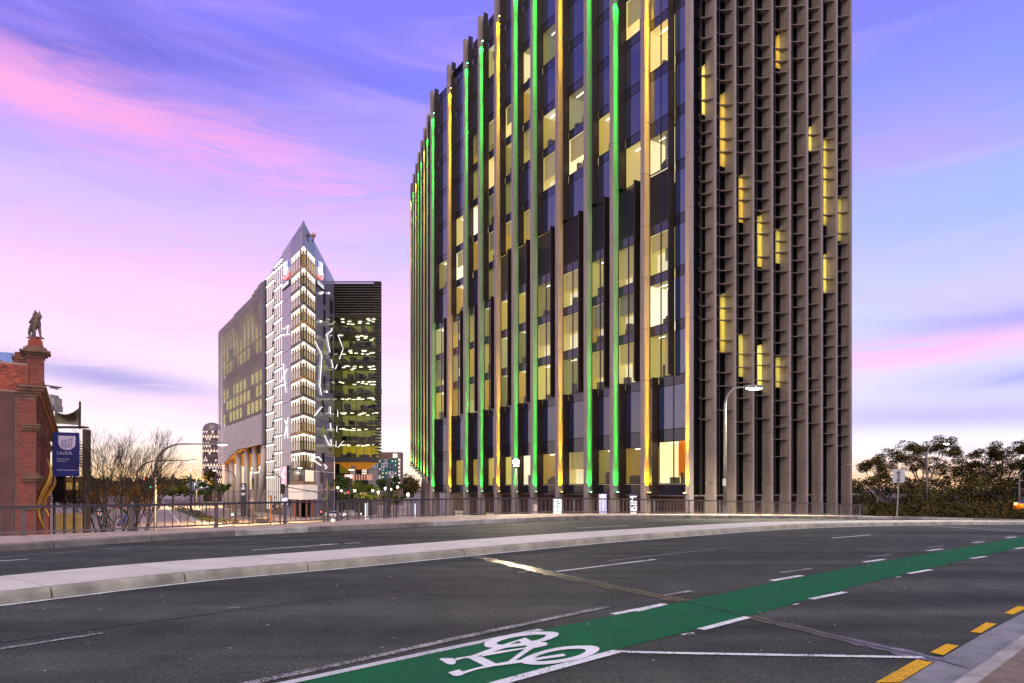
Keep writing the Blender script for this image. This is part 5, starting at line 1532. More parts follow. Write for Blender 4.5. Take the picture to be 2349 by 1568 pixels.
# ------------------------------------------------------------------ steel framed building with sail behind the sign
SD = 62.0
fb_ = thing('framed_building', 'dim steel framed building with slatted balconies and a taut fabric sail behind the blue sign', 'building', tuple(P(160, HZ, SD) * Vector((1, 1, 0)) + Vector((0, 0, LOW))) if 0 else (P(160, HZ, SD).x, SD, LOW))
steel = mat('dark_steel', (.035, .028, .024), .5, metal=.4, var=.3, scale=1)
olive = mat('sail_fabric', (.20, .175, .105), .8, var=.15, scale=.6)
lit_in = mat('lit_interior', lin(200, 170, 110), .7, var=.5, scale=.7, emit=lin(230, 180, 90), estr=.5)
def frame_box(u0, u1, v0, v1, d0, d1, m, nm):
    a, b = P(u0, v0, d0), P(u1, v1, d0); MB().box(a.x, b.x, d0, d1, b.z, a.z).build(nm, m, fb_)
for u in (122, 146, 168, 190): frame_box(u - 1.0, u + 1.0, 1000, 1225, SD, SD + .3, steel, 'post')
frame_box(189, 196, 985, 1225, SD - 1, SD - .2, mat('brown_column', (.075, .05, .036), .6, var=.4, scale=1.5), 'corner_column')
for v in (978, 1095, 1128, 1150): frame_box(118, 190, v, v + 3.5, SD - .3, SD + .6, steel, 'beam')
frame_box(118, 192, 1099, 1140, SD + 6, SD + 6.3, mat('brown_back_wall', lin(120, 95, 62), .7, var=.5, scale=.6, emit=lin(150, 110, 60), estr=.12), 'back_wall')  # brown wall given a faint glow
frame_box(140, 176, 1108, 1123, SD + 4, SD + 4.2, lit_in, 'lit_window')
frame_box(122, 150, 1178, 1222, SD + 6, SD + 6.2, mat('lit_yard_wall', lin(170, 140, 100), .7, var=.6, scale=1.2, emit=lin(200, 160, 100), estr=.28), 'yard_glow_panel')  # glowing sheets stand in for the lamp-lit yard
frame_box(153, 186, 1178, 1222, SD + 6, SD + 6.2, bpy.data.materials['lit_yard_wall'], 'yard_glow_panel')
for k in range(12): frame_box(122.5 + k * 2.1, 123.4 + k * 2.1, 1092, 1150, SD - .3, SD, steel, 'slat')
for k in range(9): frame_box(176 + 0, 189, 1020 + k * 6, 1022.4 + k * 6, SD - .7, SD - .55, olive, 'slat')
q = MB(); a, b, c, d = P(126, 942, SD + 3), P(183, 934, SD - 1), P(182, 976, SD - .5), P(124, 972, SD + 3); n = 8; vs = []
for i in range(n + 1):
    for j in range(n + 1):
        f, g = i / n, j / n; p = a.lerp(b, f).lerp(d.lerp(c, f), g); p.z -= .5 * 4 * f * (1 - f) * (1 - g); p.y += .8 * sin(pi * f) * sin(pi * g); vs.append(p)
q.add(vs, [(i * (n + 1) + j, i * (n + 1) + j + 1, (i + 1) * (n + 1) + j + 1, (i + 1) * (n + 1) + j) for i in range(n) for j in range(n)]).build('sail', olive, fb_, smooth=True)
MB().tube([P(183.5, 922, SD - 1.1), P(183, 985, SD - 1.1)], .09, 6).build('mast', steel, fb_)
gm_ = MB()
for (x, y, w_, h_) in ((112, 905, 5, 24), (118, 912, 6, 30), (113, 886, 3, 5), (122, 930, 4, 14)): a_, b_ = P(x, y, 56), P(x + w_, y + h_, 56); gm_.box(a_.x, b_.x, 56, 57, b_.z, a_.z)
gm_.build('roof_plant', mat('roof_plant_grey', (.30, .30, .30), .6, var=.3), fb_, kind='stuff')
MB().tube([P(100, 884, 50), P(141, 890, 50)], .05, 5).build('roof_antenna', steel, fb_)
# ================================================================== far buildings
lt = thing('lattice_tower', 'round domed building wrapped in a diamond lattice of glowing triangles beyond the louvred flank', 'building', (P(487, HZ, 330).x, 330, LOW))
c = P(487, HZ, 330); Rr_ = 4.3
lat_d = mat('lattice_metal', (.16, .12, .12), .5, metal=.3, var=.2, scale=.5)
lat_l = [glow('lattice_pane_gold', lin(250, 190, 70), .75), glow('lattice_pane_amber', lin(190, 120, 40), .55), mat('lattice_pane_dark', (.05, .035, .025), .4, var=.2)]
zt_ = P(487, 985, 330).z; zb_ = LOW
MB().lathe([(Rr_, zb_), (Rr_, zt_ - 1), (Rr_ * .93, zt_ + .8), (Rr_ * .72, zt_ + 2.1), (Rr_ * .35, zt_ + 2.9), (.2, zt_ + 3.1)], (c.x, c.y, 0), 28).build('drum', lat_d, lt, smooth=True)
rows, cols_ = 17, 20
tri = [MB(), MB(), MB()]
hz_ = (zt_ - 1 - (zb_ + 5)) / rows; rr_ = random.Random(2)
for i in range(rows):
    for k in range(cols_):
        a0 = 2 * pi * (k + .5 * (i % 2)) / cols_; a1 = a0 + 2 * pi / cols_ * .86; am = (a0 + a1) / 2; z0 = zb_ + 5 + i * hz_; R2 = Rr_ + .06
        p = lambda a, z: (c.x + R2 * cos(a), c.y + R2 * sin(a), z)
        up = i % 2
        w_ = 0 if (i % 4 == 3 or rr_.random() < .2) else (1 if rr_.random() < .6 else 2)
        tri[w_].add([p(a0, z0 + hz_ * .9), p(a1, z0 + hz_ * .9), p(am, z0 + hz_ * .12)] if not up else [p(a0, z0 + .1), p(a1, z0 + .1), p(am, z0 + hz_ * .88)], [(0, 1, 2)])
for t_, m in zip(tri, lat_l): t_.build('lattice_pane', m, lt, kind='stuff')

HD = 260.0
hot = thing('patchwork_building', 'apartment block clad in teal, white and grey patchwork panels with a lit roof mark', 'apartment block', (P(888, HZ, HD).x, HD, LOW))
a, b = P(845, 1040, HD), P(920, 1165, HD)
MB().box(a.x, b.x, HD + .1, HD + 5, LOW, P(0, 1038, HD).z).build('body', mat('brown_frame', (.15, .09, .065), .7, var=.2, scale=.2), hot)
cl = [mat('teal_panel', (.025, .16, .17), .4, var=.15), mat('pale_panel', (.44, .42, .48), .5, var=.1), mat('grey_panel', (.15, .15, .19), .5, var=.1), mat('blue_panel', (.08, .14, .22), .45, var=.1)]
wl_ = glow('room_lamp', (1, .80, .42), 2.5)
rr_ = random.Random(8)
for i in range(7):
    for k in range(9):
        u0 = 846 + k * 7.2; v0 = 1054 + i * 9.2
        p, q = P(u0, v0, HD), P(u0 + 7.0, v0 + 9.0, HD)
        MB().box(p.x, q.x, HD - .25, HD + .1, q.z, p.z).build('cladding_panel', cl[rr_.choices(range(4), (3, 3, 3, 4))[0]], hot)
        p, q = P(u0 + 1.4, v0 + 2.2, HD), P(u0 + 4.0, v0 + 6.2, HD)
        w_ = MB().box(p.x, q.x, HD - .33, HD - .2, q.z, p.z).build('window', dkwin, hot)
        if rr_.random() < .45: p, q = P(u0 + 3.0, v0 + 3.6, HD), P(u0 + 4.6, v0 + 5.2, HD); MB().box(p.x, q.x, HD - .45, HD - .34, q.z, p.z).build('lamp', wl_, w_)
for k in range(8):
    p, q = P(914, 1053 + k * 8.6, HD), P(918, 1058.5 + k * 8.6, HD); MB().box(p.x, q.x, HD - .1, HD + .08, q.z, p.z).build('corner_window', glow('corner_room', lin(235, 200, 170), .55) if k == 0 else bpy.data.materials['corner_room'], hot)
for y0, y1, x0, x1 in ((1042, 1045, 902, 911), (1047, 1050.5, 902, 911), (1045, 1048, 904, 911)):
    p, q = P(x0, y0, HD), P(x1, y1, HD); MB().box(p.x, q.x, HD - .5, HD - .2, q.z, p.z).build('roof_mark', glow('roof_mark_white', (1, .95, .9), 1.8) if y0 == 1042 else bpy.data.materials['roof_mark_white'], hot)
# low red-signed kiosk and striped awning in front of the dark wing
ks = thing('plaza_kiosk', 'low plaza kiosk with a red sign board and a striped cream awning', 'kiosk', (P(815, HZ, 165).x, 165, LOW))
p, q = P(788, 1112, 165), P(850, 1160, 165); MB().box(p.x, q.x, 165, 172, LOW, p.z).build('body', lw, ks)
p, q = P(791, 1089, 164), P(810, 1098.5, 164); MB().box(p.x, q.x, 163.8, 164.1, q.z, p.z).build('sign_board', glow('red_sign', lin(225, 50, 20), .8), ks)
p, q = P(793, 1098.5, 164), P(808, 1112, 164); MB().box(p.x, q.x, 164, 164.4, q.z, p.z).build('sign_base', dkwin, ks)
lr = MB()
for k in range(7): p, q = P(795 + k * 1.9, 1092.5, 163.7), P(796.3 + k * 1.9, 1095, 163.7); lr.box(p.x, q.x, 163.7, 163.78, q.z, p.z)
lr.build('letter', shield_w, ks, kind='stuff')
aw = [mat('awning_cream', lin(225, 170, 140), .7, var=.1), mat('awning_brown', lin(80, 45, 40), .7, var=.1)]
for k in range(14):
    p, q = P(811 + k * 3.0, 1089, 163.5), P(814 + k * 3.0, 1102, 163.5); MB().box(p.x, q.x - .02, 163.4, 165, q.z, p.z).build('awning_stripe', aw[0 if k > 9 else k % 2], ks)
for k in range(6): p, q = P(790 + k * 9, 1130, 164.8), P(797 + k * 9, 1140, 164.8); MB().box(p.x, q.x, 164.7, 164.9, q.z, p.z).build('lit_counter', lit_in, ks)
# ------------------------------------------------------------------ low ground: paving, carriageways, planted median
def ground_poly(name, px, h, m, kind='structure', z=LOW):
    pts = []
    for u, v in px:
        d = (EYE - z - h) * FPX / (v - HZ); pts.append(((u - CX) / FPX * d, d, z + h))
    o = MB().add(pts, [tuple(range(len(pts)))]).build(name, m, kind=kind); return o
ground_poly('pavement', [(455, 1150), (560, 1176), (640, 1196), (700, 1206), (780, 1206), (940, 1206), (940, 1145), (620, 1145), (520, 1140)], .06, pave_low)
ground_poly('street', [(250, 1230), (600, 1230), (620, 1196), (560, 1179), (455, 1153), (390, 1135), (330, 1135)], .03, mat('lamp_lit_asphalt', (.19, .135, .085), .55, var=.25, scale=.12, bump=.2, bscale=4))  # warmer copy of the street asphalt, lamplight put into its colour
lines = mat('street_paint', (.5, .47, .42), .6, var=.2)
for (a, b, w_) in (((395, 1152), (470, 1206), .16), ((372, 1150), (415, 1206), .14), ((470, 1152), (630, 1206), .18), ((500, 1160), (600, 1196), .12), ((640, 1200), (760, 1196), .25)):
    d0 = 6.5 * FPX / (a[1] - HZ); d1 = 6.5 * FPX / (b[1] - HZ)
    p, q = P(a[0], a[1], d0), P(b[0], b[1], d1); t = (q - p); t.z = 0; t.normalize(); o = Vector((-t.y, t.x, 0)) * w_
    MB().add([(p.x - o.x, p.y - o.y, LOW + .05), (p.x + o.x, p.y + o.y, LOW + .05), (q.x + o.x, q.y + o.y, LOW + .05), (q.x - o.x, q.y - o.y, LOW + .05)], [(0, 1, 2, 3)]).build('lane_line', lines, kind='structure')
ground_poly('planted_median', [(386, 1158), (402, 1158), (480, 1196), (540, 1205), (500, 1210), (440, 1196)], .10, kerb_mat)
# ------------------------------------------------------------------ foliage
def leaf_mat(name, c, c2, tr=.15):
    m = mat(name, c, .65, var=0)
    n, l = m.node_tree.nodes, m.node_tree.links; b = n['Principled BSDF']
    t = n.new('ShaderNodeTexCoord'); nz = n.new('ShaderNodeTexNoise'); nz.inputs['Scale'].default_value = .9; nz.inputs['Detail'].default_value = 6
    l.new(t.outputs['Object'], nz.inputs['Vector']); mx = n.new('ShaderNodeMix'); mx.data_type = 'RGBA'
    mr = n.new('ShaderNodeMapRange'); mr.inputs[1].default_value = .35; mr.inputs[2].default_value = .65; l.new(nz.outputs['Fac'], mr.inputs[0]); l.new(mr.outputs[0], mx.inputs[0])
    mx.inputs[6].default_value = c + (1,); mx.inputs[7].default_value = c2 + (1,); l.new(mx.outputs[2], b.inputs['Base Color'])
    b.inputs['IOR'].default_value = 1.12
    return m
gum_leaf = leaf_mat('gum_foliage', (.060, .060, .014), (.12, .070, .020))
gum_dark = leaf_mat('gum_foliage_dark', (.034, .038, .010), (.080, .050, .016))
garden_leaf = leaf_mat('garden_foliage', (.06, .11, .018), (.13, .15, .03))
street_leaf = leaf_mat('street_tree_foliage', (.04, .075, .018), (.08, .10, .025))
autumn_leaf = leaf_mat('autumn_foliage', (.10, .055, .012), (.20, .10, .02))
hedge_leaf = leaf_mat('hedge_foliage', (.035, .05, .014), (.08, .05, .02))
bark = mat('pale_bark', (.17, .125, .10), .85, var=.4, scale=3, bump=.4, bscale=12)
dark_bark = mat('dark_bark', (.035, .024, .017), .85, var=.4, scale=3)
def leaves(mb, c, rx, ry, rz, n, size, rn, shell=.35):
    for _ in range(n):
        while True:
            x, y, z = (rn.uniform(-1, 1) for _ in range(3)); q = x * x + y * y + z * z
            if shell * rn.random() < q <= 1: break
        p = Vector((c[0] + x * rx, c[1] + y * ry, c[2] + z * rz)); s = size * rn.uniform(.6, 1.4)
        a = Vector((rn.gauss(0, 1), rn.gauss(0, 1), rn.gauss(0, .6))).normalized(); b = a.cross(Vector((rn.gauss(0, 1), rn.gauss(0, 1), rn.gauss(0, 1)))).normalized()
        mb.add([p - a * s, p + b * s * .45, p + a * s, p - b * s * .45], [(0, 1, 2, 3)])
def limb(mb, tips, p, d, L, r, depth, rn, spread=.6, up=.15, taper=.62, n=5, minr=.008):
    q = p + d * L * .5 + Vector((rn.gauss(0, 1), rn.gauss(0, 1), rn.gauss(0, 1))) * L * .06; e = p + d * L
    mb.tube([p, q, e], [r, r * .85, r * .72], n if r > .03 else 3, cap=False)
    if depth == 0 or r * taper < minr: tips.append((e, d)); return
    for k in range(rn.choice((2, 2, 3))):
        nd = (d + Vector((rn.gauss(0, spread), rn.gauss(0, spread), rn.gauss(0, spread * .7))) + Vector((0, 0, up))).normalized()
        limb(mb, tips, e, nd, L * rn.uniform(.66, .9), r * taper * rn.uniform(.85, 1.1), depth - 1, rn, spread, up, taper, n, minr)
def gum(label, u, d, base, blobs, dens_, leaf, seed, group, size=.16, trunk_r=.22):
    rn = random.Random(seed); b0 = P(u, HZ, d); b0.z = base
    t = thing('gum_tree', label, 'tree', tuple(b0), group=group)
    tk = MB(); cr = MB()
    fork = b0 + Vector((rn.uniform(-.3, .3), 0, 2.0))
    tk.tube([b0, b0.lerp(fork, .5) + Vector((rn.uniform(-.2, .2), 0, 0)), fork], [trunk_r, trunk_r * .85, trunk_r * .75], 8)
    for (bu, bv, rx, rz) in blobs:
        c = P(bu, bv, d + rn.uniform(-2.5, 2.5)); k = d / FPX; rxm, rzm = rx * k, rz * k
        mid = fork.lerp(c, .55) + Vector((rn.uniform(-.4, .4), rn.uniform(-.4, .4), -.2 * rzm))
        tk.tube([fork, mid, c - Vector((0, 0, rzm * .2))], [trunk_r * .55, trunk_r * .33, trunk_r * .14], 6)
        for _ in range(4): tk.tube([mid, c + Vector((rn.uniform(-1, 1) * rxm * .8, rn.uniform(-1, 1) * rxm * .6, rn.uniform(-.5, .8) * rzm))], [trunk_r * .2, .02], 4)
        for _ in range(max(5, int(rxm * rzm * 9))):               # sub-clumps with air between them
            a = rn.uniform(0, 2 * pi); q = sqrt(rn.random())
            cc = c + Vector((cos(a) * q * rxm, rn.uniform(-.8, .8) * rxm, sin(a) * q * rzm)); r_ = rn.uniform(.28, .62)
            leaves(cr, cc, r_ * 1.45, r_ * 1.3, r_ * .85, int(dens_ * r_ * r_ * 330), size, rn)
    tk.build('trunk', bark, t, smooth=True); cr.build('crown', leaf, t)
    return t
GB = -1.4
gg = 'gum trees on the far side of the road'
gum('broad gum tree with an open rounded crown behind the street lamp on the right', 2118, 92, GB, [(2075, 1033, 40, 20), (2125, 1020, 45, 18), (2172, 1024, 38, 20), (2190, 1055, 22, 26), (2045, 1062, 32, 18), (2095, 1062, 36, 16), (2150, 1072, 36, 20), (2020, 1082, 26, 16), (2195, 1090, 24, 16)], 1.5, gum_leaf, 21, gg, .115)
gum('small leaning gum tree with tufted crown nearest the tower end wall', 2010, 84, GB, [(1993, 1063, 10, 5), (2012, 1058, 8, 5), (1985, 1074, 7, 6), (2014, 1092, 22, 14), (1990, 1104, 20, 12)], 1.7, gum_leaf, 22, gg, .115, .14)
gum('large dark gum tree running out of the right edge of the picture', 2290, 88, GB, [(2258, 1052, 32, 22), (2300, 1036, 40, 18), (2345, 1030, 34, 20), (2385, 1032, 34, 26), (2320, 1072, 44, 22), (2370, 1078, 40, 30), (2262, 1088, 26, 18)], 1.8, gum_dark, 23, gg, .115)
gum('slender gum tree standing between the two large crowns on the right', 2225, 100, GB, [(2222, 1062, 17, 12), (2240, 1078, 18, 14), (2218, 1090, 20, 14)], 1.6, gum_leaf, 24, gg, .115, .14)
gum('gum tree beyond the right edge of the picture', 2420, 80, GB, [(2400, 1050, 40, 28), (2450, 1060, 40, 30)], 1.6, gum_dark, 26, gg, .16)
# undergrowth as one mass
rn = random.Random(31); ug = MB()
for _ in range(560):
    f_ = rn.random(); u = rn.uniform(1945, 2480); d = 66 + 44 * f_; p = P(u, HZ, d); p.z = -1.9 + 1.2 * f_ + rn.uniform(.1, .5) + (rn.random() ** 1.5 * 3.4 if d > 84 else rn.random() * .5); r_ = rn.uniform(.6, 1.25)
    leaves(ug, p, r_ * 1.4, r_, r_ * .8, int(95 * r_), .17, rn)
tag(ug.build('undergrowth', gum_dark), 'dark scrub filling the ground below the gum trees', 'scrub', kind='stuff')
bank = MB(); bank.add([(P(1935, HZ, 64).x, 64, -2.0), (P(2900, HZ, 64).x, 64, -2.0), (P(2900, HZ, 125).x, 125, -.3), (P(1900, HZ, 125).x, 125, -.3), (P(1935, HZ, 64).x, 64, LOW), (P(2900, HZ, 64).x, 64, LOW)], [(0, 1, 2, 3), (4, 5, 1, 0)])
bank.build('verge', mat('dry_verge', (.035, .024, .013), .9, var=.4, scale=.3, bump=.3, bscale=4), kind='structure')
rn = random.Random(40); far = MB()
for _ in range(260):
    u = rn.choice((rn.uniform(150, 480), rn.uniform(150, 480), rn.uniform(915, 945))); d = rn.uniform(300, 420); r_ = rn.uniform(2.5, 6)
    leaves(far, P(u, rn.uniform(1108, 1126), d), r_, r_, r_ * rn.uniform(.5, 1.0), 60, .9, rn)
tag(far.build('far_trees', gum_dark), 'distant line of dark trees along the end of the street', 'trees', kind='stuff')
# bare street tree and its half-leafed neighbour
def bare(label, u, d, height, seed, leaf=None, spread=.34, depth=7, nl=0, g='street trees beyond the railing'):
    rn = random.Random(seed); b0 = P(u, HZ, d); b0.z = LOW
    t = thing('street_tree', label, 'tree', tuple(b0), group=g)
    tk = MB(); tips = []
    tk.tube([b0, b0 + Vector((.05, 0, height * .16))], [.16, .13], 8)
    for k in range(6):
        a = 2 * pi * k / 6 + rn.random(); limb(tk, tips, b0 + Vector((.04, 0, height * .15)), Vector((cos(a) * .42, sin(a) * .42, 1)).normalized(), height * .20, .075, depth, rn, spread, .14, .70, 5, .004)
    tk.build('branches', dark_bark, t)
    if leaf:
        lf = MB()
        for p, dd in tips:
            if p.z < LOW + height * .75: leaves(lf, p, .3, .3, .3, nl, .07, rn)
        if lf.v: lf.build('leaf_clumps', leaf, t)
    return t
bare('tall leafless tree with fine upswept twigs between the blue sign and the arched lamp', 272, 46, 10.5, 51, None, .27)
bare('lower tree with a few orange leaves behind the leafless tree', 322, 62, 8.8, 52, autumn_leaf, .34, 6, 14)
bare('dark twiggy tree beside the framed building', 230, 66, 8.2, 53, autumn_leaf, .34, 6, 14)
def bushy(label, u, v, d, rx, rz, leaf, seed, nm='street_tree', g=None, base=LOW, dens_=1.0, size=.16):
    rn = random.Random(seed); c = P(u, v, d); b0 = Vector((c.x, c.y, base)); k = d / FPX
    t = thing(nm, label, 'tree', tuple(b0), group=g); tk = MB(); cr = MB()
    tk.tube([b0, Vector((c.x + .1, c.y, (base + c.z) / 2)), c], [.16, .12, .05], 7)
    for _ in range(16):
        a = rn.uniform(0, 2 * pi); q = sqrt(rn.random()); cc = c + Vector((cos(a) * q * rx * k, rn.uniform(-1, 1) * rx * k, sin(a) * q * rz * k)); r_ = rn.uniform(.5, 1.0) * rz * k * .5
        tk.tube([Vector((c.x, c.y, c.z - rz * k * .6)), cc], [.05, .012], 4); leaves(cr, cc, r_ * 1.2, r_ * 1.2, r_, int(90 * dens_), size, rn)
    tk.build('trunk', dark_bark, t); cr.build('crown', leaf, t); return t
sg_ = 'small green trees on the campus street'
bushy('yellow green tree in the street median beside the pointed pole', 395, 1118, 190, 26, 14, garden_leaf, 61, g=sg_, size=.3)
bushy('dark green tree left of the pale columns', 473, 1120, 175, 16, 12, street_leaf, 62, g=sg_, size=.25)
bushy('dark green tree before the first pale columns', 513, 1122, 160, 18, 10, street_leaf, 63, g=sg_, size=.25)
bushy('tree just below the lattice tower', 489, 1098, 240, 14, 20, gum_dark, 64, g=sg_, size=.4)
gg2 = 'plaza garden trees below the set-back office box'
for i, (u, v, d, rx, rz, lab) in enumerate([(783, 1108, 138, 17, 16, 'green plaza tree against the grey panel wall'), (822, 1118, 130, 16, 12, 'bright plaza tree right of the red sign'), (850, 1126, 120, 16, 12, 'lamp lit plaza tree in the middle of the garden'), (880, 1113, 135, 16, 12, 'plaza tree below the patchwork building'),
        (908, 1112, 128, 15, 14, 'plaza tree nearest the patchwork corner'), (840, 1140, 112, 22, 10, 'low spreading plaza tree behind the railing'), (902, 1142, 112, 22, 11, 'low plaza tree beside the tower columns'), (797, 1136, 118, 16, 9, 'small plaza tree near the white ground lamps')]):
    bushy(lab, u, v, d, rx, rz, garden_leaf if i in (1, 2, 5) else street_leaf, 70 + i, 'plaza_tree', gg2, size=.2)
# planted median hedge, one shrub after another
rn = random.Random(81)
for k in range(11):
    f = k / 10; v = 1161 + 38 * f; u = 394 + 86 * f; d = 6.5 * FPX / (v - HZ) ; p = P(u, v, d); p.z = LOW
    t = thing('median_shrub', ['smallest and farthest','second farthest','third farthest','fourth farthest','fifth farthest','middle','sixth nearest','fifth nearest','fourth nearest','third nearest','second nearest'][k] + ' clipped shrub in the row planted along the street median', 'shrub', tuple(p), group='row of shrubs in the street median')
    m_ = MB(); leaves(m_, p + Vector((0, 0, .5)), 1.6 + 1.6 * (1 - f), 2.0, .55, 160, .22, rn); m_.build('leaf_mass', hedge_leaf, t)
for u, v in ((505, 1201), (530, 1203)):
    d = 6.5 * FPX / (v - HZ); p = P(u, v, d); p.z = LOW
    t = thing('median_shrub', 'clipped shrub at the near end of the street median, ' + ('left one' if u < 520 else 'right one'), 'shrub', tuple(p), group='row of shrubs in the street median')
    m_ = MB(); leaves(m_, p + Vector((0, 0, .45)), 1.5, 1.5, .5, 160, .2, rn); m_.build('leaf_mass', hedge_leaf, t)
# ================================================================== lamps, poles, signals
galv = mat('galvanised_steel', (.20, .19, .17), .45, metal=.5, var=.2, scale=3)
pole_dark = mat('dark_pole_paint', (.035, .03, .028), .45, metal=.2, var=.2)
lamp_warm = glow('lamp_lens_warm', (1, .86, .60), 9); lamp_white = glow('lamp_lens_white', (1, 1, .92), 60)
def arc_lamp(label, u, vtop, d, base, u_end, v_end, r, m, lens, power, col, group='street lamps with arched arms', bend=.30, size=.30, lit=True):
    """a tapered pole that curves over into an arm with a flat luminaire"""
    b = P(u, HZ, d); b.z = base; top = P(u, vtop, d); e = P(u_end, v_end, d)
    t = thing('street_lamp', label, 'street lamp', tuple(b), group=group)
    dx = e.x - top.x; rise = e.z - top.z; pts = [b, b.lerp(top, .5), top]
    for k in range(1, 9):
        a = pi / 2 * k / 8; pts.append(Vector((top.x + dx * bend * (1 - cos(a)), top.y, top.z + rise * sin(a))))
    pts.append(e)
    rr = [r * 1.25, r * 1.1, r] + [r * (1 - .05 * k) for k in range(1, 9)] + [r * .45]
    MB().tube(pts, rr, 10).build('pole', m, t, smooth=True)
    MB().lathe([(r * 2.2, 0), (r * 2.2, .04), (r * 1.4, .06), (r * 1.4, .5)], tuple(b), 10).build('base', m, t)
    sg = 1 if dx > 0 else -1; h = MB(); L = size * 2.0
    h.ball(e + Vector((sg * L * .4, 0, .03)), L * .62, size * .42, size * .24, 12, 6); ho = h.build('luminaire', m, t, smooth=True)
    MB().ball(e + Vector((sg * L * .42, 0, -.06)), L * .46, size * .34, size * .20, 12, 6).build('lens', lens, ho, smooth=True)
    if power: lamp('lamp_light', 'SPOT', e + Vector((sg * L * .42, 0, -.32)), power, col, t, radius=.2, aim=e + Vector((sg * L * .42, 0.01, -5)), spot=R(150), blend=.6)
    return t
W_ = (1, .66, .32)
arc_lamp('tall arched lamp with a long arm crossing in front of the pale columns', 356, 1076, 54, LOW, 500, 1019, .10, galv, lamp_warm, 32000, W_, bend=.42, size=.42)
arc_lamp('arched lamp with a long thin arm behind the leafless tree', 314, 1092, 84, LOW, 436, 1057, .10, pole_dark, lamp_warm, 60000, W_, bend=.40, size=.40)
arc_lamp('slender arched lamp in front of the pale columns', 540, 1098, 128, LOW, 497, 1079, .09, pole_dark, lamp_warm, 18000, W_, bend=.6, size=.42)
arc_lamp('slender arched lamp beside the pointed corner', 643, 1100, 126, LOW, 592, 1083.5, .09, pole_dark, lamp_warm, 18000, W_, bend=.6, size=.42)
arc_lamp('slender arched lamp beside the grey panel wall', 742, 1096, 122, LOW, 693, 1073.5, .09, pole_dark, lamp_warm, 18000, W_, bend=.55, size=.45)
arc_lamp('slender arched lamp standing in the plaza garden', 886, 1094, 104, LOW, 812, 1077, .08, pole_dark, lamp_warm, 9000, W_, bend=.4, size=.45)
arc_lamp('faint far lamp down the street with its arm to the left', 451, 1096, 240, LOW, 412, 1077, .09, galv, lamp_warm, 0, W_, bend=.5, size=.5)
arc_lamp('faint far lamp down the street near the lattice tower', 466, 1098, 235, LOW, 440, 1078.5, .09, galv, lamp_warm, 90000, W_, bend=.6, size=.5)
arc_lamp('bright arched lamp on the far footpath in front of the louvred tower face', 1663, 935, 43.5, -.1, 1712, 889, .085, galv, lamp_white, 13000, (1, .90, .62), bend=.75, size=.56)
arc_lamp('arched lamp in front of the broad gum tree', 2126, 1046, 84, -1.2, 2166, 1018, .10, galv, lamp_white, 900, (1, .95, .80), bend=.7, size=.36)
arc_lamp('arched lamp at the right edge of the picture', 2338, 1096, 80, -1.2, 2392, 1076, .10, galv, lamp_white, 600, (1, .95, .80), bend=.6, size=.36)
nt = bpy.data.objects.get('street_lamp.008')
b = P(1659.5, 1108, 43.5); MB().box(b.x - .10, b.x + .10, 43.3, 43.32, b.z - .2, b.z + .25).build('notice_plate', mat('notice_white', (.55, .53, .5), .5, var=.1), nt)
# lamp with a globe in front of the lit fins
gl0 = thing('globe_lamp', 'glaring white globe lamp on a post in front of the green and yellow fins', 'street lamp', (P(1184, HZ, 41).x, 41, LOW))
c = P(1184, 1060.5, 41)
MB().tube([(c.x, 41, LOW), (c.x, 41, c.z - .22)], [.07, .05], 8).build('pole', pole_dark, gl0)
MB().box(c.x - .16, c.x + .16, 40.86, 41.14, c.z - .26, c.z - .20).build('collar', pole_dark, gl0)
MB().ball(c, .19, n=14, m=8).build('globe', glow('globe_glass', (1, .96, .82), 28), gl0, smooth=True)
lamp('globe_light', 'POINT', c + Vector((0, -.32, .05)), 3600, (1, .82, .5), gl0, radius=.08)
# ground spotlight seen under the rail
g2 = thing('ground_lamp', 'small glaring orange lamp low behind the railing', 'lamp', tuple(P(764, 1196, 40)))
c = P(764, 1195.5, 34.0)
MB().ball(c, .085, n=10, m=6).build('lens', glow('orange_lens', (1, .62, .18), 22), g2); MB().tube([c + Vector((0, .1, -.1)), (c.x, c.y + .1, LOW)], .04, 6).build('stem', pole_dark, g2)
lamp('low_light', 'POINT', c + Vector((0, -.12, .03)), 90, (1, .7, .35), g2, radius=.05)
# pointed tram poles
gp = 'dark tram poles with pointed tops'
def tram_pole(label, u, vtop, d, w=.16):
    b = P(u, HZ, d); b.z = LOW; t_ = P(u, vtop, d)
    t = thing('tram_pole', label, 'pole', tuple(b), group=gp)
    MB().lathe([(w * 1.3, 0), (w * 1.3, .6), (w, .65), (w, t_.z - LOW - 1.0), (w * .9, t_.z - LOW - .95), (.02, t_.z - LOW)], tuple(b), 8).build('shaft', pole_dark, t)
    MB().lathe([(w * 1.18, 0), (w * 1.18, .16)], (b.x, b.y, LOW + (t_.z - LOW) * .45), 8).build('collar', galv, t)
    return t
for u, v, d, w, lab in [(437.6, 1085, 180, .28, 'tram pole standing in the street median hedge'), (495.7, 1086, 138, .25, 'tram pole in front of the louvred flank'), (580, 1089, 132, .24, 'tram pole between the pale columns'), (752, 1086, 124, .23, 'tram pole at the corner of the grey panel wall'),
                       (892, 1085, 66, .20, 'thick tram pole in the plaza garden'), (969.6, 1090, 58, .17, 'tram pole just left of the lit fins'), (397, 1086, 210, .25, 'distant tram pole beside the yellow green tree'), (365, 1087, 220, .22, 'distant tram pole close to the arched lamp'), (345, 1090, 260, .22, 'farthest tram pole of the street')]:
    tram_pole(lab, u, v, d, w)
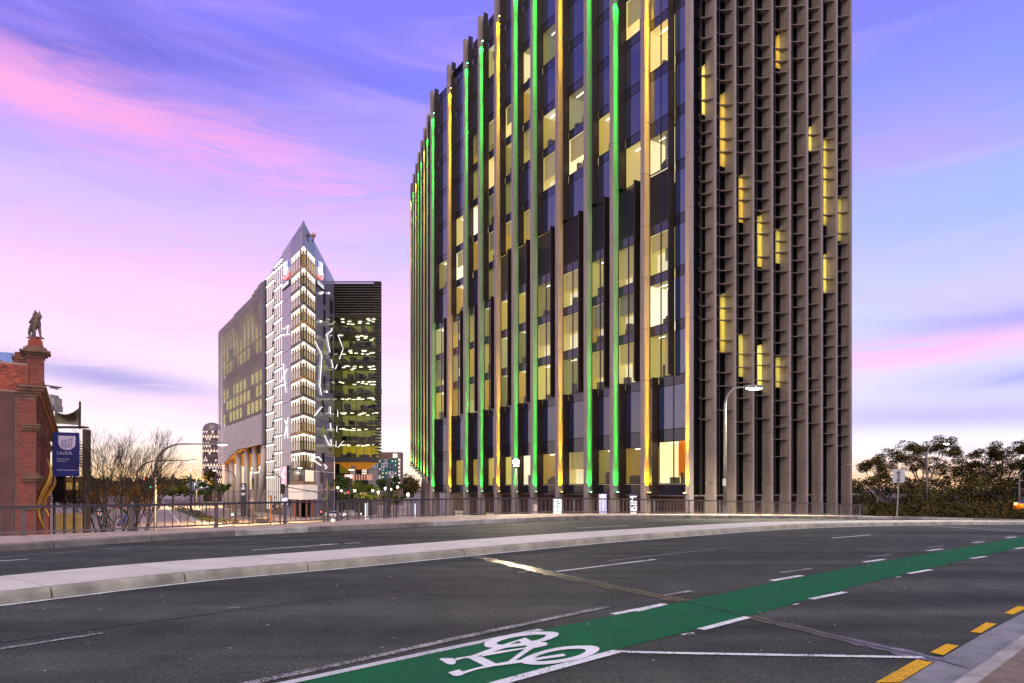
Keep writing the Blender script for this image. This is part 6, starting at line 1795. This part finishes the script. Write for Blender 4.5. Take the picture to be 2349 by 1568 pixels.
# span wires between the poles and the corner
wires_ = thing('tram_wires', 'thin black overhead wires strung between the tram poles', 'wires', tuple(P(580, 1120, 132)))
for (a, b_, s_) in (((495.7, 1124, 138), (580, 1126, 132), 2), ((580, 1126, 132), (752, 1124, 124), 3), ((752, 1123, 124), (892, 1128, 66), 3), ((580, 1113, 132), (560, 1123, 150), 1), ((580, 1113, 132), (606, 1126, 140), 1), ((752, 1116, 124), (728, 1130, 128), 1), ((752, 1116, 124), (772, 1122, 140), 1), ((437, 1122, 180), (495.7, 1124, 138), 2)):
    p, q = P(*a), P(*b_); pts = []
    for k in range(7): f = k / 6; m_ = p.lerp(q, f); m_.z -= s_ * .12 * 4 * f * (1 - f); pts.append(m_)
    MB().tube(pts, .045, 4).build('wire', pole_dark, wires_)
# traffic signals
sig_h = mat('signal_housing', (.012, .012, .012), .5, var=.1)
lens_g, lens_r, lens_a, lens_o = glow('signal_green', (.05, 1, .62), 7), glow('signal_red', (1, .05, .02), 7), glow('signal_amber', (1, .6, .15), 7), mat('signal_off', (.03, .02, .02), .3, var=0)
def signal(label, u, v, d, on, k=1.0, mast=None):
    c = P(u, v, d); b = Vector((c.x, c.y, LOW))
    t = thing('traffic_signal', label, 'traffic light', tuple(b), group='traffic signals along the street')
    if mast is None: MB().tube([b, (c.x, c.y + .2, c.z + .7 * k)], .07 * k, 8).build('pole', pole_dark, t)
    else:
        e = P(*mast); MB().tube([(e.x, e.y, LOW), e - Vector((0, 0, 1.2)), e - Vector((.4, 0, .3)), e - Vector((1.5, 0, -.1)), c + Vector((.2, .2, .3))], [.10, .10, .09, .08, .05], 8).build('mast', pole_dark, t)
    h = MB().box(c.x - .22 * k, c.x + .22 * k, c.y - .12, c.y + .12, c.z - .62 * k, c.z + .62 * k).build('head', sig_h, t)
    for i, (nm, m) in enumerate((('red_lens', lens_r if on == 'r' else lens_o), ('amber_lens', lens_a if on == 'a' else lens_o), ('green_lens', lens_g if on == 'g' else lens_o))):
        z = c.z + (.38 - .38 * i) * k; MB().ball((c.x, c.y - .14, z), .15 * k, .05, .15 * k, 10, 6).build(nm, m, h)
        v_ = MB(); v_.box(c.x - .16 * k, c.x + .16 * k, c.y - .34, c.y - .12, z + .15 * k, z + .18 * k); v_.build('visor', sig_h, h)
    return t
signal('green traffic signal on a short post behind the railing', 534.5, 1174, 92, 'g')
signal('dark red pedestrian signal post beside the green signal', 571, 1178, 100, 'o', .9)
signal('signal head on a mast arm in front of the cream sign band', 604.5 + 44.5, 1122, 100, 'o', 1.15, mast=(744, 1130, 100))
signal('red traffic signal under the blue campus sign', 175, 1110, 74, 'r', .8)
signal('green traffic signal to the left of the leafless tree', 203, 1112, 92, 'g', .9)
signal('small green signal right of the arched lamp', 345.5, 1113, 150, 'g', 1.2)
signal('red signal beyond the leafless tree', 331, 1105, 160, 'r', 1.3)
signal('small red signal at the plaza crossing', 798.5, 1135, 104, 'r', .8)
signal('red pedestrian signal near the low orange lamp', 737, 1178, 96, 'r', .6)
# orange marker post, bin and bench at the corner
mp_ = thing('marker_post', 'slim orange marker post beside the lit glass strip', 'post', tuple(P(620, 1186, 110)))
c = P(621, HZ, 110); MB().tube([(c.x, 110, LOW), (c.x, 110, P(0, 1139, 110).z)], .12, 8).build('post', mat('orange_paint', (.55, .20, .02), .5, var=.1), mp_); MB().box(c.x - .2, c.x + .2, 109.8, 110.2, P(0, 1142, 110).z, P(0, 1137, 110).z).build('cap', bpy.data.materials['orange_paint'], mp_)
pb = thing('planter_box', 'long low dark planter on the pavement by the kerb', 'planter', tuple(P(605, 1196, 118)))
a, b = P(592, 1189, 128), P(613, 1196, 128); MB().box(a.x, b.x, 127, 129, LOW, a.z - .1).build('box', mat('planter_dark', (.05, .03, .025), .6, var=.2), pb); MB().box(a.x - .1, b.x + .1, 126.9, 129.1, a.z - .1, a.z).build('rim', dark_kerb, pb)
cs_ = thing('campus_board', 'dark campus information board with a white crest in front of the pale columns', 'sign', tuple(P(560, 1150, 158)))
a, b = P(552.5, 1109, 158), P(563.5, 1160, 158); MB().box(a.x, b.x, 158, 158.4, LOW, a.z).build('board', mat('board_dark', (.03, .03, .035), .4, var=.1), cs_)
for y0, y1, x0, x1 in ((1112, 1117, 556.5, 559.5), (1119, 1121, 554, 562), (1122, 1123.5, 554, 562), (1132, 1133.5, 554, 562), (1135, 1136.5, 554, 561)):
    p, q = P(x0, y0, 157.9), P(x1, y1, 157.9); MB().box(p.x, q.x, 157.85, 158, q.z, p.z).build('print', mat('board_print', (.7, .7, .72), .5, var=0, emit=(1, 1, 1), estr=.3) if y0 == 1112 else bpy.data.materials['board_print'], cs_)
for (lab, u0, u1, v0, v1, d, kind) in (('large lit advertising screen with a red and white picture on the panel wall', 648, 663, 1068, 1116, 144, 0), ('small lit screen with white blocks low on the panel wall', 650, 666, 1166 - 25, 1160, 144, 1)):
    t = thing('wall_screen', lab, 'screen', tuple(P(u0, v1, d)), group='lit screens on the panel wall')
    sc = WL; s0, s1_ = sc.s(u1), sc.s(u0); z0_, z1_ = sc.z(s0, v1), sc.z(s0, v0)
    MB(sc.m).box(s0, s1_, .1, .5, z0_, z1_).build('housing', sig_h, t)
    base_m = glow('screen_red', lin(150, 40, 45), .8) if kind == 0 else glow('screen_dark', lin(40, 45, 60), .6)
    MB(sc.m).box(s0 + .1, s1_ - .1, .5, .55, z0_ + .1, z1_ - .1).build('face', base_m, t)
    r = random.Random(kind + 3)
    for k in range(7):
        a = s0 + (s1_ - s0) * r.uniform(.12, .6); w_ = (s1_ - s0) * r.uniform(.12, .3); z = z0_ + (z1_ - z0_) * r.uniform(.1, .8); h = (z1_ - z0_) * r.uniform(.05, .16)
        MB(sc.m).box(a, a + w_, .56, .60, z, z + h).build('picture_block', glow('screen_white', (1, .95, .97), 1.3) if (k == 0 and kind == 0) else bpy.data.materials['screen_white'], t)
# oval institute sign far down the street
ov = thing('oval_sign', 'grey oval sign board with a lit picture panel far down the street', 'sign', tuple(P(452, 1125, 230)))
c = P(452, 1115.5, 230); q = MB(); n = 24
q.sweep([(c.x + 3.9 * cos(2 * pi * k / n), 230, c.z + 1.6 * sin(2 * pi * k / n)) for k in range(n)], (0, 0, 0), (0, .5, 0)); q.build('board', mat('oval_grey', (.12, .11, .14), .5, var=.1), ov)
a, b = P(446, 1109, 229.8), P(455, 1117, 229.8); MB().box(a.x, b.x, 229.7, 229.95, b.z, a.z).build('picture', glow('oval_picture', lin(190, 220, 250), 1.1), ov)
lettering('lettering', 'SAHMRI', .95, shield_w, ov, Matrix.Translation(P(457, 1120.5, 229.7)) @ Matrix.Rotation(R(90), 4, 'X'), .03)
for x in (447, 458): a = P(x, 1120, 230.3); MB().tube([(a.x, 230.3, LOW), a], .18, 6).build('leg', pole_dark, ov)
# ------------------------------------------------------------------ lit pylon signs at the foot of the tower
def pylon(label, u0, u1, v0, v1, d, face, marks):
    t = thing('pylon_sign', label, 'sign', tuple(P(u0, v1, d)), group='lit pylon signs in front of the tower')
    a, b = P(u0, v0, d), P(u1, v1 + 30, d)
    MB().box(a.x, b.x, d, d + .18, max(LOW, b.z), a.z).build('case', sig_h, t); MB().box(a.x + .03, b.x - .03, d - .03, d - .003, max(LOW, b.z) + .03, a.z - .03).build('face', face, t)
    w, h = b.x - a.x, a.z - P(0, v1, d).z
    for (x0, x1, y0, y1, m) in marks: MB().box(a.x + w * x0, a.x + w * x1, d - .055, d - .034, a.z - h * y1, a.z - h * y0).build('mark', m, t)
    return t
sw = glow('pylon_white', (1, .97, 1), 1.6); sgm = glow('pylon_green', lin(90, 200, 120), 1.0)
rp = random.Random(12)
pylon('glaring white and green lit directory board behind the railing', 1268, 1289, 1143, 1181, 40, glow('pylon_pale', lin(215, 245, 235), 1.15), [(rp.uniform(.05, .6), rp.uniform(.62, .95), y, y + rp.uniform(.03, .07), sgm if rp.random() < .5 else bpy.data.materials['signal_housing']) for y in (.08, .2, .31, .44, .55, .68, .8)])
pylon('blue lit pylon with a white shield above the railing', 1373, 1392.5, 1133, 1181, 40, glow('pylon_blue', lin(70, 90, 170), .75), [(.36, .64, .05, .16, sw), (.3, .7, .18, .20, sw), (.12, .88, .235, .27, sw)])
ms = pylon('dark pylon with upright white lettering at the foot of the corner bay', 1443.5, 1462, 1133, 1181, 40, mat('pylon_dark', lin(60, 40, 62), .4, var=.1, emit=lin(90, 50, 80), estr=.3), [(.14, .86, .90, .915, sw), (.14, .86, .935, .965, sw), (.14, .30, .74, .83, sw), (.38, .54, .74, .83, sw), (.62, .86, .74, .83, sw)])
a = P(1443.5, 1133, 40); k40 = 40 / FPX
mw = Matrix.Translation(P(1460, 1170, 40) + Vector((0, -.06, 0))) @ Matrix.Rotation(R(90), 4, 'X') @ Matrix.Rotation(R(90), 4, 'Z')
lettering('lettering', 'SIM', 15.5 * k40 / .70, sw, ms, mw, .01)
pylon('slim lit white totem among the plaza trees', 837, 840.5, 1155, 1186, 70, sw, [(.2, .8, .3, .34, sgm)]); pylon('second slim totem beside the first among the plaza trees', 842.5, 846, 1152, 1180, 72, glow('totem_blue', lin(160, 210, 240), 1.0), [(.2, .8, .3, .34, sw)])
pylon('slim lit totem near the tower columns', 950.5, 954, 1155, 1176, 60, glow('totem_pale', lin(200, 225, 240), 1.0), [(.2, .8, .5, .55, sgm)])
tb = thing('bicycle_stand', 'pale bicycle stand silhouette at the foot of the green lit fins', 'bike stand', tuple(P(1227, 1181, 41)))
for i, v in enumerate((1174, 1164)):
    c = P(1227, v, 41); MB().tube([c + Vector((.13 * cos(2 * pi * k / 14), 0, .13 * sin(2 * pi * k / 14))) for k in range(15)], .018, 5).build('hoop', mat('stand_white', (.6, .6, .6), .5, var=0) if i == 0 else bpy.data.materials['stand_white'], tb)
MB().tube([P(1227, 1181, 41) - Vector((0, 0, 4)), P(1229, 1158, 41)], .02, 5).build('stem', bpy.data.materials['stand_white'], tb)
# ------------------------------------------------------------------ back of a road sign on the median
rs = thing('road_sign', 'blank grey back of a square road sign on a slim pole at the median', 'road sign', tuple(G(2055, 1193)))
dsg = G(2055, 1194.5, .15); dd = dsg.y; a, b = P(2047, 1077, dd), P(2075, 1108, dd)
bd = MB(); r_ = .07; corners = []
for cx_, cz_, a0 in ((b.x - r_, a.z - r_, 0), (a.x + r_, a.z - r_, 90), (a.x + r_, b.z + r_, 180), (b.x - r_, b.z + r_, 270)):
    corners += [(cx_ + r_ * cos(R(a0 + 22.5 * k)), dd - .02, cz_ + r_ * sin(R(a0 + 22.5 * k))) for k in range(5)]
bd.sweep(corners, (0, 0, 0), (0, .012, 0)); bd.build('plate', mat('aluminium_back', (.42, .44, .43), .4, metal=.3, var=.08), rs)
t_ = P(2061.5, 1080, dd); MB().tube([(dsg.x + .02, dd - .05, dsg.z - .02), (t_.x, dd - .05, t_.z)], .032, 8).build('pole', galv, rs)
for v in (1084, 1101): p = P(2060.5, v, dd); MB().box(p.x - .09, p.x + .09, dd - .09, dd - .015, p.z - .02, p.z + .02).build('bracket', galv, rs)
# ------------------------------------------------------------------ vehicles
car_glass = mat('car_glass', (.01, .01, .012), .05, var=0, ior=1.6); tyre = mat('tyre_rubber', (.012, .012, .012), .8, var=.1); alloy = mat('alloy_wheel', (.3, .3, .31), .35, metal=.7, var=.1)
tail = glow('tail_light', (1, .08, .02), 10); head = glow('head_light', (1, .95, .85), 10); amber_l = glow('indicator_light', (1, .45, .05), 9)
def car(label, name, loc, rz, paint, L=4.4, H=1.48, van=False, group=None, lights=True):
    t = thing(name, label, 'van' if van else 'car', loc, rz, group); M_ = ROOTM[t.name]; W2 = .88
    if van: prof = [(-2.2, .30), (2.15, .30), (2.22, .75), (2.05, 1.05), (1.45, 1.75), (1.1, 1.92), (-2.15, 1.95), (-2.25, 1.2)]; gl_ = [(1.95, 1.12), (1.42, 1.72), (.3, 1.76), (.3, 1.12)]
    else: prof = [(-2.15, .30), (2.1, .28), (2.2, .60), (2.0, .78), (1.1, .92), (.45, 1.38), (-.6, 1.46), (-1.3, 1.36), (-1.95, .98), (-2.2, .90)]; gl_ = [(.98, .95), (.42, 1.33), (-.6, 1.40), (-1.25, 1.31), (-1.75, .98)]
    b = MB(M_); n = len(prof); ins = lambda z: W2 - max(0, (z - .9)) * .32
    vs = [(x * L / 4.4, -ins(z), z) for x, z in prof] + [(x * L / 4.4, ins(z), z) for x, z in prof]
    b.add(vs, [tuple(range(n)), tuple(range(2 * n - 1, n - 1, -1))] + [(i, n + i, n + (i + 1) % n, (i + 1) % n) for i in range(n)]); body = b.build('body', paint, t)
    for sy in (-1, 1):
        g = MB(M_); pts = [(x * L / 4.4, sy * (ins(z) + .012), z) for x, z in gl_]; g.add(pts, [tuple(range(len(pts)))]); g.build('side_window', car_glass, t)
        for wx in (-1.35, 1.35):
            w = MB(M_); w.tube([(wx * L / 4.4, sy * .70, .32), (wx * L / 4.4, sy * .90, .32)], .32, 16); wo_ = w.build('wheel', tyre, t)
            MB(M_).tube([(wx * L / 4.4, sy * .90, .32), (wx * L / 4.4, sy * .915, .32)], .20, 12).build('rim', alloy, wo_)
        MB(M_).box(-2.23 * L / 4.4, -2.1 * L / 4.4, sy * .62 - .16, sy * .62 + .16, .80 if not van else 1.0, .95 if not van else 1.3).build('tail_light', tail, t)
        MB(M_).box(2.06 * L / 4.4, 2.2 * L / 4.4, sy * .62 - .16, sy * .62 + .16, .58, .72).build('headlight', head, t)
    if not van:
        for xs, zs in (((1.1, .45), (.93, 1.37)), ((-1.33, -1.93), (1.34, 1.0))):
            g = MB(M_); g.add([(xs[0] * L / 4.4 + .01, -.74, zs[0] + .02), (xs[0] * L / 4.4 + .01, .74, zs[0] + .02), (xs[1] * L / 4.4 + .01, .66, zs[1] + .02), (xs[1] * L / 4.4 + .01, -.66, zs[1] + .02)], [(0, 1, 2, 3)]); g.build('windscreen', car_glass, t)
    else:
        g = MB(M_); g.add([(2.06, -.78, 1.08), (2.06, .78, 1.08), (1.47, .60, 1.74), (1.47, -.60, 1.74)], [(0, 1, 2, 3)]); g.build('windscreen', car_glass, t)
    return t
paintm = {n: mat('car_paint_' + n, c, .25, var=.05) for n, c in (('yellow', (.60, .30, .02)), ('white', (.55, .55, .55)), ('red', (.30, .03, .02)), ('silver', (.30, .30, .32)), ('purple', (.10, .08, .18)))}
p = P(2384, HZ, 73); p.z = P(0, 1177, 73).z
yc = car('yellow car with glowing amber and red lights at the right edge of the picture', 'parked_car', tuple(p), R(8), paintm['yellow'])
Mx = ROOTM[yc.name]
for sy in (-1, 1): MB(Mx).box(-2.26, -2.12, sy * .62 - .10, sy * .62 + .10, .97, 1.06).build('indicator', amber_l, yc)
lamp('tail_glow', 'POINT', Mx @ Vector((-2.5, 0, .9)), 45, (1, .25, .05), yc, radius=.1)
sdir = atan2(TA_.y, TA_.x)
gc = 'vehicles in the street below the bridge'
def low(u, v): d = 6.5 * FPX / (v - HZ); q = P(u, v, d); q.z = LOW + .03; return tuple(q)
car('purple grey van half hidden by the leafless tree trunk', 'street_van', low(283, 1206), sdir, paintm['purple'], 4.8, van=True, group=gc)
for lab, u, v, pn in (('white car with glowing tail lights beyond the leafless tree', 232, 1186, 'white'), ('small red car waiting far behind the leafless tree', 268, 1168, 'red'), ('silver car queueing beside the red car', 300, 1162, 'silver'), ('far white car near the end of the street', 325, 1154, 'white'), ('farthest small red car at the end of the street', 344, 1149, 'red')):
    car(lab, 'street_car', low(u, v), sdir + rn.uniform(-.05, .05), paintm[pn], group=gc)
car('white car with bright headlights stopped at the plaza crossing', 'street_car', low(768, 1188), sdir - 2.2, paintm['white'], group=gc)
car('silver car with bright headlights right of the plaza crossing', 'street_car', low(806, 1186), sdir - 2.0, paintm['silver'], group=gc)
# small round lamps in the plaza garden
pg = mat('lamp_stem', (.03, .03, .03), .5, var=0); gb2 = glow('garden_globe', (1, .92, .7), 9)
rn = random.Random(91)
for i, (u, v, d, lab) in enumerate([(775, 1119, 130, 'beside the grey panel wall'), (783, 1127, 124, 'left of the red kiosk sign'), (814, 1126, 126, 'right of the red kiosk sign'), (855, 1126, 118, 'in the middle of the garden'), (884, 1121, 120, 'below the patchwork building'), (912, 1118, 120, 'under the patchwork corner'), (936, 1135, 96, 'beside the tower columns'), (896, 1123, 110, 'by the thick tram pole'), (868, 1130, 108, 'low in the garden')]):
    c = P(u, v, d); t = thing('garden_lamp', 'small round garden lamp ' + lab, 'garden lamp', (c.x, c.y, LOW), group='round lamps in the plaza garden')
    MB().tube([(c.x, c.y, LOW), c], .05, 5).build('stem', pg, t); MB().ball(c, .20, n=8, m=6).build('globe', gb2, t)
    if i % 2 == 0: lamp('garden_light', 'POINT', c + Vector((0, -.4, 0)), 420, (1, .82, .42), t, radius=.2)
# warm wash along the carriageway below
for u, v, e_ in ((250, 1140, 5000), (330, 1135, 5000), (420, 1140, 6000)):
    pass
